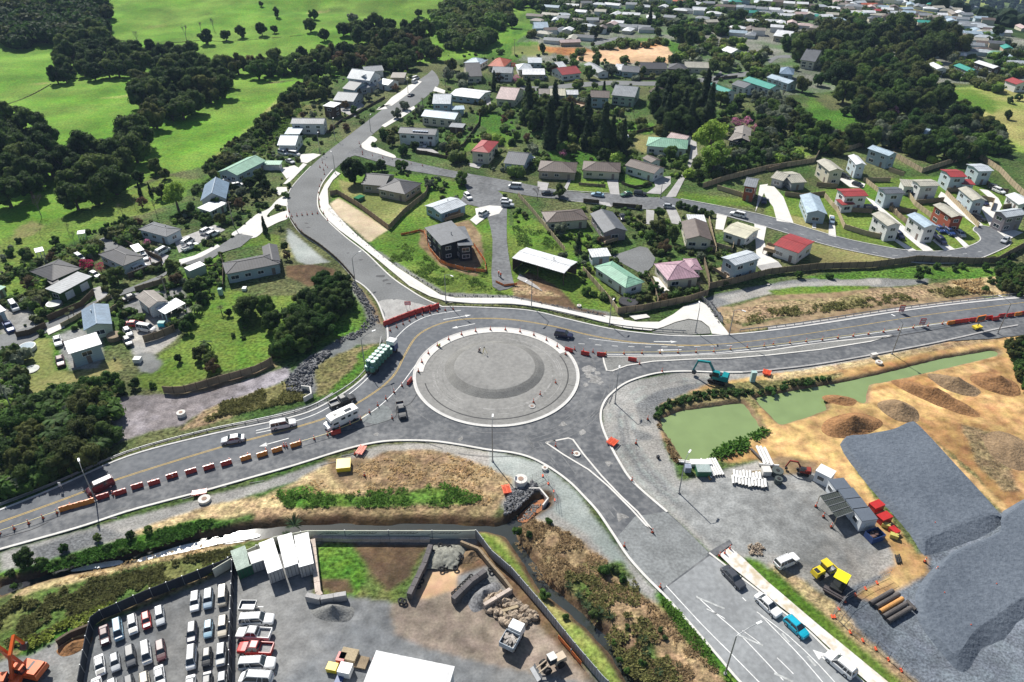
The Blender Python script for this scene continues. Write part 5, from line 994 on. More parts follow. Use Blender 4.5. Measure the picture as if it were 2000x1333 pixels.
H('white two storey house with red roof and red lower lean roof', [((1650, 384), (1697, 383), (1688, 368), 5.4, 'g', dict(slope=.15)), ((1645, 401), (1671, 399), (1662, 389), 3, 'f')], 'red', 'white', 'the red roofed two storey house')
H('grey and white two storey house with slate roof', [((1730, 379), (1769, 378), (1758, 365), 5.4, 'g', dict(slope=.15))], 'slate', 'pblue', 'the slate roofed two storey house')
H('two storey house with tan roof and a glazed lower wing', [((1798, 364), (1837, 363), (1826, 350), 5.4, 'g', dict(slope=.15)), ((1765, 364), (1795, 366), (1788, 354), 3.4, 'f')], 'tan', 'white', 'the tan roofed winged house')
H('white two storey house with bright red roof near the ridge end', [((1857, 346), (1890, 346), (1881, 331), 5.4, 'g', dict(slope=.15)), ((1880, 360), (1906, 361), (1900, 352), 3, 'f')], 'red', 'pblue', 'the far red roofed two storey house')
H('pale grey two storey house at the back right of the subdivision', [((1912, 335), (1942, 334), (1935, 321), 5.4, 'g', dict(slope=.15))], 'pale', 'pblue', None)
H('grey and white two storey house above the turning circle', [((1900, 392), (1871, 368), (1890, 362), 5.4, 'g')], 'tan', 'pblue', 'the grey house above the turning circle')
H('red brick and white two storey house beside the parked cars', [((1859, 425), (1822, 400), (1840, 394), 5.4, 'g', dict(slope=.25))], 'tan', 'brick', 'the brick two storey house')
H('white two storey house with light blue gable by a tall drive', [((1806, 445), (1771, 420), (1790, 413), 5.4, 'g')], 'lblue', 'white', 'the light blue gabled two storey house')
H('white and brown two storey house with taupe gable', [((1734, 442), (1702, 418), (1722, 411), 5.4, 'g')], 'tan', 'white', 'the taupe gabled two storey house')
H('house with broad red roof and deck alone by the empty lot', [((1510, 478), (1560, 495), (1564, 463), 3.8, 'g', dict(slope=.12))], 'red', 'white', 'the broad red roofed house')
H('white roofed long house at the right edge', [((1963, 381), (1990, 400), (2008, 390), 3, 'g')], 'white', 'white', None)
H('brown and grey two storey house cut by the right edge', [((1966, 425), (2006, 419), (2000, 404), 5.4, 'g')], 'pale', 'mauve', 'the brown two storey house at the edge')
H('cream two storey house with tan gable below the bush', [((1620, 335), (1594, 316), (1612, 307), 5.4, 'g')], 'tan', 'cream', 'the tan gabled cream house')
H('narrow white two storey house between tan and grey houses', [((1672, 322), (1656, 305), (1672, 300), 5.4, 'g')], 'white', 'pblue', 'the narrow white house')
H('grey blue two storey house right under the bush', [((1694, 290), (1736, 306), (1743, 298), 5.4, 'g')], 'lblue', 'gblue', 'the grey blue house under the bush')
H('tall cream house with steep dark roof beside the wooded knoll', [((1563, 117), (1592, 122), (1584, 108), 4.5, 'g', dict(slope=.6))], 'slate', 'cream', 'the steep roofed cream house', wins=1)
H('blue grey hip roofed house left of the wooded knoll', [((1522, 144), (1550, 147), (1559, 136), 4, 'h')], 'blue', 'gblue', None, wins=1)
H('long pale blue roofed house left of the wooded knoll', [((1497, 151), (1540, 164), (1546, 157), 4, 'g')], 'lblue', 'pblue', 'the long pale blue roofed house', wins=1)
H('white roofed brown house uphill of the steep cream house', [((1510, 70), (1543, 74), (1545, 65), 3.5, 'g')], 'white', 'tan', None, wins=1)
H('long white gabled house behind the wooded knoll', [((1811, 125), (1830, 136), (1845, 132), 4, 'g')], 'white', 'white', 'the long white gabled house', wins=1)
H('green roofed house behind the wooded knoll', [((1862, 128), (1893, 140), (1902, 135), 4, 'g')], 'teal', 'grey', None, wins=1)
H('long low white roofed house far right of the wooded knoll', [((1902, 122), (1940, 134), (1945, 129), 4, 'g')], 'white', 'dbrown', None, wins=1)
H('white house with crimson roof near the right edge', [((1962, 157), (1985, 166), (1992, 158), 4, 'g')], 'red', 'white', 'the crimson roofed house', wins=1)
H('small pale house hidden in the trees above the subdivision', [((1783, 260), (1806, 265), (1812, 252), 5, 'g')], 'lblue', 'pblue', 'the small hidden pale house', wins=1)
H('long blue shed with pale roof beside the far green paddock', [((1044, 56), (1072, 57), (1070, 49), 3, 'g')], 'lblue', 'blue', 'the long blue shed', 'shed', 'shed', wins=0)
LM += [(at(330, 50).x, at(330, 50).y, 'the far pasture hill'), (at(110, 150).x, at(110, 150).y, 'the dark shelter belt'), (at(400, 300).x, at(400, 300).y, 'the lower pasture'), (at(500, 620).x, at(500, 620).y, 'the lawn above the stream bend'), (at(60, 850).x, at(60, 850).y, 'the lower left bush'), (at(1240, 130).x, at(1240, 130).y, 'the bare earthworks'), (at(1600, 220).x, at(1600, 220).y, 'the green glade'), (at(250, 1060).x, at(250, 1060).y, 'the shiny stream'), (at(1150, 1150).x, at(1150, 1150).y, 'the brown stream bank'), (at(1400, 760).x, at(1400, 760).y, 'the green pond'), (at(60, 440).x, at(60, 440).y, 'the dry garden patch'), (at(1900, 640).x, at(1900, 640).y, 'the right end of the main road')]
# far town, seen only as small roofs
FT = {}
def far_house(x, y, k):
    key = random.choice(('white', 'pale', 'grey', 'taupe', 'slate', 'rust', 'white', 'pale', 'tan', 'brown', 'grey', 'lblue', 'white') if random.random() < .93 else ('terra', 'red', 'teal', 'green'))
    wk = random.choice(('white', 'cream', 'pblue', 'tan', 'white')); v = random.randrange(3)
    if (key, v) not in FT:
        L, Wd, e = ((15, 9, 3), (18, 8.5, 3), (12, 9, 4.6))[v]; w2, l2 = Wd/2, L/2; rr = l2-w2 if v == 0 else l2; r = MB(); z = e+1.6
        r.add([(-l2, -w2, e), (l2, -w2, e), (l2, w2, e), (-l2, w2, e), (-rr, 0, z), (rr, 0, z)], [(0, 1, 5, 4), (1, 2, 5), (2, 3, 4, 5), (3, 0, 4), (3, 2, 1, 0)])
        FT[(key, v)] = r.mesh('roof', roofm(key))
    if ('w', wk, v) not in FT:
        L, Wd, e = ((15, 9, 3), (18, 8.5, 3), (12, 9, 4.6))[v]; FT[('w', wk, v)] = MB().box((0, 0, e/2-.5), (L-.9, Wd-.9, e+1)).mesh('wall', wallm(wk))
    p = at(x, y); o = thing('far_house', (p.x, p.y, p.z), random.choice((-.35, -.2, 1.25, -.35, .1))+U(-.15, .15), dict(white='far small house with a bright white roof', pale='far small house with a pale grey roof', grey='far small house with a mid grey roof', slate='far small house with a slate roof', taupe='far small house with a taupe roof', rust='far small house with a faded pinkish roof', tan='far small house with a tan roof', terra='far small house with an orange roof', red='far small house with a red roof', teal='far small house with a teal roof', green='far small house with a pale green roof', brown='far small house with a brown roof', lblue='far small house with a light blue roof')[key]+' in the distant town, '+('left' if x < 1250 else 'middle' if x < 1550 else 'right' if x < 1800 else 'far right')+(' back' if y < 25 else ' centre' if y < 55 else ' front'), 'house', 'small houses of the distant town with '+key+' roofs')
    HC.append((p.x, p.y, 4.)); o.scale = (.74,)*3; put('roof', FT[(key, v)], o); put('wall', FT[('w', wk, v)], o)
def far_row(pts, step, rows, dy, jit=4, k=1.):
    P = [Vector((x, y, 0)) for x, y in pts]
    for r in range(rows):
        acc = 0
        for i in range(len(P)-1):
            L = (P[i+1]-P[i]).length; s = acc
            while s < L:
                q = P[i]+(P[i+1]-P[i])*(s/L); far_house(q.x+U(-jit, jit), q.y+r*dy+U(-1.5, 1.5), k); s += step*U(.8, 1.35)
            acc = s-L
far_row([(1045, 38), (1150, 30), (1240, 34), (1330, 48)], 30, 1, 0); far_row([(1050, 45), (1120, 44), (1230, 55)], 28, 1, 0, 6); far_row([(1080, 20), (1170, 14), (1280, 20), (1400, 32)], 30, 1, 0)
far_row([(1150, 3), (1250, 5), (1330, 9), (1500, 28)], 26, 1, 0, 5); far_row([(1370, 42), (1400, 60), (1470, 75)], 24, 1, 0); far_row([(1340, 25), (1450, 22), (1580, 34), (1640, 45)], 22, 1, 0)
far_row([(1420, 8), (1520, 12), (1640, 22), (1720, 45)], 20, 1, 0); far_row([(1440, 45), (1500, 48), (1560, 55), (1600, 60)], 24, 1, 0); far_row([(1470, 30), (1560, 38), (1640, 38)], 20, 1, 0)
far_row([(1640, 8), (1720, 18), (1790, 30), (1880, 48), (1960, 72)], 14, 1, 0, 2); far_row([(1650, 14), (1720, 26), (1800, 38), (1880, 58), (1940, 74)], 15, 1, 0, 2); far_row([(1680, 30), (1760, 42), (1850, 62), (1930, 82)], 18, 1, 0, 3)
far_row([(1690, 4), (1760, 10), (1850, 28), (1930, 50)], 13, 1, 0, 2); far_row([(1870, 75), (1900, 85), (1960, 100)], 18, 1, 0, 4); far_row([(1780, 95), (1800, 110), (1860, 112), (1930, 108)], 26, 1, 0, 4); far_row([(1060, 70), (1110, 66), (1110, 84), (1150, 78)], 20, 1, 0, 4)
far_row([(1230, 66), (1270, 62), (1180, 56)], 26, 1, 0, 4); far_row([(1080, 84), (1130, 90)], 22, 1, 0, 3); far_row([(1440, 60), (1480, 68), (1530, 58)], 24, 1, 0, 4); far_row([(1150, 58), (1200, 68)], 28, 1, 0, 4); far_row([(1900, 100), (1960, 115), (1990, 130)], 24, 1, 0, 4)
far_row([(1790, 8), (1860, 22), (1930, 28), (1990, 60)], 22, 1, 0, 8); far_row([(1840, 4), (1900, 12), (1960, 45)], 24, 1, 0, 8)
# ---------------- trees
DG = ('d', 'd', 'd', 'o', 'd'); MX = ('d', 'g', 'o', 'g', 'd', 's')
wood([(128, 75), (190, 50), (218, 75), (215, 90), (320, 95), (385, 98), (392, 112), (300, 130), (200, 135), (108, 150), (105, 120)], 21, 'dddd', ('dark trees of the long shelter belt', 'in the long shelter belt on the pasture'))
wood([(262, 150), (330, 130), (430, 130), (448, 160), (415, 190), (370, 215), (300, 230), (255, 190)], 25, 'dddo', ('dark trees of the middle pasture grove', 'in the middle grove on the pasture'))
wood([(0, 230), (55, 225), (100, 258), (98, 320), (60, 360), (0, 380)], 34, 'd', ('dark trees at the left edge', 'in the dark grove at the left edge'))
wood([(125, 310), (165, 280), (215, 300), (262, 235), (280, 260), (240, 330), (190, 380), (140, 385), (112, 350)], 32, 'd', ('dark trees of the gully grove', 'in the gully grove below the pasture'))
wood([(430, 125), (560, 112), (640, 100), (700, 95), (760, 75), (840, 80), (850, 100), (780, 125), (700, 128), (640, 140), (560, 135), (480, 140)], 19, 'ddgodr', ('trees of the belt above the village', 'in the belt above the village street'))
wood([(655, 52), (740, 45), (830, 60), (840, 72), (700, 75)], 19, 'd', ('dark trees of the paddock hedge', 'in the hedge across the far paddock'))
wood([(1, 0), (2, 0)], 5, 'd', ('', ''), 0)
wood([(500, 245), (560, 190), (600, 150), (640, 160), (630, 180), (560, 200), (540, 230), (510, 260)], 14, 'osgd', ('bushes on the scrubby bank', 'on the scrubby bank above the village'))
wood([(395, 330), (470, 265), (520, 240), (520, 262), (470, 290), (430, 330)], 10, 'ssog', ('bushes under the pasture edge', 'under the pasture edge'))
wood([(1590, 58), (1650, 45), (1700, 60), (1750, 50), (1860, 60), (1875, 90), (1800, 105), (1780, 140), (1850, 170), (1858, 195), (1800, 210), (1750, 205), (1690, 220), (1660, 200), (1640, 165), (1600, 110), (1550, 100), (1545, 75)], 25, 'dodogd', ('dark trees of the wooded knoll', 'on the wooded knoll'))
wood([(1655, 262), (1700, 240), (1790, 230), (1900, 210), (1955, 250), (1965, 285), (1900, 300), (1800, 290), (1740, 272), (1690, 278)], 22, 'gdodwg', ('mixed trees behind the subdivision', 'behind the subdivision fence'))
wood([(1480, 190), (1540, 200), (1590, 245), (1650, 262), (1640, 290), (1590, 285), (1560, 250), (1520, 240), (1510, 300), (1450, 320), (1440, 300), (1490, 250)], 18, 'godgsw', ('mixed trees beside the green glade', 'between the glade and the brick house'))
wood([(0, 820), (30, 800), (100, 805), (190, 775), (205, 800), (210, 850), (170, 890), (60, 920), (0, 925)], 32, 'dgsfof', ('bush and ferns beside the west road', 'in the bush beside the west road'))
wood([(602, 560), (640, 535), (668, 545), (678, 580), (640, 630), (590, 670), (545, 685), (565, 640), (590, 600)], 24, 'ddg', ('dark trees on the bank of the north arm', 'on the bank beside the north arm'))
wood([(1025, 185), (1060, 190), (1150, 225), (1215, 250), (1225, 285), (1165, 285), (1100, 255), (1035, 240)], 21, 'ddcd', ('dark trees of the village gully', 'in the gully between the village houses'))
wood([(1290, 160), (1330, 150), (1385, 180), (1400, 215), (1360, 245), (1300, 240), (1280, 200)], 21, 'dcdd', ('tall dark conifers behind the lime green tree', 'in the clump behind the lime green tree'))
wood([(1950, 520), (2010, 515), (2010, 575), (1950, 560)], 12, 'gso', ('bushes at the right edge above the road', 'at the right edge above the road')); wood([(1975, 672), (2010, 660), (2010, 760), (1990, 730)], 14, 'got', ('bushes at the right edge below the road', 'at the right edge below the road'))
GCD = [('dark', 0), ('dark', 0), ('dark', 0), ('olive', 0), ('mid', 0)]
GC3 = [('dark', 0), ('mid', 0), ('olive', 0), ('dark', 0), ('mid', 0), ('olive', 0), ('mid', 0), ('silver', 0), ('olive', 0), ('fresh', 0), ('lime', 0), ('dark', 0)]
mass('town_trees', [[(1050, 2), (1300, 0), (1700, 2), (1800, 30), (2000, 90), (2000, 145), (1850, 100), (1600, 62), (1420, 70), (1340, 70), (1180, 64), (1050, 60)]], 900, 1.5, 4.2, GC3, 'garden trees massed among the distant town roofs', 60, 'trees', .35, True)
mass('town_trees', [[(1130, 104), (1330, 68), (1420, 75), (1500, 100), (1530, 160), (1440, 150), (1370, 125), (1320, 122), (1340, 85), (1110, 110)], [(1790, 145), (1880, 165), (1960, 185), (2000, 160), (2000, 120), (1930, 100), (1870, 108), (1820, 105), (1790, 112)], [(1010, 62), (1110, 60), (1160, 90), (1060, 90)]], 260, 1.8, 4.2, GC3, 'garden trees massed around earthworks and knoll', 90, 'trees', .5)
mass('far_wood', [[(0, 20), (60, 8), (205, 35), (215, 60), (150, 92), (90, 92), (40, 98), (0, 92)], [(70, 0), (210, -10), (210, 15), (150, 35), (70, 15)]], 150, 5, 8.5, GCD, 'dark far wood at the top left', 260, 'trees', 0, False)
mass('far_wood', [[(855, 20), (900, 0), (1000, -8), (1100, -5), (1080, 12), (1005, 22), (990, 55), (950, 88), (930, 105), (870, 100), (850, 50)]], 190, 4, 7, GCD, 'dark far wood at the top middle', 220, 'trees', 0, False)
T = tree
for r in [(1390, 268, 36, 'l'), (1398, 300, 30, 'l'), (340, 378, 28, 'l'), (312, 372, 18, 'o'), (1310, 300, 16, 'g'), (1295, 315, 12, 'g'), (1060, 95, 9, 'd'), (1165, 62, 14, 'o'), (1322, 62, 18, 'g'), (1350, 75, 15, 'd'), (1410, 55, 16, 'g'), (1440, 30, 16, 'd'), (1380, 92, 13, 'g'), (1320, 115, 10, 'd'), (1165, 118, 14, 'd'), (1150, 142, 14, 'g'), (1076, 132, 13, 'o'), (1190, 135, 16, 'w'), (1255, 140, 9, 'd'), (1292, 155, 12, 'd'), (1180, 172, 8, 'c'), (1395, 130, 13, 'd'), (1420, 120, 15, 'o'), (1480, 120, 15, 'd'), (1345, 140, 11, 'b'),
          (690, 335, 25, 'd'), (725, 325, 14, 'g'), (745, 322, 14, 'd'), (783, 322, 14, 'g'), (900, 347, 17, 'g'), (838, 358, 12, 'w'), (1092, 372, 14, 'd'), (1095, 447, 17, 'w'), (1130, 472, 11, 'c'), (1050, 372, 16, 'b'), (1368, 345, 15, 'd'), (1288, 415, 12, 'g'), (1285, 440, 18, 'o'), (1315, 460, 16, 'd'), (1270, 460, 14, 'g'), (1247, 440, 9, 'g'), (1300, 480, 15, 'r'), (1340, 405, 9, 's'), (1355, 408, 10, 's'), (1372, 413, 10, 's'), (1385, 418, 10, 's'), (1325, 400, 10, 's'), (1370, 500, 11, 'w'), (1370, 560, 14, 'b'), (1297, 580, 11, 'r'), (1275, 560, 11, 'g'), (1262, 535, 9, 'g'), (1172, 470, 8, 'r'), (1100, 500, 12, 'w'), (1130, 495, 10, 'b'), (1145, 570, 12, 't'), (1160, 575, 9, 't'),
          (880, 125, 15, 'o'), (875, 145, 14, 'w'), (905, 150, 14, 'w'), (965, 160, 9, 'c'), (945, 120, 8, 'd'), (820, 112, 12, 'r'), (850, 105, 15, 'o'), (760, 115, 16, 'd'), (795, 125, 13, 'd'), (740, 80, 14, 'r'), (710, 100, 15, 'w'), (770, 95, 14, 'g'), (680, 140, 13, 't'), (700, 130, 11, 't'), (738, 128, 9, 't'), (605, 48, 14, 'd'), (632, 68, 12, 'd'), (612, 28, 11, 'g'), (688, 35, 13, 'w'), (818, 25, 8, 'd'), (840, 24, 7, 'd'), (540, 25, 9, 'd'), (510, 8, 5, 'd'), (535, 57, 8, 'd'), (510, 57, 12, 'd'), (470, 62, 12, 'd'), (400, 72, 14, 'd'), (440, 68, 11, 'd'), (202, 30, 8, 'd'), (175, 35, 10, 'd'), (150, 20, 12, 'o'), (265, 68, 12, 'k'), (360, 60, 14, 'k'), (390, 50, 10, 'k'), (415, 45, 12, 'k'),
          (820, 215, 12, 'w'), (790, 205, 12, 'w'), (775, 222, 12, 'w'), (840, 198, 10, 'd'), (825, 195, 7, 'y'), (750, 262, 12, 'g'), (765, 275, 12, 'o'), (788, 292, 14, 'g'), (810, 285, 10, 'd'), (730, 283, 8, 't'), (800, 240, 9, 'g'), (950, 75, 14, 'g'), (1000, 40, 14, 'd'), (870, 240, 8, 'g'), (880, 290, 12, 'o'), (865, 285, 10, 'w'), (985, 235, 10, 'r'), (915, 195, 8, 's'), (945, 215, 9, 'd'), (975, 150, 10, 'r'), (1010, 155, 9, 'p'), (1004, 128, 6, 'q'),
          (700, 180, 7, 'r'), (772, 170, 8, 'r'), (675, 205, 10, 'r'), (690, 215, 10, 'g'), (645, 215, 8, 'w'), (640, 180, 9, 'o'), (720, 190, 9, 'w'), (735, 180, 7, 'w'), (610, 225, 8, 'w'), (590, 225, 7, 'r'), (560, 215, 14, 'o'), (530, 235, 16, 'g'), (505, 262, 14, 'g'), (625, 298, 9, 'b'), (650, 250, 8, 'r'), (675, 248, 9, 'r'), (615, 272, 7, 's'), (480, 290, 10, 'w'), (470, 310, 9, 'b'), (300, 325, 16, 'd'), (270, 345, 14, 'd'), (320, 340, 12, 'o'), (455, 310, 11, 'b'), (430, 320, 10, 'o'),
          (60, 345, 22, 'd'), (70, 395, 22, 'b'), (235, 405, 14, 'b'), (260, 395, 11, 'b'), (272, 370, 7, 'c'), (292, 370, 6, 'c'), (275, 395, 12, 'r'), (300, 400, 14, 'b'), (240, 430, 13, 'g'), (225, 440, 9, 't'), (255, 440, 14, 'd'), (270, 435, 10, 'r'), (203, 455, 12, 'd'), (75, 450, 9, 'b'), (130, 445, 11, 'b'), (105, 470, 12, 'g'), (120, 485, 12, 't'), (140, 460, 12, 'b'), (55, 500, 12, 's'), (75, 510, 10, 's'), (65, 530, 14, 's'), (45, 495, 10, 'g'), (165, 475, 8, 't'), (160, 490, 9, 'g'), (100, 505, 12, 'r'), (60, 555, 18, 'r'), (75, 585, 18, 'b'), (40, 530, 10, 't'), (20, 495, 11, 't'), (35, 470, 8, 's'),
          (287, 475, 8, 'p'), (170, 515, 14, 'q'), (195, 522, 10, 'q'), (130, 492, 9, 'q'), (225, 535, 20, 'd'), (227, 575, 14, 'o'), (235, 595, 10, 'd'), (335, 520, 16, 'd'), (340, 545, 14, 'r'), (375, 560, 16, 'd'), (390, 550, 15, 'g'), (395, 580, 14, 'd'), (300, 520, 8, 's'), (425, 395, 14, 'g'), (400, 425, 13, 'g'), (430, 425, 14, 'o'), (370, 405, 12, 's'), (385, 420, 10, 't'), (455, 390, 12, 'o'), (470, 375, 14, 'w'), (485, 355, 14, 'd'), (505, 345, 15, 'd'), (520, 360, 12, 'd'), (440, 360, 8, 'y'), (450, 365, 8, 'd'), (500, 380, 14, 'd'), (470, 400, 12, 'r'), (445, 385, 9, 'g'),
          (382, 600, 15, 'f'), (370, 620, 15, 'g'), (400, 670, 17, 'f'), (390, 690, 18, 'o'), (410, 700, 18, 'd'), (415, 715, 16, 'r'), (348, 700, 9, 'd'), (362, 640, 14, 'g'), (340, 635, 11, 'd'), (480, 600, 28, 'd'), (475, 630, 14, 'g'), (516, 598, 24, 'g'), (530, 625, 24, 'd'), (555, 660, 20, 'd'), (545, 680, 20, 'g'), (590, 650, 16, 'd'), (455, 655, 6, 's'), (475, 660, 6, 's'), (515, 440, 9, 'c'), (546, 440, 10, 'f'), (555, 480, 9, 'd'), (560, 500, 9, 'r'), (430, 600, 10, 'y'), (445, 610, 8, 'd'),
          (140, 605, 9, 'y'), (132, 615, 8, 'y'), (158, 632, 8, 't'), (145, 640, 8, 's'), (80, 650, 9, 's'), (236, 615, 10, 't'), (240, 635, 10, 't'), (237, 655, 9, 'g'), (250, 645, 8, 's'), (328, 600, 9, 'y'), (350, 580, 10, 's'), (60, 592, 9, 's'), (85, 610, 9, 'd'),
          (190, 745, 22, 'g'), (215, 735, 20, 't'), (165, 750, 18, 't'), (155, 770, 20, 'd'), (230, 755, 18, 'g'), (120, 770, 18, 't'), (260, 748, 12, 'd'), (298, 752, 9, 't'), (30, 720, 12, 't'), (25, 745, 13, 'w'), (30, 765, 14, 'w'), (22, 690, 11, 't'), (38, 790, 12, 'g'), (195, 830, 14, 'f'), (145, 900, 15, 'o'), (40, 940, 18, 'd'), (120, 850, 18, 'f'), (60, 870, 20, 'f'), (95, 820, 22, 'd'), (90, 780, 18, 'd'),
          (48, 1092, 22, 'd'), (122, 1070, 11, 'g'), (20, 1120, 10, 's'), (80, 1100, 14, 't'), (190, 1050, 10, 'd'), (255, 1045, 11, 'd'), (288, 1035, 11, 'g'), (210, 1070, 10, 't'), (240, 1078, 11, 't'), (575, 1028, 22, 'x'), (140, 1090, 10, 's'), (110, 1100, 10, 't'), (26, 1145, 8, 't'), (560, 1045, 10, 'x'),
          (1010, 1038, 11, 'g'), (1035, 1045, 9, 's'), (1072, 1018, 9, 't'), (1065, 1160, 14, 't'), (1180, 1115, 14, 't'), (1200, 1110, 12, 's'), (1215, 1130, 11, 't'), (1110, 1145, 10, 'x'), (1130, 1165, 11, 'x'), (1145, 1185, 13, 'x'), (1170, 1195, 13, 'x'), (1190, 1205, 13, 'x'), (1160, 1200, 11, 's'), (1255, 1250, 12, 'x'), (1262, 1275, 13, 'x'), (1255, 1295, 10, 't'), (1285, 1315, 13, 'x'), (1225, 1225, 8, 's'), (1200, 1255, 8, 't'), (1300, 1245, 7, 's'), (1105, 1205, 8, 't'), (1210, 1290, 8, 't'), (1225, 1310, 8, 't'), (1290, 1230, 7, 's'), (1325, 1300, 7, 'x'),
          (1410, 190, 16, 'd'), (1440, 200, 14, 'd'), (1460, 225, 14, 'g'), (1430, 215, 15, 'g'), (1460, 240, 12, 'p'), (1437, 240, 12, 'p'), (1475, 250, 10, 'p'), (1480, 270, 14, 'g'), (1465, 290, 14, 'd'), (1440, 300, 13, 'o'), (1570, 165, 17, 'o'), (1600, 155, 14, 'g'), (1650, 150, 17, 'o'), (1690, 195, 26, 'o'), (1675, 220, 14, 'd'), (1650, 215, 10, 'd'), (1520, 165, 14, 'b'), (1530, 185, 14, 'b'), (1745, 220, 12, 'p'), (1780, 145, 10, 'w'), (1720, 225, 12, 'w'), (1830, 205, 14, 'd'), (1880, 205, 14, 'd'), (1895, 235, 19, 'w'), (1930, 250, 16, 'd'), (1950, 270, 18, 'w'), (1970, 225, 9, 'd'), (1975, 195, 8, 'd'), (1990, 190, 8, 'g'), (1950, 60, 12, 'd'), (1960, 110, 10, 'd'), (1985, 110, 12, 'o'),
          (1210, 225, 12, 'b'), (1240, 220, 10, 'b'), (1190, 240, 12, 't'), (1215, 255, 13, 'w'), (1200, 270, 16, 'd'), (1060, 175, 14, 'd'), (1115, 200, 12, 'r'), (1035, 205, 18, 'd'), (1045, 225, 17, 'd'), (1010, 265, 10, 'g'), (1000, 280, 10, 's'), (1100, 300, 8, 'p'), (1030, 270, 10, 'r'), (1180, 300, 14, 'd'), (1160, 280, 16, 'd'), (970, 300, 9, 'd'), (945, 262, 8, 'g'), (1300, 250, 9, 'c'), (1280, 195, 14, 'c'), (1295, 215, 14, 'c'), (1240, 195, 7, 'y'), (1500, 240, 10, 's'), (1270, 35, 9, 'c'), (1500, 150, 9, 'b'), (1538, 95, 12, 't')]: T(*r)
for i in range(22):   # bamboo-like hedge
    x = 1068+i*4.2; T(x, 232+8*math.sin(i*.9)+i*.8, 8.5, 'c', ('narrow conifers of the tall clipped hedge', 'in the tall dense hedge in the village gully'))
for x, y in ((1795, 525), (1810, 527), (1830, 520), (1865, 525), (1880, 520), (1795, 540), (1620, 540), (1560, 535), (1925, 520), (1940, 505), (1960, 510), (1975, 500), (1955, 530), (1935, 548), (1965, 560), (1985, 545), (1990, 575), (1925, 565)): T(x, y, 9, random.choice('sgt'))

VIL = [[(0, 480), (90, 500), (200, 440), (330, 400), (450, 330), (560, 250), (650, 160), (820, 130), (850, 150), (640, 300), (570, 340), (555, 420), (440, 480), (430, 570), (360, 640), (280, 640), (215, 720), (240, 660), (150, 600), (60, 640), (0, 640)], [(870, 110), (1000, 100), (1140, 120), (1340, 120), (1500, 150), (1560, 250), (1400, 340), (1300, 370), (1000, 345), (850, 310), (740, 270), (800, 230), (860, 170)], [(700, 325), (985, 372), (1000, 400), (1290, 410), (1480, 450), (1500, 530), (1380, 570), (1210, 600), (1130, 560), (1120, 490), (1000, 430), (930, 400), (840, 390), (720, 360)]]
mass('garden_shrubs', VIL, 1700, .4, 1.5, GC3, 'mixed garden shrubs and hedging between the village houses', 45)
mass('garden_trees', VIL[1:2]+[[(870, 110), (1560, 130), (1500, 250), (1000, 240)]], 150, 1.8, 3.6, GC3, 'small garden trees between the upper village houses', 90, 'trees')
mass('scrub', [[(395, 345), (470, 275), (560, 190), (640, 150), (650, 175), (570, 215), (530, 262), (470, 320), (420, 350)], [(60, 560), (140, 500), (260, 440), (280, 470), (160, 510), (60, 620)]], 420, 1., 2.8, GC3, 'scrubby bushes on the bank below the pasture', 60)
mass('scrub', [[(1400, 310), (1500, 240), (1580, 240), (1700, 275), (1960, 260), (1975, 300), (1820, 318), (1750, 300), (1650, 290), (1560, 320), (1400, 350)]], 260, 1.2, 3., GC3, 'bushes filling the edge behind the subdivision fence', 60)
mass('pond_rushes', [[(1275, 815), (1290, 795), (1330, 772), (1390, 765), (1470, 762), (1475, 772), (1400, 778), (1335, 788), (1300, 800), (1288, 822)], [(1478, 770), (1500, 758), (1560, 744), (1625, 735), (1630, 742), (1560, 755), (1490, 778)]], 150, .4, .8, [('fresh', 0), ('mid', 0), ('olive', 0)], 'rushes and low growth along the pond banks', 40, 'rushes', 0, False)
mass('bush', [[(0, 800), (60, 785), (120, 770), (200, 755), (225, 800), (220, 880), (160, 920), (60, 955), (0, 965)], [(0, 725), (22, 690), (44, 690), (46, 780), (20, 820), (0, 820)]], 330, 1.2, 3., GC3, 'undergrowth of the bush beside the west road', 90, 'undergrowth', 0, False)
mass('bush', [[(600, 560), (640, 530), (675, 540), (690, 585), (640, 650), (590, 690), (540, 700), (550, 640)]], 90, 1., 2.2, GC3, 'undergrowth below the dark bank trees', 80, 'undergrowth', 0, False)
# ---------------- fences
def fence(pts, h, m, label, sm=0, name='timber_fence', cap=False, th=.1, post=2.4, z=0., grp=None):
    P = wp(pts); P = cr(P, sm) if sm else P
    o = thing(name, P[0], 0, label, 'wall' if 'wall' in name else 'fence', grp); Q = [p-P[0] for p in P]
    b = MB(); post_b = MB().box((0, 0, (h+.12)/2), (.14, .14, h+.12)); pm = post_b.mesh('post', TIMBD if m in (TIMB, TIMBP, TIMBD) else METAL)
    for i in range(len(Q)-1):
        a, c = Q[i], Q[i+1]; d = (c-a).xy.length
        if d < .05: continue
        rz = math.atan2(c.y-a.y, c.x-a.x); b.box(((a.x+c.x)/2, (a.y+c.y)/2, h/2+(a.z+c.z)/2), (d, th, h), rz)
    pn = b.build('panel', m, o); n = 0; acc = post
    for i in range(len(Q)-1):
        a, c = Q[i], Q[i+1]; d = (c-a).length
        while acc < d and n < 60:
            q = a+(c-a)*(acc/d); pp = put('post', pm, o); pp.location = (q.x, q.y, q.z); n += 1; acc += post
        acc -= d
    if cap:
        b = MB(); ribbon(b, Q, .2, h, h+.05); b.build('cap', m, o)
    return o
fence([(320, 768), (360, 768), (430, 748), (500, 728), (533, 710)], 1.9, TIMB, 'long brown timber fence below the green lawn', 2)
fence([(645, 383), (660, 381), (700, 405), (760, 450), (790, 418), (832, 384), (838, 365)], 1.9, TIMB, 'timber fence around the big dark bungalow lawn')
fence([(567, 428), (587, 456), (625, 482), (662, 513), (692, 547)], 1.1, TIMBD, 'dark timber barrier fence along the north arm', 4, 'barrier_fence')
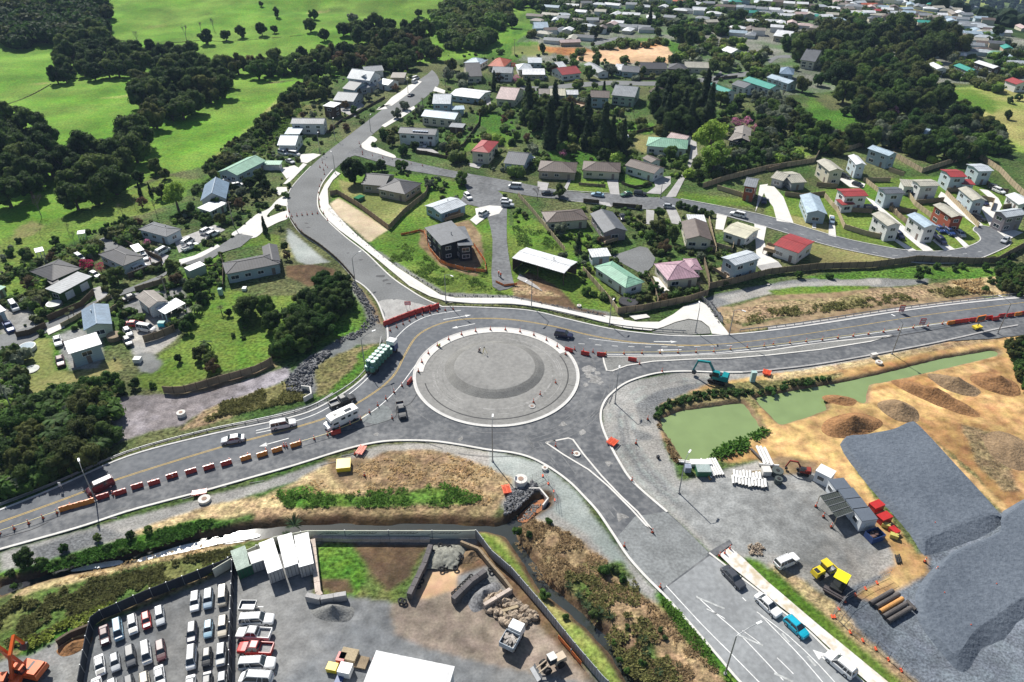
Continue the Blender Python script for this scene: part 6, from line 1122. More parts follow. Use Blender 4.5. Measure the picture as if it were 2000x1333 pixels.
fence([(1012, 384), (1040, 415), (1070, 452), (1103, 492)], 1.5, TIMBP, 'pale post and board fence across the grass slope', 0, post=1.6)
fence([(1138, 530), (1165, 560), (1195, 595), (1206, 612)], 1.6, TIMBP, 'fence beside the sage green hip roofed house', 0)
fence([(1206, 614), (1255, 608), (1310, 597), (1345, 590), (1382, 578), (1384, 565), (1440, 553), (1500, 537), (1560, 530), (1598, 526), (1700, 523), (1765, 515), (1790, 511), (1850, 514), (1900, 516), (1945, 514), (1975, 497), (2010, 478)], 2., TIMB, 'very long timber fence between the houses and the stream', 0)
fence([(1385, 567), (1383, 545), (1372, 505)], 1.7, TIMB, 'side fence right of the faded pink roofed house')
fence([(1397, 500), (1398, 490), (1375, 485)], 1.6, TIMBP, 'short fence behind the brown gabled cream house'); fence([(1384, 432), (1392, 470), (1398, 492)], 1.7, TIMBP, 'pale fence between the cream houses')
fence([(1398, 482), (1430, 492), (1432, 480)], 1.4, TIMBP, 'low fence around the cream roofed house patio'); fence([(1285, 595), (1276, 560), (1262, 540)], 1.5, TIMB, 'fence between the sage green and pink roofs')
fence([(1372, 368), (1420, 352), (1500, 332), (1550, 325), (1590, 318)], 2., TIMBP, 'curving boundary fence below the mixed trees'); fence([(1590, 318), (1600, 300), (1660, 294), (1700, 280)], 2, TIMBP, 'upper boundary fence behind the new houses'); fence([(1742, 306), (1800, 338), (1850, 322), (1905, 306), (1950, 335), (1975, 362), (2005, 390)], 2, TIMBP, 'boundary fence at the back right of the subdivision')
for i, (pts, lab) in enumerate(((((1400, 370), (1450, 385)), 'low fence left of the narrow brick house'), (((1532, 383), (1565, 387), (1610, 382)), 'fence above the pale blue cross gables'), (((1610, 386), (1634, 414), (1648, 447)), 'pale fence right of the pale blue cross gables'), (((1634, 412), (1702, 417)), 'retaining wall below the red roofed two storey house'), (((1648, 447), (1690, 460), (1726, 468)), 'fence below the retaining wall lawn'), (((1594, 364), (1635, 368)), 'retaining wall behind the cross gabled house'), (((1690, 357), (1720, 380), (1750, 420)), 'fence left of the slate roofed two storey house'), (((1735, 412), (1790, 418)), 'retaining wall below the slate roofed house'), (((1685, 355), (1738, 355)), 'retaining wall at the back of the slate roofed house'), (((1737, 410), (1770, 438), (1795, 460)), 'fence left of the light blue gabled house'), (((1768, 375), (1786, 402), (1860, 458)), 'stepped fence between light blue and brick houses'), (((1786, 400), (1842, 394)), 'retaining wall below the tan winged house'), (((1846, 380), (1878, 412), (1910, 445)), 'fence right of the brick house'), (((1847, 376), (1880, 374)), 'retaining wall behind the grey circle house'), (((1915, 390), (1940, 396), (1935, 412)), 'fence inside the curved white drive'), (((1925, 360), (1945, 375), (1968, 378)), 'retaining wall behind the white roofed long house'), (((1735, 335), (1765, 345)), 'retaining wall above the tan winged house'), (((1957, 408), (1985, 405)), 'retaining wall left of the edge house'), (((1642, 345), (1600, 350)), 'retaining wall below the tan gabled cream house'), (((1500, 335), (1545, 325)), 'terrace wall behind the taupe roofed bungalow'))):
    fence(pts, 1.6, TIMB if i % 2 else TIMBP, lab, 0, 'retaining_wall' if 'wall' in lab else 'timber_fence', th=.18, post=1.5)
fence([(170, 647), (190, 630), (230, 604)], 1.6, TIMBP, 'pale fence behind the blue gabled house'); fence([(95, 628), (160, 600), (185, 575)], 1.7, TIMBD, 'dark fence below the long green shed'); fence([(120, 640), (145, 627), (205, 590), (218, 582)], 1.2, TIMBP, 'low pale wall along the shared drive')
fence([(33, 660), (60, 655), (92, 640)], 1.6, TIMBD, 'dark fence by the left swimming pool'); fence([(282, 670), (310, 662), (343, 648)], 2., TIMB, 'timber fence right of the boat and caravan yard'); fence([(213, 462), (250, 480), (318, 512)], 1.6, TIMBD, 'dark fence between two left gardens'); fence([(432, 505), (437, 520), (437, 565)], 1.5, TIMBD, 'fence at the end of the long blue house'); fence([(365, 530), (432, 520)], .9, TIMBD, 'low wire fence beside the pale green container', post=2)
fence([(252, 545), (318, 520)], 1.7, TIMBD, 'dark fence along the middle left driveway'); fence([(265, 570), (325, 552)], 1.5, TIMB, 'weathered fence behind the taupe gabled house')
fence([(870, 305), (905, 288), (935, 245), (938, 218)], 1.6, TIMBD, 'dark fence behind the solar panelled house'); fence([(812, 300), (835, 303), (873, 312), (885, 304)], 1.5, TIMBD, 'dark retaining wall below the solar panelled house', 0, 'retaining_wall'); fence([(640, 262), (665, 240), (700, 222), (752, 193)], 1.2, TIMBD, 'long dark fence beside the upper village street')
fence([(1139, 396), (1170, 399)], 1.5, TIMBD, 'grey fence right of the charcoal brown tiled house'); fence([(1196, 404), (1254, 409)], 1.5, TIMBD, 'grey fence beside the street junction'); fence([(1130, 362), (1182, 366)], 1., TIMB, 'low fence in front of the brown twin house'); fence([(1214, 360), (1240, 368), (1272, 362)], 1., TIMBD, 'stone wall below the grey brown gabled house', 2, 'garden_wall')
fence([(1240, 157), (1290, 157)], 1.2, TIMBD, 'dark wall beside the street behind the conifers', 0, 'garden_wall'); fence([(1393, 158), (1440, 152)], 1.4, TIMBD, 'long dark wall above the teal roofs', 0, 'garden_wall'); fence([(1143, 222), (1195, 226)], 1.2, TIMBD, 'dark fence below the reddish brown gabled house'); fence([(1225, 266), (1280, 252)], 1.4, TIMBD, 'dark fence above the drying lawn')
fence([(0, 208), (35, 198), (70, 182), (100, 165)], .35, TIMB, 'old fence line up the left pasture', 3); fence([(232, 80), (330, 84), (395, 80), (440, 82), (500, 78), (590, 70)], .3, TIMB, 'thin fence line across the far pasture', 3, post=6)
GALV = mat('galv_roof', (.1, .11, .13), .5, .1)
fence([(452, 1345), (453, 1250), (456, 1170), (458, 1105), (470, 1100)], 2.1, mat('shade_cloth', (.03, .035, .045), .8, .2, .5, 3), 'dark cloth covered fence between the wrecks and the yard', 0, 'screen_fence', z=0)
fence([(160, 1345), (175, 1260), (184, 1222), (200, 1210), (290, 1170), (380, 1135), (447, 1108), (458, 1100)], 2.1, mat('shade_cloth'), 'dark cloth covered fence around the top of the wreck yard', 0, 'screen_fence')
def hoard():
    m = mat('hoarding', (.62, .63, .52), .7, .1); o = fence([(420, 1128), (470, 1098), (540, 1064), (603, 1052), (660, 1052), (740, 1052), (820, 1052), (905, 1052), (931, 1051)], 2., m, 'cream banner fence along the top of the yard', 0, 'banner_fence', post=7.5); return o
BF = hoard()
fence([(931, 1051), (960, 1090), (1000, 1125), (1060, 1195), (1120, 1270), (1175, 1335), (1200, 1360)], 2., mat('fence_metal', (.36, .38, .4), .5, .15, 1, 5, wave=('X', .9, .7)), 'grey metal sheet fence down the right of the yard', 0, 'metal_fence')
def glyphs(parent, org, u, h, z):
    """hand-drawn looking line logos on the banner: sweeping strokes and letters"""
for x0, x1 in ((668, 742), (742, 822), (822, 905), (612, 668)):
    a = at(x0+14, 1052)-Vector(BF.location); c = at(x1-4, 1052)-Vector(BF.location); L = (c-a).length; u = (c-a).normalized(); b = MB(); n_ = Vector((u.y, -u.x, 0))*.07
    pts = [(0, .35), (.12, .5), (.25, .62), (.4, .55), (.5, .62), (.62, .55), (.75, .62), (.85, .5), (.95, .62), (1, .75)]
    for (s, t), (s2, t2) in zip(pts, pts[1:]): b.cyl(a+u*L*s+n_+Vector((0, 0, .3+t*1.9)), a+u*L*s2+n_+Vector((0, 0, .3+t2*1.9)), .035, n=4)
    for k in range(6): s = .38+k*.09; b.cyl(a+u*L*s+n_+Vector((0, 0, 1.25)), a+u*L*(s+.03)+n_+Vector((0, 0, 1.65)), .035, n=4)
    b.build('logo', CHAR, BF)
# guard rails
def rail(pts, label, sm=4, h=.7):
    P = cr(wp(pts), sm); o = thing('guard_rail', P[0], 0, label, 'guard rail'); Q = [p-P[0] for p in P]; b = MB(); ribbon(b, Q, .07, h-.28, h); b.build('rail', METAL, o)
    pm = MB().box((0, 0, h/2-.05), (.12, .15, h-.1)).mesh('post', METAL); acc = 0; n = 0
    for i in range(len(Q)-1):
        a, c = Q[i], Q[i+1]; d = (c-a).length
        while acc < d and n < 90: q = a+(c-a)*(acc/d); pp = put('post', pm, o); pp.location = (q.x, q.y, 0); acc += 2.5; n += 1
        acc -= d
rail([(-40, 1004), (100, 950), (250, 886), (400, 845), (500, 824), (568, 809), (620, 792), (683, 755), (715, 725), (738, 690), (745, 662)], 'long galvanised guard rail on the west road curve')
rail([(870, 592), (930, 597), (1000, 598), (1060, 606), (1125, 620), (1190, 636), (1260, 645), (1340, 650)], 'galvanised guard rail between shared path and road'); rail([(1445, 648), (1560, 634), (1700, 612), (1850, 592), (2010, 574)], 'galvanised guard rail on the east road')
fence([(1370, 585), (1384, 597), (1398, 614), (1411, 632)], 1.1, METAL, 'white handrail of the short path bridge', 0, 'bridge_railing', th=.05, post=1.5)
# ---------------- street lamps
def lamp(bx, by, h, ax, ay, label, arm=2.4):
    p = at(bx, by); o = thing('street_lamp', p, 0, label, 'street lamp'); q = at(bx+ax, by+ay); d = (q-p).xy.normalized()
    b = MB(); b.cyl((0, 0, 0), (0, 0, h-.8), .13, .08, 8); b.build('pole', METAL, o)
    e = Vector((d.x*arm, d.y*arm, h)); b = MB(); pv = Vector((0, 0, h-.8))
    for t in (.25, .6, 1): v = Vector((d.x*arm*t, d.y*arm*t, h-.8+.8*math.sin(t*math.pi/2))); b.cyl(pv, v, .05, n=6); pv = v
    b.build('arm', METAL, o); b = MB(); b.box((e.x+d.x*.35, e.y+d.y*.35, h), (.95, .32, .14), math.atan2(d.y, d.x)); b.build('lamp_head', WHITE, o); MB().cyl((0, 0, 0), (0, 0, .25), .25, n=8).build('base', CONCD, o)
lamp(962, 901, 10, 2, -20, 'tall street lamp below the roundabout by the straw bank', 1.5); lamp(188, 980, 8.5, -6, -20, 'street lamp between the barriers on the west road', 2); lamp(694, 553, 8.5, 12, -6, 'street lamp at the end of the dark barrier fence', 2.6)
lamp(871, 591, 9, 8, 4, 'street lamp at the left end of the shared path'); lamp(1038, 600, 9, -8, 6, 'street lamp on the shared path below the white curved roof'); lamp(1190, 636, 7, 6, -8, 'street lamp by the big fence corner', 1); lamp(1201, 788, 8.5, 3, -15, 'street lamp inside the gravel curve near the pond', 1.5)
lamp(1326, 963, 9, 10, -15, 'street lamp between the gravel bend and the pipe stack', 1.5); lamp(1742, 692, 9.5, -12, -6, 'street lamp beside the long pond and kerb'); lamp(1948, 652, 9.5, -12, -5, 'street lamp at the far right kerb'); lamp(1416, 1317, 10, 25, -12, 'street lamp on a white pad by the old highway', 3.4)
lamp(713, 720, 9, 14, -6, 'street lamp behind the hay bale truck', 3); lamp(1358, 650, 8, -3, -12, 'yellowish lamp pole on the grey verge', 1); lamp(1424, 655, 8, 10, 4, 'lamp pole beside the path bridge', 2); lamp(1290, 388, 6, 8, 2, 'street lamp at the village junction', 1)
lamp(625, 300, 8, 4, -6, 'street lamp below the upper village street', 1); lamp(724, 258, 7, 8, -6, 'street lamp halfway up the village street', 1.4); lamp(655, 340, 8, -5, -5, 'street lamp by the white path above the timber fence', 1.4); lamp(797, 182, 7, 2, -5, 'street lamp at the top of the village street', 1); lamp(655, 275, 9, 2, -5, 'street lamp in front of the long weathered roofed house', 1)
def power_pole(x, y, h, label, az):
    p = at(x, y); o = thing('power_pole', p, 0, label, 'power pole'); MB().cyl((0, 0, 0), (0, 0, h), .16, .11, 8).build('pole', mat('pole_wood', (.28, .25, .21)), o); b = MB(); b.box((0, 0, h-.4), (2.2, .12, .14), az); b.build('crossarm', TIMBD, o); MB().cyl((.6, 0, h-.33), (.6, 0, h-.1), .06).build('insulator', WHITE, o)
power_pole(30, 812, 10, 'wooden power pole by the left hedge', .3); power_pole(456, 440, 8, 'wooden power pole beside the white concrete forecourt', .5); power_pole(330, 590, 8, 'dark pole beside the taupe gabled house', .5); power_pole(1005, 108, 9, 'power pole near the brilliant white roof', .2); power_pole(870, 170, 8, 'power pole near the round clipped tree', 0)
# ---------------- traffic control
CONEB = MB(); CONEB.box((0, 0, .03), (.42, .42, .06)); CONEB = CONEB.mesh('base', BLACK); CONEM = MB().cyl((0, 0, .06), (0, 0, .9), .17, .05, 8).mesh('cone_body', ORC); CONES = MB().cyl((0, 0, .5), (0, 0, .68), .115, .085, 8).mesh('reflective_band', WHITE)
def cone(px, py, words, z=0., s=1.15):
    p = at(px, py); o = thing('traffic_cone', (p.x, p.y, p.z+z+.06), U(0, 3), 'orange traffic cone '+words, 'traffic cone', 'orange cones '+words); o.scale = (s,)*3; put('cone_body', CONEM, o); put('base', CONEB, o); put('reflective_band', CONES, o)
def cones(pts, n, words, z=0., a=0, e=1):
    P = wp(pts); L = [0]
    for i in range(1, len(P)): L.append(L[-1]+(P[i]-P[i-1]).length)
    for k in range(n):
        s = L[-1]*(a+(e-a)*k/max(1, n-1)); i = max(j for j in range(len(P)-1) if L[j] <= s+1e-6); q = P[i]+(P[i+1]-P[i])*((s-L[i])/(L[i+1]-L[i])); x, y = proj(q.x, q.y, 0.); cone(float(x), float(y), words, z)
ap = [(C0.x+(RI-1.2)*math.cos(t), C0.y+(RI-1.2)*math.sin(t)) for t in [math.radians(180-12*i) for i in range(14)]]
for i, (x, y) in enumerate(ap): a, b_ = proj(x, y, 0.); cone(float(a), float(b_), 'along the white roundabout apron', .18)
cones([(762, 647), (790, 633), (820, 618), (850, 610), (885, 605)], 10, 'in front of the long red barrier'); cones([(705, 821), (722, 807), (742, 790), (758, 777), (775, 763), (785, 755)], 6, 'curving between west road and roundabout'); cone(684, 830, 'beside the motorhome tail'); cone(766, 818, 'on the corner of the painted island'); cone(664, 838, 'beside the red barrier near the motorhome')
cones([(0, 1044), (20, 1038), (48, 1027), (75, 1017), (112, 1003)], 5, 'at the left end of the west barriers'); cones([(560, 873), (610, 860), (640, 851)], 4, 'between orange and red barriers near the motorhome'); cones([(139, 990), (555, 873)], 12, 'in the gaps of the west barrier row')
cones([(1183, 693), (1225, 692), (1260, 691), (1315, 690), (1346, 689), (1375, 689), (1395, 688), (1415, 685), (1437, 682), (1492, 677)], 10, 'along the white line east of the roundabout'); cones([(1510, 674), (1590, 667), (1680, 656), (1760, 645), (1840, 634)], 12, 'along the yellow tape on the east road'); cones([(1122, 684), (1132, 687), (1158, 689)], 3, 'among the red barriers by the roundabout')
cones([(560, 425), (620, 418)], 7, 'across the closed north arm'); cones([(640, 330), (628, 352), (622, 375), (625, 405), (640, 432)], 9, 'along the path edge on the north arm'); cones([(708, 303), (735, 308), (760, 312), (790, 322), (825, 325)], 7, 'around the village side street mouth'); cones([(702, 283), (708, 300)], 3, 'at the corner of the white footpath'); cones([(565, 415), (568, 430), (590, 455)], 4, 'along the bend of the barrier fence')
for x, y in ((630, 320), (636, 325), (625, 328), (632, 333)): cone(x, y, 'in the cluster on the upper village street')
for x, y, w in ((1085, 749, 'on the roundabout gravel, highest of three'), (1055, 772, 'on the roundabout gravel, middle of three'), (1042, 787, 'beside the manhole on the roundabout gravel'), (1085, 873, 'on the tip of the splitter island'), (1118, 887, 'beside the manhole on the splitter island'), (1249, 712, 'behind the median on the east road'), (1293, 727, 'on the kerb above the gravel curve'), (1234, 940, 'on the kerb of the south arm'), (1274, 1041, 'at the tail of the splitter island'), (1219, 1068, 'on the left kerb by the dusty patch'), (1289, 1148, 'where the dusty patch meets old highway'), (1405, 1087, 'at the path end, leftmost of three'), (1415, 1082, 'at the path end, middle one'), (1425, 1073, 'at the path end, rightmost of three'), (1265, 820, 'beside the dark gravel pile'), (1806, 1098, 'on the dirt corner by the gravel platform'), (1828, 1115, 'small one lying on the blue gravel'), (1242, 867, 'with a white bag on the gravel bend'), (693, 888, 'in front of the yellow covered pit'), (712, 930, 'right behind the yellow cover')): cone(x, y, w)
for x, y in ((1841, 1165), (1892, 1228), (1942, 1148), (1823, 1028)): cone(x, y, 'scattered on the blue gravel')
for x, y, w in ((730, 1290, 'against the white roof, left'), (734, 1288, 'against the white roof, right')): cone(x, y+5, w)
def barrier_mesh(col):
    b = MB(); prof = [(-.3, 0), (.3, 0), (.3, .18), (.16, .55), (.12, .95), (-.12, .95), (-.16, .55), (-.3, .18)]; vs = [(s*1., y, z) for s in (-1, 1) for y, z in prof]; b.add(vs, [tuple(range(8))[::-1], tuple(range(8, 16))]+[(i, (i+1) % 8, (i+1) % 8+8, i+8) for i in range(8)]); b.box((.5, 0, .97), (.3, .12, .06)); b.box((-.5, 0, .97), (.3, .12, .06)); return b.mesh('barrier_body', col)
BRE = {'red': barrier_mesh(paint('barrier_red', (.45, .025, .015))), 'orange': barrier_mesh(paint('barrier_orange', (.72, .22, .02)))}; FOOT = MB().box((0, 0, .02), (.4, .7, .05)).mesh('foot', BLACK)
def barrier(px, py, dx, dy, col, lab, grp, s=1.):
    p = at(px, py, .4); q = at(px+dx, py+dy, .4); o = thing('road_barrier', (p.x, p.y, .07), math.atan2(q.y-p.y, q.x-p.x), lab, 'barrier', grp); o.scale = (s,)*3; put('barrier_body', BRE[col], o)
    for x in (-.75, .75): f_ = put('foot', FOOT, o); f_.location = (x, 0, 0)
WB = [(128, 993, 0), (150, 987, 0), (172, 981, 0), (201, 970, 1), (235, 962, 1), (268, 950, 1), (301, 943, 1), (336, 930, 1), (373, 921, 1), (408, 913, 1), (442, 905, 1), (480, 895, 0), (512, 888, 0), (541, 879, 0), (577, 869, 0), (656, 845, 1)]
ordn = 'first second third fourth fifth sixth seventh eighth ninth tenth eleventh twelfth thirteenth fourteenth fifteenth sixteenth'.split()
for i, (x, y, c) in enumerate(WB): barrier(x, y, 12, -3.7, 'red' if c else 'orange', f'{"red" if c else "orange"} water barrier, {ordn[i]} from the left on the west road', 'water barriers on the west road')
for i, (x, y, c, dx, dy) in enumerate(((800, 745, 1, 10, -13), (1111, 684, 1, 10, 3), (1143, 691, 1, 10, 2), (1174, 693, 1, 10, 1), (1235, 703, 1, 12, 2))): barrier(x, y, dx, dy, 'red', ('red water barrier turned beside the white apron', 'red water barrier, first of three right of the roundabout', 'red water barrier, middle of three right of the roundabout', 'red water barrier, last of three right of the roundabout', 'red water barrier alone on the median gravel')[i], 'water barriers near the roundabout')
for i, (x, y, c) in enumerate(((1857, 631, 0), (1870, 629, 1), (1884, 627, 1), (1899, 625, 1), (1915, 623, 1), (1931, 621, 1), (1944, 623, 1), (1957, 617, 1), (1973, 616, 1), (1988, 614, 0), (1999, 612, 1))): barrier(x, y, 12, -1.5, 'red' if c else 'orange', f'{"red" if c else "orange"} water barrier, {ordn[i]} from the left on the east road', 'water barriers on the east road')
P = wp([(755, 633), (768, 628), (784, 622), (800, 617), (816, 611), (832, 606), (848, 602)])
for i in range(7):
    x, y = ((758, 631), (773, 625), (789, 619), (805, 613), (820, 608), (835, 604), (849, 601))[i]; barrier(x, y, 12, -4.6, 'red', f'red water barrier, {ordn[i]} from the left in the long red barricade', 'joined red barriers closing the north arm', 1.3)
TAPE = paint('tape_yellow', (.75, .62, .25)); 
def tape(pts, lab):
    P = wp(pts); o = thing('barrier_tape', P[0], 0, lab, 'tape'); b = MB(); Q = [p-P[0]+Vector((0, 0, .8)) for p in P]; 
    for a, c in zip(Q, Q[1:]): b.cyl(a, c, .05, n=4)
    b.build('pole_line', TAPE, o)
tape([(0, 1044), (60, 1024), (118, 1003)], 'yellow bar line at the left end of the west barriers'); tape([(590, 868), (640, 853), (700, 828), (716, 815)], 'yellow bar line beside the motorhome'); tape([(1180, 694), (1300, 693), (1400, 690), (1500, 680)], 'pale bar line east of the roundabout'); tape([(1500, 680), (1620, 665), (1750, 648), (1848, 634)], 'yellow bar line on the east road')
def sign_board(px, py, w, h, col, lab, tilt=.0, dx=10, dy=0, cat='sign', z=1.2, arrow_=False, name='road_sign', legs=True):
    p = at(px, py); q = at(px+dx, py+dy); rz = math.atan2(q.y-p.y, q.x-p.x); o = thing(name, p, rz, lab, cat); b = MB(); b.box((0, 0, z+h/2), (w, .06, h)); b.build('board', col, o)
    if legs:
        for s in (-1, 1): MB().box((s*w*.3, .05, z/2+.1), (.08, .08, z+.2)).build('leg', METAL, o)
    if arrow_: b = MB(); b.box((0, -.04, z+h/2), (w*.8, .03, h*.18)); b.box((0, -.04, z+h*.78), (w*.8, .03, h*.14)); b.box((0, -.04, z+h*.22), (w*.8, .03, h*.14)); b.build('lettering', WHITE, o)
    return o
sign_board(797, 604, 1.6, 1.1, RED, 'red road closed sign behind the long red barricade', arrow_=True); sign_board(1759, 612, 1.4, 1.8, RED, 'red and white sign on the east road verge', arrow_=True, z=.6); sign_board(1799, 638, 1.4, 1.8, RED, 'red and white sign among the east road cones', arrow_=True, z=.6); sign_board(122, 958, .5, .9, WHITE, 'small white sign post by the west guard rail', z=1.1)
def flat_panel(px, py, w, d, lab, dx, dy, col=ORC):
    p = at(px, py); q = at(px+dx, py+dy); o = thing('fence_stack', (p.x, p.y, .25), math.atan2(q.y-p.y, q.x-p.x), lab, 'barrier panel'); b = MB()
    for i in range(7): b.box((0, (i-3)*d/7, .4), (w, d/14, .08))
    for x in (-.46, 0, .46): b.box((x*w, 0, .44), (.12, d, .1))
    b.build('frame', col, o); MB().box((0, 0, .1), (w*.9, d*.9, .1)).build('mat', paint('panel_red', (.62, .08, .05)), o)
flat_panel(706, 883, 1.4, 2.4, 'orange fence panels stacked near the yellow covered pit', 10, 2); flat_panel(391, 966, 2.6, 1.2, 'orange fence panels lying beside the concrete ring', 12, -2); flat_panel(989, 960, 1.5, 2.2, 'orange fence panels beside the dark rock bank', 12, -2); flat_panel(1196, 867, 1.9, 2., 'orange fence panels on the gravel bend', 10, 5); flat_panel(1497, 731, 1.8, 1.8, 'orange fence panels near the long pond', 12, 3)
# ---------------- pits, manholes, rocks, pipes
def ringm(px, py, r, h, lab, z=0., m=None):
    p = at(px, py); o = thing('manhole_ring', (p.x, p.y, z), 0, lab, 'manhole'); b = MB(); n = 20
    b.cyl((0, 0, 0), (0, 0, h), r, n=n); b.build('chamber', m or CONC, o); MB().cyl((0, 0, h), (0, 0, h+.06), r*.42, n=14).build('hatch', mat('hatch', (.3, .2, .15)), o)
ringm(1017, 945, 1.25, 1.3, 'tall white concrete manhole beside the rock bank'); ringm(400, 978, 1.1, .5, 'white concrete manhole beside the straw bank'); ringm(1126, 889, .75, .25, 'small manhole on the splitter island', .15); ringm(1039, 795, .75, .12, 'grey manhole on the roundabout gravel', .12, CONCD); ringm(1716, 710, .8, .5, 'white concrete ring by the long pond kerb'); ringm(355, 812, .9, .9, 'white manhole on the mulched slope'); ringm(1131, 599, .6, .4, 'white manhole in the brown bank below the open building'); ringm(462+1038, 557, .4, .3, 'small white lid on the gravel track'); ringm(1064, 917, .6, .5, 'square white sump beside the south kerb')
def headwall(px, py, dx, dy, w, lab, h=1.6):
    p = at(px, py); q = at(px+dx, py+dy); o = thing('culvert_headwall', (p.x, p.y, -1.2), math.atan2(q.y-p.y, q.x-p.x), lab, 'culvert'); b = MB(); b.box((0, 0, h/2), (w, .3, h)); b.box((w/2+.5, -.8, h/2), (.25, 2.2, h), .5); b.box((-w/2-.5, -.8, h/2), (.25, 2.2, h), -.5); b.build('wall', CONC, o); MB().cyl((0, -.2, .6), (0, -.16, .6), .5, n=14).build('pipe_mouth', CHAR, o)
headwall(1062, 966, 10, 12, 2.8, 'concrete culvert headwall over rusty water'); headwall(608, 770, 3, 14, 2.4, 'concrete culvert headwall in the dark rocks', 2.4)
stones('rock_armour', [(1000, 958), (1040, 940), (1052, 950), (1040, 965), (1005, 1000), (985, 1008), (985, 985)], 420, .55, ROCK, 'dark broken rock on the culvert bank'); stones('rock_armour', [(1040, 985), (1062, 985), (1030, 1015), (1012, 1020)], 120, .35, GRAV, 'grey stones beside the rusty water')
stones('rock_armour', [(560, 740), (600, 700), (640, 685), (650, 690), (620, 715), (605, 760), (590, 768), (560, 765)], 420, .7, ROCK, 'dark broken rock around the left culvert'); stones('rock_armour', [(690, 550), (708, 570), (735, 610), (742, 632), (722, 640), (700, 660), (660, 672), (655, 665), (700, 645), (722, 620), (712, 600), (685, 562)], 420, .5, ROCK, 'dark rock strip beside the north arm')
stones('rock_armour', [(1375, 590), (1390, 590), (1412, 620), (1405, 635), (1395, 618)], 180, .5, ROCK, 'dark rock beside the path bridge'); stones('rock_armour', [(740, 497), (870, 575), (1000, 579), (1180, 613), (1180, 620), (1000, 585), (868, 580), (735, 500)], 600, .35, ROCK, 'dark stones along the shared path'); stones('rock_armour', [(642, 402), (662, 425), (735, 490), (732, 494), (690, 462), (640, 412)], 220, .35, ROCK, 'dark stones along the upper path')
stones('rock_pile', [(945, 1165), (975, 1158), (1000, 1170), (1045, 1200), (1055, 1215), (1000, 1225), (980, 1220), (950, 1190)], 170, 1.1, ROCKB, 'pile of brown boulders in the yard bay'); stones('rock_pile', [(1460, 1065), (1480, 1060), (1495, 1070), (1490, 1085), (1465, 1085)], 120, .4, ROCKB, 'heap of pale rubble above the grass verge')

def mound(px, py, rx, ry, rot, h, m, lab, name='dirt_heap', cat='dirt heap', p_=1.3):
    p = at(px, py); o = thing(name, p, rot, lab, cat); b = MB(); n = 40; rg = []
    for q in range(9):
        t = q/8; zz = h*(1-t)**p_*(1+.0)
        rg.append([(rx*t*math.cos(a)*(1+.07*math.sin(3*a+px)), ry*t*math.sin(a)*(1+.08*math.sin(2*a+py)), zz+(.16*h*float(vn(rx*t*math.cos(a)+px, ry*t*math.sin(a), 1.6, 3))+.1*h*float(vn(rx*t*math.cos(a)+px, ry*t*math.sin(a), .7, 4)) if 0 < q < 8 else (-.05 if q == 8 else 0))) for a in [2*math.pi*i/n for i in range(n)]])
    b.loft(rg, cap=False); b.build('heap', m, o, True); return o
mound(1662, 830, 7., 3.6, .28, 2.6, DIRTH, 'large orange brown dirt heap at the corner of the gravel platform'); mound(1757, 802, 4.2, 3.6, -.6, 2.2, DIRTH2, 'grey brown dirt heap behind the large orange one'); mound(1825, 775, 9, 3., -.75, 2.4, DIRTH, 'long ridged dirt heap near the long pond'); mound(1865, 752, 5.5, 3., -.7, 2.2, DIRTH2, 'dark dirt heap right of the ridged heap'); mound(1946, 750, 5., 4.2, -.4, 2.4, DIRTH, 'rounded orange dirt heap at the far right'); mound(1640, 782, 3.6, 1.9, -.1, .9, DIRTH, 'small dirt island at the edge of the long pond', 'dirt_island')
mound(652, 1196, 3.4, 1.8, -.1, 1.8, GRAV, 'grey gravel heap below the concrete block bay', 'gravel_heap', 'gravel heap'); mound(945, 1165, 3.3, 1.8, .9, 1.6, ROCK, 'dark scoria heap beside the boulders', 'gravel_heap', 'gravel heap'); mound(920, 1085, 2.2, 1.4, .5, 1., DIRTH2, 'small brown soil heap in the open bay'); mound(1975, 880, 5, 6, 0, 1.2, DIRTH2, 'low rough heap at the right edge'); mound(145, 1262, 2.4, 1.3, .5, .8, DIRTH, 'small wood chip heap in the timber bay')
def pile(px, py, n, r, L, dx, dy, mats, lab, name='pipe_stack', step=1.15):
    p = at(px, py); q = at(px+dx, py+dy); rz = math.atan2(q.y-p.y, q.x-p.x); o = thing(name, (p.x, p.y, .05), rz, lab, 'pipes')
    for i in range(n): c = put('pipe', PIPEM(r, L, mats[i % len(mats)]), o); c.location = (U(-.3, .3), (i-(n-1)/2)*2*r*step, r)
    return o
PM = {}
def PIPEM(r, L, m):
    k = (r, L, m.name)
    if k not in PM: b = MB(); b.cyl((-L/2, 0, 0), (L/2, 0, 0), r, n=12); b.cyl((L/2, 0, 0), (L/2+.02, 0, 0), r*.8, n=12, mi=1); b.cyl((-L/2-.02, 0, 0), (-L/2, 0, 0), r*.8, n=12, mi=1); PM[k] = b.mesh('pipe', [m, CHAR])
    return PM[k]
STEELP = mat('pipe_dark', (.09, .08, .075), .6, .3); RUST = mat('pipe_rust', (.5, .25, .08), .7, .2); WPIPE = mat('pipe_white', (.72, .71, .68), .6, .1)
pile(1739, 1186, 5, .38, 5.2, 12, -7, [STEELP, STEELP, RUST, STEELP, STEELP], 'row of five big steel pipes, one rusty orange'); pile(1781, 1188, 1, .3, 1.8, 8, 8, [STEELP], 'short dark pipe right of the five big pipes'); pile(1754, 1094, 3, .14, 1.7, 3, 12, [BLACK], 'three short black pipes on the yard edge')
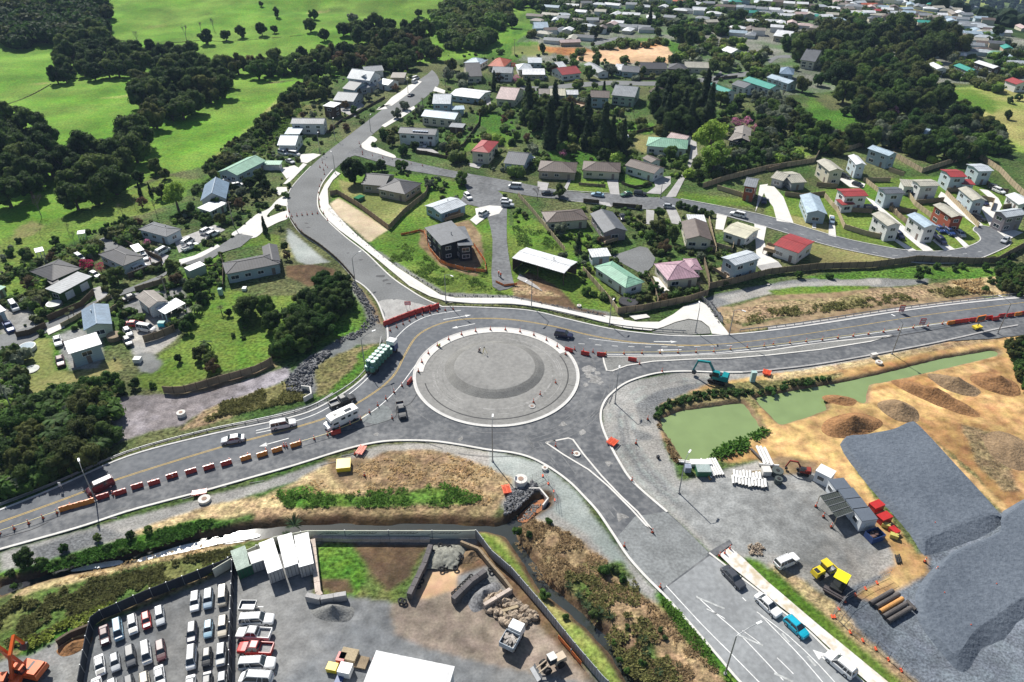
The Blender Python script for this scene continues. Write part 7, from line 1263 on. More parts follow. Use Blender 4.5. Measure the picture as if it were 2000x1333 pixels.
pile(1463, 944, 11, .26, 2.2, 1, 9, [WPIPE], 'row of eleven white concrete pipes'); pile(1459, 931, 9, .26, 2, 1, 9, [WPIPE], 'back row of white concrete pipes'); pile(1493, 893, 3, .3, 5, 8, 17, [WPIPE], 'three long white pipes beside a dark one'); pile(1480, 893, 1, .25, 4.5, 14, 14, [STEELP], 'single dark pipe left of the long white pipes'); pile(1504, 911, 1, .25, 3.8, 12, 1, [WPIPE], 'single white pipe across the long ones'); pile(1394, 914, 5, .22, 4.6, 9, 17, [WPIPE], 'bundle of long pale pipes by the pond corner'); pile(1378, 918, 2, .15, 5.5, 9, 17, [RUST, WPIPE], 'thin rusty and white rods beside the pale bundle')
pile(1462, 925, 3, .1, 6, 18, -2, [TIMBP], 'long timber poles behind the white pipes', 'timber_stack'); pile(1350, 906, 2, .2, 5, 14, 2, [WPIPE], 'white pipes at the pond edge')
def boxobj(px, py, d, m, lab, cat, name, dx=10, dy=0, m2=None, z=0., part='body', lid=None):
    p = at(px, py); q = at(px+dx, py+dy); o = thing(name, (p.x, p.y, z+.03), math.atan2(q.y-p.y, q.x-p.x), lab, cat); b = MB(); b.box((0, 0, d[2]/2), d); b.build(part, m, o)
    b = MB(); b.box((0, 0, d[2]+.03), (d[0]*1.03, d[1]*1.03, .07)); b.build(lid or 'lid', m2 or m, o); return o
boxobj(1372, 925, (2.6, 2, 1.3), GREENP, 'grey green box trailer among the pond corner stores', 'container', 'tool_box', m2=mat('lid_grey', (.3, .36, .35))); boxobj(1342, 920, (1.2, 1.2, 1.2), mat('steel_blue', (.25, .28, .35)), 'small blue grey crate at the pond corner', 'crate', 'crate'); boxobj(1368, 907, (4, 1.4, .6), WPIPE, 'white slabs stacked at the pond corner', 'slabs', 'slab_stack'); boxobj(1495, 925, (1.6, 1.6, 1.1), CONC, 'white concrete chamber right of the white pipes', 'chamber', 'concrete_chamber')
boxobj(672, 913, (2.6, 2.6, 1.), YEL, 'yellow covered pit box on the straw bank', 'cover', 'pit_cover', 10, -1); boxobj(1469, 745, (1.1, .9, 2.6), mat('pale_teal', (.4, .55, .52)), 'tall pale green cabinet by the long pond', 'cabinet', 'cabinet'); boxobj(1706, 697, (.8, 1.6, .8), CONC, 'white concrete block by the long pond kerb', 'block', 'concrete_block', 10, 8)
for x, y, lab in ((1517, 927, 'black plastic tank, upper of two by the mini digger'), (1519, 943, 'black plastic tank, lower of two by the mini digger')):
    p = at(x, y); o = thing('water_tank', p, 0, lab, 'tank'); MB().cyl((0, 0, 0), (0, 0, 1.1), 1.1 if y < 930 else .75, n=18).build('body', mat('tank_dark', (.07, .085, .08), .6), o); MB().cyl((0, 0, 1.1), (0, 0, 1.18), .35, n=12).build('lid', BLACK, o)
# ---------------- shipping containers, site cabins, yard bays
def container(px, py, dx, dy, L, W_, Hh, m, me_, lab, grp=None):
    p = at(px, py); q = at(px+dx, py+dy); rz = math.atan2(q.y-p.y, q.x-p.x); o = thing('shipping_container', (p.x, p.y, .05), rz, lab, 'container', grp)
    b = MB(); b.box((0, 0, Hh/2), (L, W_, Hh)); 
    for i in range(int(L/.5)):
        for s in (-1, 1): b.box((-L/2+.3+i*.5, s*(W_/2+.02), Hh/2), (.22, .05, Hh-.3))
    b.build('body', me_, o); MB().box((0, 0, Hh+.03), (L+.05, W_+.05, .06)).build('roof', m, o)
    for s in (-1, 1): d = MB().box((L/2+.03, s*W_/4, Hh/2), (.06, W_/2-.08, Hh-.2)).build('door', me_, o); b = MB(); [b.cyl((L/2+.1, s*W_/4+t, .2), (L/2+.1, s*W_/4+t, Hh-.2), .035, n=5) for t in (-.25, .25)]; b.build('locking_bar', CHAR, d)
    return o
CG = mat('container_grey', (.42, .42, .42), .6, .12)
container(534, 1106, 5.5, 18, 6.9, 2.3, 2.6, WHITE, CG, 'white topped shipping container, left of three'); container(568, 1095, 4.5, 18, 6.9, 2.3, 2.6, WHITE, CG, 'white topped shipping container, middle of three'); container(598, 1094, 3, 18, 6.9, 2.3, 2.6, WHITE, CG, 'white topped shipping container, right of three')
container(504, 1105, 4, 18, 2.6, 2.2, 2.2, OFFW, CG, 'short pale container between the fence and long containers'); container(476, 1108, 6, 18, 4.6, 2.3, 2.2, mat('pale_green_roof', (.35, .42, .36)), GREENP, 'pale green roofed container at the yard corner')
def wall(pts, h, w, m, lab, name='block_wall', sm=0, cat='wall', z0=0):
    P = wp(pts); o = thing(name, P[0], 0, lab, cat); Q = [p-P[0] for p in P]; b = MB(); k = 0
    for a, c in zip(Q, Q[1:]):
        d = (c-a).length; n = max(1, int(d/1.5)); rz = math.atan2(c.y-a.y, c.x-a.x)
        for i in range(n): q = a+(c-a)*((i+.5)/n); b.box((q.x, q.y, h/2+z0+U(-.03, .03)), (d/n-.06, w, h), rz)
    b.build('blocks', m, o); return o
wall([(612, 1062), (617, 1110), (623, 1165), (628, 1172)], 1.2, .9, mat('pale_block', (.5, .42, .36), .9), 'pale concrete block wall left of the green soil bay'); wall([(600, 1172), (628, 1178), (678, 1170)], 1.4, .8, CONCD, 'grey concrete block wall in front of the soil bay'); wall([(612, 1055), (690, 1057), (780, 1057), (840, 1058)], .8, .6, mat('pale_block'), 'low pale wall under the banner fence')
wall([(842, 1075), (830, 1110), (800, 1172)], 1.5, .8, mat('dark_block', (.12, .11, .11), .9), 'dark block wall with tyres between the soil bays'); wall([(948, 1125), (920, 1145), (885, 1180)], 1.5, .8, mat('dark_block'), 'dark block wall topped with tyres left of the scoria'); wall([(900, 1066), (935, 1080), (955, 1105), (985, 1140), (1000, 1160)], 1.2, .4, TIMB, 'brown timber wall behind the open bays', 'timber_wall'); wall([(999, 1158), (970, 1175), (945, 1190)], 1.2, .6, mat('pale_block'), 'pale block wall left of the boulders'); wall([(1012, 1190), (980, 1200), (990, 1210)], .8, .5, TIMBP, 'short timber baulk across the boulders', 'timber_wall'); wall([(113, 1262), (140, 1245), (178, 1230)], 1.3, .4, TIMBD, 'dark timber wall of the wood chip bay', 'timber_wall')
TYM = MB(); nT = 14
for i in range(nT):
    a = 2*math.pi*i/nT; c = 2*math.pi*(i+1)/nT; TYM.cyl((.33*math.cos(a), .33*math.sin(a), 0), (.33*math.cos(c), .33*math.sin(c), 0), .13, n=6, cap=False)
TYM = TYM.mesh('tyre', BLACK)
def tyre(x, y, z, w, s=1.): p = at(x, y, z); o = put('old_tyre', TYM); o.location = (p.x, p.y, z+.1); o.rotation_euler = (U(-.2, .2), U(-.2, .2), 0); o.scale = (s,)*3; tag(o, 'old black tyre '+w, 'tyre', 'old tyres '+w)
for x, y in ((886, 1160), (891, 1155), (897, 1150), (902, 1145), (907, 1140), (912, 1135), (917, 1131), (920, 1127)): tyre(x, y, .1, 'along the dark block wall by the scoria')
for x, y in ((823, 1125), (823, 1136), (817, 1147), (783, 1174), (789, 1176)): tyre(x, y, .3, 'at the dark wall between soil bays', 1.2)
for x, y in ((847, 1080), (860, 1066), (870, 1069), (878, 1070), (889, 1075), (897, 1085), (901, 1088), (895, 1092), (882, 1094), (870, 1108), (862, 1112), (845, 1100), (946, 1119), (958, 1114), (890, 1110)): tyre(x, y, .3, 'weighing down the crumpled cover sheet', 1.1)
p = at(868, 1090); o = thing('cover_sheet', (p.x, p.y, .05), 0, 'crumpled grey cover sheet held by tyres', 'sheet'); b = MB(); n = 26; V = []
for i in range(n):
    for j in range(n): x = (i/(n-1)-.5)*6; y = (j/(n-1)-.5)*5.; V.append((x+.4*y, y, max(.03, .7*(1-(x/3.2)**2)*(1-(y/2.7)**2)+.35*abs(math.sin(x*2.2+y*1.3+float(vn(x, y, 1., 8))*4))*.6)))
b.add(V, [(i*n+j, (i+1)*n+j, (i+1)*n+j+1, i*n+j+1) for i in range(n-1) for j in range(n-1)]); b.build('sheet', mat('tarp_grey', (.2, .2, .17), .8, .4, 1, 3), o, True)
# white roofed workshop at the bottom
a, b_, c = at(718, 1293, 4), at(873, 1325, 4), at(700, 1345, 4); o = thing('workshop', ((a.x+b_.x)/2, a.y-4.2, 0), math.atan2(b_.y-a.y, b_.x-a.x)*1.0, 'white flat roofed workshop cut by the bottom edge', 'shed'); L = (b_-a).length
MB().box((0, .6, 4.05), (L, 8.4, .2)).build('roof', mat('roof_bright', (.7, .7, .7), .5, .12, .2, 2, wave=('X', .3, .8)), o); MB().box((0, .6, 1.95), (L-.4, 8, 3.9)).build('wall', wallm('white'), o)
for x, y, d, m, lab, nm in ((650, 1308, (1.5, 1.2, .8), YEL, 'yellow machine box left of the workshop', 'machine_box'), (668, 1290, (1.2, 1.4, .9), RED, 'red crate pile left of the workshop', 'crate'), (683, 1285, (2.4, 1.8, .9), TIMBP, 'wooden pallet stack behind the workshop', 'pallet_stack'), (676, 1315, (1.8, 1.6, 1.3), WHITE, 'white cube tank beside the workshop', 'cube_tank'), (705, 1296, (2., 1.8, .3), TIMB, 'brown timber frame behind the workshop', 'pallet_stack'), (752, 1290, (1.8, .9, .8), mat('tan_box', (.4, .33, .22)), 'tan boxes stacked on the workshop edge', 'crate'), (769, 1297, (1., .9, .8), WPIPE, 'pale box at the workshop edge', 'crate'), (860, 1313, (1.5, 1.3, .9), TIMB, 'open wooden crate beside the workshop', 'wooden_crate'), (742, 1288, (1., .8, .7), CHAR, 'dark drum box at the workshop edge', 'crate'), (665, 1325, (1., 2., .3), BLUE, 'blue tarpaulin bundle left of the workshop', 'bundle')): boxobj(x, y, d, m, lab, nm.replace('_', ' ').split()[-1], nm, 10, 2)
# site cabins
def cabin(px, py, z, L, W_, Hh, dx, dy, rc, wc, lab, win=True, name='site_cabin'):
    p = at(px, py, z); q = at(px+dx, py+dy, z); o = thing(name, (p.x, p.y, .05), math.atan2(q.y-p.y, q.x-p.x), lab, 'cabin'); MB().box((0, 0, Hh/2), (L, W_, Hh)).build('wall', wc, o); MB().box((0, 0, Hh+.05), (L+.15, W_+.15, .1)).build('roof', rc, o)
    if win: f = MB().box((-.2, -W_/2-.03, Hh*.55), (1.4, .06, 1.)).build('window', WHITE, o); MB().box((-.2, -W_/2-.07, Hh*.55), (1.2, .03, .8)).build('pane', GLASS, f); MB().box((L/2+.03, 0, 1.05), (.06, .9, 2)).build('door', OFFW, o)
    return o
CAB = mat('cabin_roof', (.11, .13, .16), .5, .1); CABW = mat('cabin_wall', (.6, .63, .66), .5, .1)
cabin(1640, 946, 2.7, 2.5, 2.9, 2.7, 9, 12, CAB, CABW, 'slate roofed site cabin, first of four in the row'); cabin(1658, 965, 2.7, 2.4, 2.9, 2.7, 9, 12, CAB, CABW, 'slate roofed site cabin, second of four in the row'); cabin(1673, 984, 2.7, 2.4, 2.9, 2.7, 9, 12, CAB, CABW, 'slate roofed site cabin, third of four in the row'); cabin(1690, 1005, 2.7, 2.8, 2.9, 2.7, 9, 12, CAB, CABW, 'slate roofed site cabin, nearest of four in the row')
cabin(1613, 921, 2.6, 2.8, 2.4, 2.6, 12, 6, WHITE, CABW, 'small white roofed hut above the cabin row', name='site_hut')
p = at(1634, 985, 2.4); o = thing('shade_canopy', (p.x, p.y, 0), 0, 'dark shade net canopy in front of the site cabins', 'canopy'); Pc = [at(x, y, 2.5)-p for x, y in ((1601, 969), (1642, 958), (1672, 998), (1634, 1012))]; b = MB(); b.add([(v.x, v.y, 2.5) for v in Pc], [(0, 1, 2, 3)]); nm = mat('shade_net', (.05, .06, .055), .8, .3, 1, 4, wave=('X', .8, .5)); b.build('net', nm, o)
for v in Pc: MB().cyl((v.x, v.y, 0), (v.x, v.y, 2.5), .06).build('post', TIMBP, o)
b = MB(); [b.cyl((Pc[0]*(1-t)+Pc[3]*t).xyz*1.0+Vector((0, 0, 2.55-(Pc[0]*(1-t)+Pc[3]*t).z)), (Pc[1]*(1-t)+Pc[2]*t)+Vector((0, 0, 2.55-(Pc[1]*(1-t)+Pc[2]*t).z)), .05, n=4) for t in (.0, .25, .5, .75, 1)]; b.build('frame', METAL, o)
for x, y in ((1593, 990), (1608, 1010), (1623, 1030)): cone(x, y, 'guying the shade net canopy')
def skip(px, py, dx, dy, m, lab, L=2.7, W_=1.9, Hh=1.3):
    p = at(px, py, .6); q = at(px+dx, py+dy, .6); o = thing('rubbish_skip', (p.x, p.y, .06), math.atan2(q.y-p.y, q.x-p.x), lab, 'skip'); b = MB()
    for y in (-1, 1): b.box((0, y*W_/2, Hh/2), (L, .08, Hh))
    for x in (-1, 1): b.box((x*L/2, 0, Hh/2), (.08, W_, Hh))
    b.box((0, 0, .1), (L, W_, .1)); b.build('bin', m, o); b = MB(); [b.box((U(-L/2+.4, L/2-.4), U(-W_/2+.3, W_/2-.3), U(.6, Hh-.2)), (U(.3, .8), U(.2, .5), U(.1, .4)), U(0, 3)) for _ in range(14)]; b.build('rubbish', mat('rubbish', (.13, .08, .07), .9, .6, 1, 3), o)
skip(1708, 1047, 12, -4, BLUE, 'blue skip full of rubbish below the cabins')
for x, y, m, lab in ((1709, 995, RED, 'red machine crates beside the cabins, upper pile'), (1724, 1018, RED, 'red machine crates beside the cabins, middle pile'), (1745, 1040, RED, 'red box near the yellow pumps')): boxobj(x, y, (2.4 if y < 1030 else 1.2, 1.5, 1.3 if y < 1030 else .7), m, lab, 'crates', 'crate_pile', 12, -5)
for x, y, lab in ((1729, 1029, 'yellow compactor in the red crate row'), (1745, 1050, 'yellow compactor nearest the dirt ridge')):
    o = boxobj(x, y, (1.3, .8, .7), paint('dull_yellow', (.5, .45, .12)), lab, 'compactor', 'plate_compactor', 12, 4); MB().cyl((.4, 0, .7), (1., 0, 1.2), .05).build('handle', CHAR, o)

# ---------------- machines
def excavator(px, py, s, dx, dy, col, lab, arm, sw=0., dark=None, counter=1., cabcol=None):
    """arm: joint points (x forward, z up) boom foot, elbow, stick end, bucket"""
    p = at(px, py); q = at(px+dx, py+dy); o = thing('excavator', (p.x, p.y, .05), math.atan2(q.y-p.y, q.x-p.x), lab, 'excavator'); o.scale = (s,)*3
    for y in (-1, 1):
        b = MB(); pts = [(-1.7, .1), (-1.9, .45), (-1.6, .8), (1.6, .8), (1.9, .45), (1.7, .1), (1.4, 0), (-1.4, 0)]; vs = [(x, y*1.05+t, z) for t in (-.28, .28) for x, z in pts]; b.add(vs, [tuple(range(8)), tuple(range(8, 16))[::-1]]+[(i, (i+1) % 8, (i+1) % 8+8, i+8) for i in range(8)]); b.build('track', BLACK, o)
    MB().cyl((0, 0, .6), (0, 0, 1.05), .8, n=16).build('turntable', CHAR, o)
    b = MB(); b.box((-.5, .0, 1.4), (3.1, 2.3, .7)); b.box((-1.5, 0, 1.95), (1.3, 2.2, .5), tap=.9); b.build('engine_house', col, o); MB().box((-2.05, 0, 1.5), (.5, 2.35, .9), tap=.92).build('counterweight', dark or col, o); MB().box((-.9, -.3, 1.85), (1.2, 1.2, .12)).build('grille', CHAR, o)
    c = MB().box((.45, .68, 2.05), (1.45, .9, 1.5), tap=.9).build('cab', GLASS, o); MB().box((.42, .68, 2.84), (1.4, .9, .1)).build('cab_roof', cabcol or col, c)
    n = len(arm)
    for i in range(n-1):
        (x0, z0), (x1, z1) = arm[i], arm[i+1]; a = Vector((x0, -.15, z0)); e = Vector((x1, -.15, z1)); d = e-a; b = MB(); b.box(((x0+x1)/2, -.15, (z0+z1)/2), (d.length+.2, .38 if i < n-2 else .3, .42 if i < n-2 else .34), 0, ry=-math.atan2(z1-z0, x1-x0)); b.build(('boom', 'boom', 'stick', 'stick')[min(i+(4-n), 3)] if n < 5 else ('boom', 'boom', 'stick', 'stick')[i], col, o)
    b = MB(); b.cyl((arm[0][0]+.4, -.15, arm[0][1]-.3), ((arm[1][0]+arm[0][0])/2+.2, -.15, (arm[1][1]+arm[0][1])/2-.1), .09, n=6); b.build('hydraulic_ram', METAL, o)
    x, z = arm[-1]; b = MB(); b.loft([[(x-.1, -.55, z), (x+.25, -.55, z-.1), (x+.1, -.55, z-.8), (x-.5, -.55, z-.9), (x-.75, -.55, z-.5)], [(x-.1, .25, z), (x+.25, .25, z-.1), (x+.1, .25, z-.8), (x-.5, .25, z-.9), (x-.75, .25, z-.5)]]); b.build('bucket', CHAR, o); return o
excavator(1400, 745, 1.05, -12, -3, MGREEN, 'blue green excavator on the gravel beside the pond', [(.6, 1.7), (2.2, 4.2), (4.6, 3.9), (5.3, 1.3)])
excavator(1567, 925, .62, -10, -2, mat('paint_mini', (.22, .03, .02), .5), 'small dark red digger near the black tanks', [(.6, 1.7), (2.2, 4.0), (4.4, 3.9), (5.2, 1.2)], cabcol=CHAR, dark=CHAR)
excavator(62, 1318, 1.05, -9, -2, paint('digger_orange', (.75, .13, .02)), 'large orange excavator with its arm raised at the left edge', [(.6, 1.7), (2.6, 4.6), (3.4, 5.6), (2.2, 2.)], dark=paint('digger_orange'))
excavator(28, 1350, 1.05, 5, -12, paint('digger_orange'), 'second orange excavator cut by the bottom left corner', [(.6, 1.7), (2.4, 4.4), (4.6, 5.4), (5.4, 2.6)])
def roller(px, py, dx, dy, lab):
    p = at(px, py); q = at(px+dx, py+dy); o = thing('road_roller', (p.x, p.y, .05), math.atan2(q.y-p.y, q.x-p.x), lab, 'roller'); b = MB(); b.box((-1.2, 0, 1.2), (2., 1.5, .9), tap=.85); b.build('engine_cover', YEL, o); MB().box((-1.6, 0, 1.68), (.7, .9, .04)).build('grille', CHAR, o); MB().cyl((1.5, -.9, .65), (1.5, .9, .65), .65, n=18).build('drum', METAL, o); b = MB(); b.box((1.5, 1., .8), (1.7, .12, .3)); b.box((1.5, -1., .8), (1.7, .12, .3)); b.box((2.4, 0, .8), (.15, 2.1, .3)); b.build('frame', YEL, o)
    for y in (-.8, .8): MB().cyl((-1.1, y-.2, .6), (-1.1, y+.2, .6), .6, n=14).build('wheel', BLACK, o)
    c = MB().box((.3, 0, 1.9), (1.1, 1.2, 1.3)).build('cab', GLASS, o); MB().box((.3, 0, 2.6), (1.4, 1.5, .12)).build('cab_roof', YEL, c)
roller(1605, 1121, 12, -6, 'yellow road roller beside the yellow canopied paver')
p = at(1636, 1148); o = thing('asphalt_paver', (p.x, p.y, .05), math.atan2(-.75, -.65), 'asphalt paver with yellow canopy and dark screed', 'paver'); MB().box((0, 0, .7), (3.4, 1.9, .9)).build('body', CHAR, o); MB().box((-1.1, 0, 1.4), (1.4, 1.9, .6)).build('hopper', MGREEN, o); b = MB(); b.box((1.8, 0, .45), (.7, 3.4, .5)); b.box((2.3, 0, .4), (.3, 3.2, .3)); b.build('screed', mat('dark_steel', (.07, .06, .06)), o)
for y in (-.85, .85): MB().box((-.2, y, .4), (2.9, .35, .75)).build('track', BLACK, o)
MB().box((-.2, 0, 2.6), (2.2, 2.1, .14)).build('canopy', paint('bright_yellow', (.85, .75, .02)), o)
for x in (-1.1, .7):
    for y in (-.9, .9): MB().cyl((x, y, 1), (x, y, 2.6), .05).build('canopy_post', CHAR, o)
def loader(px, py, dx, dy, lab):
    p = at(px, py); q = at(px+dx, py+dy); o = thing('wheel_loader', (p.x, p.y, .05), math.atan2(q.y-p.y, q.x-p.x), lab, 'loader'); ma = paint('loader_cream', (.55, .45, .33)); MB().box((-1.2, 0, 1.2), (1.9, 1.3, .9), tap=.9).build('engine_cover', ma, o); c = MB().box((.1, 0, 1.9), (1.1, 1.1, 1.3)).build('cab', GLASS, o); MB().box((.1, 0, 2.6), (1.2, 1.2, .1)).build('cab_roof', OFFW, c)
    for x in (-1.1, 1.1):
        for y in (-.75, .75): MB().cyl((x, y-.2, .6), (x, y+.2, .6), .6, n=14).build('wheel', BLACK, o)
    b = MB(); [b.cyl((.8, y, 1.5), (2.4, y, .7), .12, n=6) for y in (-.4, .4)]; b.build('lift_arm', ma, o); b = MB(); b.loft([[(2.3, y, .1), (3.1, y, .05), (2.5, y, .3), (2.3, y, .9)] for y in (-1.15, 1.15)]); b.build('bucket', METAL, o)
loader(1078, 1302, -12, 6, 'cream wheel loader beside the orange fenced edge of the yard')
# tipper trucks in the yard corner
def truck(px, py, dx, dy, cabm, bodm, load, lab, L=6., name='tip_truck', loadm=None):
    p = at(px, py, .8); q = at(px+dx, py+dy, .8); o = thing(name, (p.x, p.y, .05), math.atan2(q.y-p.y, q.x-p.x), lab, 'truck'); MB().box((0, 0, .75), (L, .9, .3)).build('chassis', CHAR, o); c = MB(); c.box((L/2-.8, 0, 1.6), (1.7, 2.2, 1.7), tap=.93); c.build('cab', cabm, o); MB().box((L/2-.1, 0, 2.), (.3, 1.9, .7)).build('windscreen', GLASS, o)
    for y in (-.5, .5): MB().box((L/2+.06, y*1.6, 1.), (.08, .3, .18)).build('headlight', HEADL, o)
    for x in (L/2-.9, -L/2+.9, -L/2+2.):
        for y in (-.95, .95): MB().cyl((x, y-.16, .5), (x, y+.16, .5), .5, n=14).build('wheel', BLACK, o)
    b = MB(); B0 = L-1.9
    if bodm: 
        for y in (-1.15, 1.15): b.box((-.95, y, 1.5), (B0, .08, 1.))
        b.box((-.95-B0/2, 0, 1.5), (.08, 2.3, 1.)); b.box((-.95+B0/2, 0, 1.6), (.08, 2.3, 1.2))
    b.box((-.95, 0, 1.0), (B0, 2.35, .12)); b.build('tray', bodm or TIMBD, o)
    if load: b = MB(); [b.box((-.95+U(-B0/2+.5, B0/2-.5), U(-.8, .8), U(1.2, 1.9)), (U(.6, 1.8), U(.2, .5), U(.15, .4)), U(-1, 1)) for _ in range(26)]; b.build('load', loadm or mat('scrap', (.32, .29, .26), .9, .6, 1, 3), o)
    return o
truck(1001, 1248, 8, -14, WHITE, mat('tray_blue', (.45, .5, .55)), True, 'tip truck loaded with scrap beside the boulders', 4.2)
# hay bale truck
o = truck(746, 703, 26, -27, BLUE, None, False, 'blue truck stacked high with green wrapped hay bales', 11.5, 'bale_truck'); BW = mat('bale_wrap', (.06, .2, .15), .35, .15, 1, 4, spec=.6); BT = mat('bale_top', (.55, .7, .66), .4, .1)
k = 0
for lvl in (0, 1):
    for i in range(7-lvl*1):
        for y in (-.62, .62):
            x = -5.1+i*1.3+(.55 if lvl else 0); b = MB(); b.cyl((x, y, 1.1+lvl*1.2), (x, y, 2.28+lvl*1.2), .63, n=14); bb = b.build('hay_bale', BW, o); MB().cyl((x, y, 2.29+lvl*1.2), (x, y, 2.31+lvl*1.2), .5, n=14).build('wrap_end', BT, bb)
MB().box((4.9, 0, 2.9), (1.9, 2.2, .9), tap=.9).build('roof_deflector', WHITE, o)
# motorhome
p = at(668, 818, 1.2); q = at(668-26, 818+12, 1.2); o = thing('motorhome', (p.x, p.y, .06), math.atan2(q.y-p.y, q.x-p.x), 'white motorhome driving west beside the red barrier', 'motorhome'); b = MB(); prof = [(-3.4, .5), (-3.5, 2.75), (-3.2, 2.95), (2., 2.95), (2.9, 2.7), (3.1, 2.2), (2.3, 1.95), (2.6, 1.9), (3.0, 1.35), (3.7, 1.15), (3.8, .5)]; n = len(prof); vs = [(x, y*(1.12 if 1 else 1), z) for y in (-1, 1) for x, z in prof]; b.add(vs, [tuple(range(n)), tuple(range(n, 2*n))[::-1]]+[(i+n, (i+1) % n+n, (i+1) % n, i) for i in range(n)]); b.build('body', paint('white'), o)
for x, w in ((-2.6, .9), (-1.2, .7), (0.2, .9)):
    for y in (-1, 1): MB().box((x, y*1.13, 2.), (w, .05, .5)).build('window', GLASS, o)
MB().box((2.82, 0, 1.62), (.25, 1.9, .55), ry=.75).build('windscreen', GLASS, o); b = MB(); [b.box((x, 0, 2.99), (.6, .6, .1)) for x in (1.4,)]; b.build('skylight', CHAR, o); MB().box((-1.4, .3, 2.99), (1.5, .8, .06)).build('solar_panel', GLASS, o)
for y in (-1, 1):
    MB().box((1.9, y*1.13, 1.5), (1.1, .05, .45)).build('cab_window', GLASS, o); MB().box((3.75, y*.8, .95), (.15, .35, .2)).build('headlight', HEADL, o)
    for x in (2.6, -2.2): MB().cyl((x, y*1.0-.12, .38), (x, y*1.0+.12, .38), .38, n=12).build('wheel', BLACK, o)
# VMS trailer and lamps
p = at(1907, 643); o = thing('sign_trailer', (p.x, p.y, .05), .3, 'yellow message board trailer on the closed east lanes', 'trailer'); MB().box((0, 0, .6), (2.2, 1.3, .5)).build('trailer_bed', YEL, o); MB().cyl((0, 0, .8), (0, 0, 2.4), .1).build('mast', CHAR, o); bd = MB().box((0, 0, 3.1), (2.6, .25, 1.7)).build('board', ORG, o); MB().box((0, -.14, 3.1), (2.3, .03, 1.4)).build('screen', CHAR, bd)
for y in (-.7, .7): MB().cyl((0, y-.08, .3), (0, y+.08, .3), .3, n=12).build('wheel', BLACK, o)
# ---------------- moving and parked cars
mk = dict(s=SILV, w=paint('white'), d=DGREY, c=CHAR, r=RED, m=MAROON, b=BLUE, k=SKYB, t=TEAL, g=GREENP, e=BEIGE, n=mat('paint_navy', (.02, .025, .06), .35, .06, .5, 2, spec=.5), l=mat('paint_lblue', (.22, .3, .38), .35, .06, .5, 2, spec=.5))
car(1101, 655, 18, 3, 'suv', mk['n'], 'dark navy car on the ring beside the roundabout', name='car'); car(455, 859, -20, 3, 'sedan', mk['s'], 'silver car on the west road behind the ute', name='car'); car(553, 830, 20, -4, 'utec', mk['w'], 'white canopied ute on the west road', name='utility_truck', cat='ute'); car(197, 952, -20, 9, 'van', mk['m'], 'maroon people mover with white roof beside the barriers', name='van', cat='van', hood=None); MB().box((-.6, 0, 1.99), (3., 1.2, .04)).build('roof_panel', WHITE, [o_ for o_ in COL.objects if o_.name.startswith('van') and o_.type == 'EMPTY'][-1])
car(784, 803, 5, 20, 'ute', mk['c'], 'black ute parked beside the roundabout kerb', name='utility_truck', cat='ute'); car(669, 785, 20, -8, 'ute', mk['c'], 'dark flat deck truck half hidden behind the motorhome', name='utility_truck', cat='ute', sc=1.1)
car(1432, 1129, 16, 17, 'sedan', mk['d'], 'dark grey sedan on the old highway, first of the queue', name='car'); car(1500, 1183, 17, 16, 'sedan', mk['w'], 'white sedan on the old highway between grey and teal cars', name='car'); car(1555, 1226, 16, 15, 'hatch', mk['t'], 'bright teal hatchback on the old highway', name='car'); car(1641, 1299, -20, -17, 'suv', mk['w'], 'white car with nose to camera left behind the teal hatchback', name='car'); car(1536, 1097, 18, -8, 'suv', mk['w'], 'white car parked on the grey works yard')
VC = 'cars parked in the village'
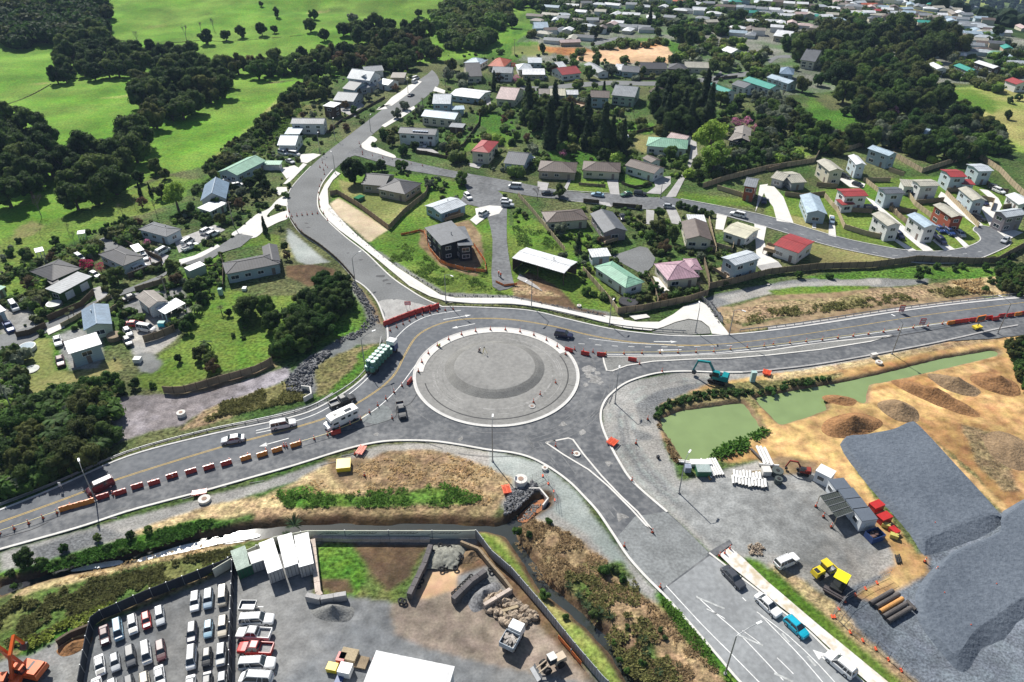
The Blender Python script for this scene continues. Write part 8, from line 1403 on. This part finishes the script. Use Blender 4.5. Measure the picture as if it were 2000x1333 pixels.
for a in ((1441, 420, -16, -4, 'utec', 'w', 'white ute parked on the close road below the brick house'), (1006, 365, -16, -1, 'van', 'w', 'white van parked on the side street'), (1167, 381, -16, -2, 'sedan', 'k', 'light blue sedan on the village street'), (1223, 380, -14, 3, 'sedan', 'g', 'green car parked near the dark one at the curve'), (1250, 379, 14, 1, 'suv', 'c', 'black car parked at the foot of the curved drive'), (1070, 378, 14, 0, 'sedan', 'c', 'black car beside the bare tree on the street'), (989, 393, 16, 1, 'hatch', 'w', 'white car, upper of two beside the drive fork'), (991, 401, 16, 1, 'suv', 's', 'silver car, lower of two beside the drive fork'),
          (914, 385, 10, 9, 'suv', 'w', 'white car parked beside the pale blue cottage'), (945, 417, 14, -9, 'suv', 'w', 'white car on the concrete apron by the black house'), (1231, 397, 0, 0, 'sedan', 'c', None), (1307, 404, 14, 1, 'hatch', 's', 'silver car at the junction hedge'), (1216, 425, 5, 12, 'sedan', 'c', 'black car beside the dark gabled end on house'), (830, 285, -4, 9, 'hatch', 's', 'silver car below the solar panelled house'), (803, 187, 8, -4, 'sedan', 'd', 'dark car on the village street beside a white one'), (803, 188, 0, 0, 'hatch', 'w', None), (810, 160, 10, -5, 'van', 'w', 'white van at the top of the village street'), (812, 154, 10, -4, 'van', 'w', 'white camper behind the top van'),
          (567, 316, 12, 6, 'sedan', 's', 'silver car beside the pale green garage'), (553, 300, 14, 4, 'van', 'w', 'white caravan like van, left of the pair'), (575, 302, 14, 3, 'van', 'w', 'white van, right of the pair below the bungalow'), (950, 184, 10, 0, 'hatch', 'w', 'white car in the drive left of the rusty roofed house'), (1061, 151, 10, 0, 'hatch', 'w', 'white car under the brilliant white roof'), (1226, 172, 14, 2, 'sedan', 'w', 'white car behind the big grey gabled house'), (1418, 151, 12, 0, 'sedan', 'c', 'black car on the far village street'), (445, 355, 10, 0, 'hatch', 's', 'silver car behind the arched shed'), (465, 363, 12, -2, 'suv', 'w', 'white car behind the steep grey cottage'), (449, 390, 10, -6, 'suv', 'd', 'dark car beside the white arched shed'),
          (367, 474, 14, -9, 'van', 'w', 'white caravan beside the blue grey hip roofed house'), (372, 483, 12, -5, 'ute', 'w', 'white boat on trailer beside the caravan'), (416, 458, 12, -6, 'suv', 'w', 'white car, right of two in the driveway bay'), (404, 452, 12, -6, 'suv', 'w', 'white car, left of two in the driveway bay'), (318, 492, 16, -9, 'van', 'w', 'white camper beside the blue grey hip roofed house'), (273, 524, 16, -7, 'suv', 'w', 'white people mover beside the brown hip roofed house'), (283, 503, 3, 8, 'hatch', 'w', 'small white car with a red tail near the caravan yard'), (155, 505, 12, 8, 'van', 'w', 'white van behind crimson blossom'), (186, 538, 12, 6, 'hatch', 'w', 'white car under the crimson blossom'),
          (113, 667, 3, 12, 'sedan', 'w', 'white and dark car, upper of two on the grey drive'), (118, 706, 3, 14, 'sedan', 'm', 'dark red sedan, lower of two on the grey drive'), (28, 600, 10, 14, 'van', 'w', 'white box van on the left forecourt'), (18, 640, 10, 16, 'ute', 'b', 'blue and white boat trailer at the left edge'), (257, 581, 14, -5, 'sedan', 'c', 'dark car left of the taupe gabled house'), (286, 643, 12, 2, 'van', 'w', 'white caravan in the caravan yard'), (262, 634, 14, 0, 'sedan', 'r', 'red car behind the white caravan yard hedge'), (250, 650, 5, 8, 'hatch', 's', 'silver car beside the pale caravan'), (250, 668, 5, 8, 'hatch', 'd', 'grey car at the yard hedge'),
          (1492, 393, 0, 12, 'sedan', 'n', 'navy car on the white drive beside the brick house'), (1625, 432, -1, 14, 'hatch', 'l', 'light blue car in the drive right of the cross gables'), (1649, 345, 14, 4, 'suv', 'c', 'black car on the drive behind the new houses'), (1675, 361, 12, 4, 'hatch', 'c', 'dark car behind the red roofed two storey house'), (1700, 407, 14, 0, 'suv', 'n', 'navy car beside the red roofed two storey house'), (1756, 461, 12, 10, 'suv', 'n', 'navy car beside the taupe gabled two storey house'), (1823, 458, 10, 8, 'hatch', 'n', 'small navy car beside the light blue gabled house'), (1838, 471, 14, 12, 'suv', 'n', 'dark blue car on the drive nearest the light blue gable'), (1836, 449, 12, 10, 'hatch', 'b', 'blue car, left of three beside the brick house'), (1854, 454, 14, 10, 'suv', 'b', 'blue and white car, middle of three beside the brick house'), (1876, 458, 8, 6, 'hatch', 's', 'grey car, right of three beside the brick house'), (1911, 427, 14, 5, 'suv', 'c', 'dark car in the shade of the grey circle house'), (1963, 470, -12, 10, 'hatch', 's', 'silver car at the edge of the turning circle'), (1943, 368, 12, 4, 'suv', 'd', 'dark car, upper of two at the far right drive'), (1951, 374, 12, 5, 'suv', 'w', 'white car, lower of two at the far right drive'), (1862, 366, 8, 2, 'hatch', 'e', 'tan car below the far red roof'), (1922, 396, 10, 8, 'sedan', 'n', 'navy car beside the grey circle house'),
          (1815, 0, 0, 0, 'sedan', 'w', None)):
    if a[6]: car(a[0], a[1], a[2], a[3], a[4], mk[a[5]], a[6])
# wreck yard
GY_ = 'wrecked cars in rows in the fenced yard'; rows = {'top row of the left block': [(204, 1241, 'sedan', 'm'), (231, 1232, 'van', 'k'), (259, 1220, 'wagon', 'w'), (286, 1212, 'hatch', 'r', 'silver'), (312, 1203, 'wagon', 's')], 'middle row of the left block': [(195, 1300, 'sedan', 'w'), (225, 1294, 'hatch', 's'), (255, 1283, 'suv', 'd'), (286, 1277, 'van', 'w'), (314, 1271, 'wagon', 'm')], 'bottom row of the left block': [(190, 1345, 'sedan', 'w'), (220, 1345, 'hatch', 'w'), (253, 1338, 'hatch', 'd'), (283, 1335, 'wagon', 'e'), (312, 1322, 'sedan', 'w')],
  'top row of the right block': [(381, 1176, 'suv', 'w'), (407, 1171, 'suv', 'l'), (435, 1166, 'van', 'e')], 'second row of the right block': [(375, 1237, 'suv', 'n'), (407, 1229, 'hatch', 'k'), (435, 1225, 'suv', 'e')], 'third row of the right block': [(374, 1286, 'van', 'w'), (404, 1284, 'hatch', 'c'), (432, 1280, 'suv', 's')], 'bottom row of the right block': [(372, 1342, 'sedan', 'w'), (404, 1335, 'sedan', 'd'), (434, 1332, 'hatch', 's')]}
cn = dict(m='maroon', k='pale blue', w='white', r='red', s='silver', d='grey', l='slate blue', e='beige', n='dark navy', c='black')
for rn, L_ in rows.items():
    for i, cc in enumerate(L_): x, y, k, c = cc[:4]; car(x, y, 2 if x < 330 else -1, 16, k, mk[c], f'{cn[c]} {dict(suv="four wheel drive", van="van", hatch="hatchback", sedan="sedan", wagon="wagon")[k]}, {ordn[i]} in the {rn}', GY_, hood=SILV if len(cc) > 4 or rnd() < .25 else (CHAR if rnd() < .3 else None), name='wrecked_car', sc=.77)
for x, y, dx, k, c, lab in ((502, 1212, 18, 'utec', 'w', 'white four wheel drive, top of the vehicle column right of the dark fence'), (496, 1239, -18, 'ute', 'w', 'white ute with grey tray below the top vehicle'), (499, 1268, -18, 'ute', 'r', 'red ute with open tray in the vehicle column'), (503, 1298, 18, 'utec', 'w', 'white canopied ute below the red one'), (501, 1327, -18, 'van', 'w', 'white four wheel drive at the bottom of the column')): car(x, y, dx, -1, k, mk[c], lab, name='utility_truck', cat='ute')
p = at(486, 1190); o = thing('box_trailer', (p.x, p.y, .05), 0, 'galvanised cage trailer at the top of the column', 'trailer'); b = MB(); b.box((0, 0, .6), (2.4, 1.6, .1)); [b.box((0, y, .85), (2.4, .06, .5)) for y in (-.8, .8)]; [b.box((x, 0, .85), (.06, 1.6, .5)) for x in (-1.2, 1.2)]; b.box((1.8, 0, .5), (1.2, .1, .1)); b.build('tray', METAL, o); [MB().cyl((0, y-.1, .33), (0, y+.1, .33), .33, n=12).build('wheel', BLACK, o) for y in (-.85, .85)]
# gardens: pools, trampolines
def pool(px, py, r, lab, rimc, inc, h=1., ry=None, name='garden_pool', cat='pool'):
    p = at(px, py); o = thing(name, p, 0, lab, cat); MB().cyl((0, 0, 0), (0, 0, h), r, n=24).build('side', rimc, o); MB().cyl((0, 0, h), (0, 0, h+.02), r*.88, n=24).build('surface', inc, o)
pool(55, 683, 1.9, 'round above ground pool with grey cover behind the hedge', OFFW, mat('pool_cover', (.2, .27, .32), .3)); pool(61, 722, 1.7, 'pale round sand pit on the dry lawn', CONC, mat('pale_mesh', (.5, .52, .48)), .12, name='sand_pit', cat='pit'); pool(107, 597, 1.9, 'round trampoline below the long green shed', METAL, mat('pale_mesh'), .7, name='trampoline', cat='trampoline'); pool(1227, 593, 2.6, 'black netted trampoline beside the sage green house', BLACK, mat('netting', (.04, .04, .045)), .8, name='trampoline', cat='trampoline'); pool(225, 662, 1.7, 'round brown tank top beside the big white shed', TIMB, TIMB, 1.2, name='water_tank', cat='tank')
boxobj(702, 391, (3.2, 2.2, 1.1), GREENP, 'green rectangular garden pool behind the timber fence', 'pool', 'garden_pool', 12, -6, m2=mat('pool_water', (.05, .2, .1), .1)); boxobj(432, 576, (1, 1, 1.8), mat('pale_teal'), 'tiny blue playhouse on the lawn edge', 'playhouse', 'playhouse'); boxobj(478, 567, (1, 1.3, .7), WHITE, 'white box on the lawn below the long blue house', 'box', 'garden_box')
boxobj(270, 707, (1.6, 1.4, 1), WPIPE, 'pile of white boxes at the muddy yard end', 'boxes', 'box_pile'); boxobj(317, 637, (1.6, 1.2, 1.1), TEAL, 'turquoise dome tent by the yard fence', 'tent', 'tent', m2=mat('pale_teal'))
def deck(px, py, z, dx, dy, L, W_, lab):
    p = at(px, py, z); q = at(px+dx, py+dy, z); o = thing('timber_deck', (p.x, p.y, 0), math.atan2(q.y-p.y, q.x-p.x), lab, 'deck'); MB().box((0, 0, z), (L, W_, .15)).build('floor', mat('decking', (.45, .33, .22), .8, .15, wave=('X', 1.2, .8)), o)
    for y in (-1, 1): MB().box((0, y*W_/2, z+.5), (L, .06, .9)).build('railing', TIMB, o)
    for x in (-1, 1):
        for y in (-1, 1): MB().box((x*(L/2-.1), y*(W_/2-.1), z/2), (.14, .14, z)).build('post', TIMBD, o)
deck(1413, 533, 1.2, 10, 6, 5.5, 3, 'timber deck in front of the tall pale blue house'); deck(1507, 487, 1.2, 8, 2, 4, 4, 'timber deck left of the broad red roofed house'); deck(1190, 470, 1., 14, -4, 5, 2.4, 'grey deck in front of the dark gabled end on house'); deck(885, 424, .8, 14, -4, 7, 1.8, 'white railed deck below the pale blue cottage'); deck(1128, 206, 1., 12, 2, 6, 4, 'white deck below the reddish brown gabled house')
# orange mesh around the black house
def mesh_fence(pts, lab, m, h=1.): fence(pts, h, m, lab, 0, 'mesh_fence', th=.04, post=3)
OM = mat('orange_mesh', (.7, .2, .06), .8, .3, 1, 4); mesh_fence([(783, 460), (800, 457), (820, 452), (828, 455)], 'orange safety mesh left of the black house', OM, .7); mesh_fence([(829, 455), (840, 490), (858, 512), (875, 520), (905, 528), (950, 533), (947, 512), (925, 480)], 'orange safety mesh around the foot of the black house', OM); mesh_fence([(968, 552), (985, 560), (1010, 557)], 'orange safety mesh at the end of the steep drive', OM, .7); mesh_fence([(1090, 1247), (1110, 1270), (1135, 1300)], 'orange strip along the metal fence by the loader', OM, .9)
SF = mat('security_mesh', (.38, .4, .41), .6, .3); 
for i, pts in enumerate(([(1480, 1160), (1500, 1190)],)): pass
def temp_fence(pts, lab):
    P = wp(pts); o = thing('temporary_fence', P[0], 0, lab, 'fence')
    Q = [p-P[0] for p in P]
    for a, c in zip(Q, Q[1:]):
        d = (c-a).length; n = max(1, round(d/2.4))
        for i in range(n):
            s, e = a+(c-a)*(i/n), a+(c-a)*((i+1)/n); b = MB()
            for z in (.15, 1.05, 1.9): b.cyl(s+Vector((0, 0, z)), e+Vector((0, 0, z)), .025, n=4)
            for t in (0, .2, .4, .6, .8, 1): b.cyl(s+(e-s)*t+Vector((0, 0, .1)), s+(e-s)*t+Vector((0, 0, 1.95)), .025 if t in (0, 1) else .012, n=4)
            b.build('panel', METAL, o); f_ = MB().box((s.x, s.y, .08), (.3, .6, .16)).build('foot', ORC, o)
temp_fence([(1625, 1205), (1650, 1175), (1690, 1150), (1735, 1128)], 'temporary mesh fence beside the five big pipes'); temp_fence([(1630, 1205), (1660, 1235), (1710, 1268), (1760, 1310), (1800, 1345)], 'temporary mesh fence along the verge below the pipes'); temp_fence([(1018, 952), (1060, 930), (1082, 960), (1086, 995)], 'temporary mesh fence around the culvert')
# ---------------- people and survey tripod
def person(px, py, topc, legc, lab, pose=0, face=0., z=0.):
    p = at(px, py); o = thing('person', (p.x, p.y, .05+z), face, lab, 'person')
    me = bpy.data.meshes.new('body')
    if pose == 0: V = [(0, 0, .95), (0, 0, 1.2), (0, 0, 1.42), (0, 0, 1.52), (0, 0, 1.66), (0, .2, 1.4), (.05, .27, 1.12), (.18, .25, .92), (0, -.2, 1.4), (.03, -.27, 1.12), (.15, -.25, .92), (0, .1, .88), (.03, .12, .48), (0, .13, .06), (.15, .13, .03), (0, -.1, .88), (.03, -.12, .48), (-.03, -.13, .06), (.12, -.13, .03)]
    else: V = [(0, 0, .4), (.12, 0, .62), (.28, 0, .8), (.36, 0, .88), (.46, 0, .95), (.26, .2, .78), (.4, .24, .5), (.5, .2, .25), (.26, -.2, .78), (.4, -.24, .5), (.5, -.2, .25), (.05, .12, .36), (.42, .14, .42), (.35, .14, .06), (.5, .14, .03), (-.02, -.12, .32), (.15, -.14, .07), (-.28, -.14, .06), (-.32, -.14, .1)]
    E_ = [(0, 1), (1, 2), (2, 3), (3, 4), (2, 5), (5, 6), (6, 7), (2, 8), (8, 9), (9, 10), (0, 11), (11, 12), (12, 13), (13, 14), (0, 15), (15, 16), (16, 17), (17, 18)]
    R_ = [.16, .15, .17, .06, .11, .08, .05, .035, .08, .05, .035, .11, .07, .05, .04, .11, .07, .05, .04]
    me.from_pydata(V, E_, []); me.materials.append(mat('skin', (.45, .28, .2), .6))
    bo = put('body', me, o); bo.modifiers.new('skin', 'SKIN')
    for i, r in enumerate(R_): me.skin_vertices[0].data[i].radius = (r, r)
    me.skin_vertices[0].data[0].use_root = True; bo.modifiers.new('sub', 'SUBSURF').levels = 1
    h = V[4]; c1 = V[1]; c2 = V[2]; MB().cyl((c1[0]-.02, 0, V[0][2]-.02), (c2[0], 0, c2[2]+.04), .2, .21, 12).build('vest', topc, o); MB().cyl((h[0], 0, h[2]+.02), (h[0], 0, h[2]+.14), .13, .09, 10).build('helmet', WHITE, o)
    for i in (11, 15): b = MB(); b.cyl(V[i], V[i+1], .13, .09, 8); b.cyl(V[i+1], V[i+2], .09, .075, 8); b.build('trouser_leg', legc, o)
    return o
HV = paint('hivis', (.65, .8, .05)); person(857, 680, HV, mk['n'], 'person in a yellow vest crouching on the white apron', 1, .6, .15); person(974, 540, ORC, mk['n'], 'person in an orange vest, left of two on the steep drive', 0, 0); person(978, 543, ORC, mk['n'], 'person in an orange vest, right of two on the steep drive', 0, 2); person(935, 695, mk['n'], mk['n'], 'person in dark clothes kneeling beside the yellow tripod', 1, .3, 1.1); person(295, 513, RED, mk['n'], 'person in red standing by the parked white cars', 0, 0); person(126, 676, mk['n'], mk['n'], 'person in dark clothes beside the upper car on the drive', 0, 0)
p = at(946, 698); o = thing('survey_tripod', (p.x, p.y, 1.14), 0, 'yellow survey tripod on top of the mound', 'tripod')
for a in (0, 2.1, 4.2): MB().cyl((.7*math.cos(a), .7*math.sin(a), 0), (0, 0, 1.6), .04, .03, 5).build('leg', YEL, o)
MB().box((0, 0, 1.7), (.25, .25, .25)).build('instrument', CHAR, o)
boxobj(1285, 895, (.5, .5, .5), CHAR, 'small dark bundle on the gravel bend', 'bundle', 'bundle', 8, 10)
# ---------------- ground cover nobody could count
S1 = stuff_scatter; GT_ = fol('tuft_green', (.09, .17, .03)); GB = fol('tuft_olive', (.14, .145, .05)); GD = fol('tuft_dry', (.3, .22, .12)); GL = fol('tuft_lush', (.09, .19, .03))
S1('planting', [(-20, 1190), (80, 1155), (250, 1120), (455, 1070), (460, 1092), (200, 1185), (60, 1258), (-20, 1270)], 2300, .42, GB, 'olive scrub planting between stream and wreck yard'); S1('planting', [(30, 1258), (150, 1205), (210, 1182), (330, 1140), (455, 1092), (560, 1050), (590, 1042), (585, 1052), (455, 1102), (330, 1150), (60, 1268)], 900, .6, fol('lime_tuft', (.2, .26, .05)), 'lime green tussocks along the fence')
S1('rank_grass', [(60, 1118), (250, 1050), (420, 1015), (450, 1022), (300, 1070), (120, 1112)], 1000, .42, GL, 'rank green growth on the stream bank'); S1('rank_grass', [(540, 962), (660, 967), (870, 945), (945, 975), (900, 990), (560, 992)], 800, .36, GL, 'rank green growth below the straw bank')
S1('dry_brush', [(995, 1045), (1040, 1012), (1110, 1040), (1180, 1090), (1235, 1150), (1290, 1185), (1370, 1262), (1420, 1335), (1290, 1335), (1170, 1235), (1060, 1150), (1025, 1090)], 2300, .26, GD, 'dry brown brush on the stream bank'); S1('dry_brush', [(1100, 1120), (1240, 1130), (1260, 1200), (1330, 1333), (1240, 1333), (1150, 1200)], 700, .45, GB, 'olive tufts in the dry brush')
S1('straw_cover', [(520, 975), (700, 905), (860, 880), (960, 915), (985, 950), (955, 990), (800, 960), (600, 975)], 1300, .18, fol('straw', (.5, .38, .2), r=.1), 'straw mulch on the bank below the roundabout'); S1('straw_cover', [(30, 1170), (230, 1100), (500, 1040), (380, 1085), (100, 1150)], 500, .18, fol('straw', (.5, .38, .2)), 'dry straw beside the shiny stream')
S1('verge_grass', [(1278, 1158), (1296, 1163), (1350, 1226), (1400, 1282), (1450, 1340), (1432, 1340), (1330, 1240)], 700, .32, GL, 'green verge beside the old highway'); S1('planting', [(1430, 628), (1500, 605), (1640, 590), (1750, 575), (1880, 560), (1900, 572), (1760, 592), (1600, 610), (1450, 636)], 1000, .45, GB, 'olive planting in the rain garden'); S1('planting', [(1860, 552), (1960, 545), (1970, 575), (1900, 572)], 300, .8, fol('straw', (.5, .38, .2)), 'dry grass at the end of the rain garden')
S1('rank_grass', [(760, 510), (850, 555), (1000, 580), (960, 560), (950, 520), (880, 540), (820, 490), (780, 470)], 1500, .28, GT_, 'rough green grass above the shared path'); S1('rank_grass', [(1000, 440), (1060, 450), (1100, 490), (1010, 480)], 600, .28, GT_, 'rough green grass beside the steep drive'); S1('rank_grass', [(400, 800), (560, 745), (600, 762), (600, 780), (480, 805), (350, 838)], 800, .42, GB, 'olive planting beside the west guard rail'); S1('rank_grass', [(420, 400), (560, 255), (600, 200), (560, 230), (430, 330), (380, 380)], 900, .9, GT_, 'rank growth below the pasture edge')
S1('rank_grass', [(1400, 880), (1490, 838), (1500, 845), (1440, 885), (1385, 898)], 160, .7, GL, 'green growth on the near pond bank'); S1('rank_grass', [(1285, 830), (1300, 850), (1320, 890), (1335, 905), (1322, 905), (1295, 865)], 120, .5, GD, 'dry growth on the left pond bank')
def far_cover(name, n, label, m, sz):
    """low crowns of the wooded valley beyond the town, one mass"""
    v = []; f = []
    for _ in range(n):
        x, y = U(250, 1900), U(350, 2900); d = (x-272)*.951+(y-651)*.309
        if d < 60 or d < 250 and rnd() < .4 or float(vn(x, y, 120, 21)+.5*vn(x, y, 40, 22)) > .28: continue
        px, py = proj(x, y, float(TH(x, y)))
        if not (-50 < px < 2150 and -150 < py < 400): continue
        r = sz*U(.6, 1.3); sv, sf = sphere_arr((x, y, float(TH(x, y))+r*.5), r, 6, 4); o = len(v); v += sv; f += [tuple(i+o for i in q) for q in sf]
    me = bpy.data.meshes.new(name); me.from_pydata(v, [], f); me.materials.append(m); tag(put(name, me), label, 'forest', kind='stuff')
far_cover('valley_forest', 12000, 'dark forest of the hazy valley beyond the town', fol('valley', (.03, .06, .025)), 6)

# ---------------- haze
hb = MB(); hb.box((500, 1700, -30), (5200, 4400, 320)); hz = hb.build('haze', bpy.data.materials.new('haze'))
m = hz.data.materials[0]; m.use_nodes = True; n = m.node_tree.nodes; n.remove(n['Principled BSDF']); v = n.new('ShaderNodeVolumePrincipled'); v.inputs['Color'].default_value = (.5, .68, 1, 1); v.inputs['Density'].default_value = .00008; v.inputs['Anisotropy'].default_value = 0
m.node_tree.links.new(v.outputs[0], n['Material Output'].inputs['Volume']); tag(hz, 'thin blue haze over the far town', 'haze', kind='stuff')
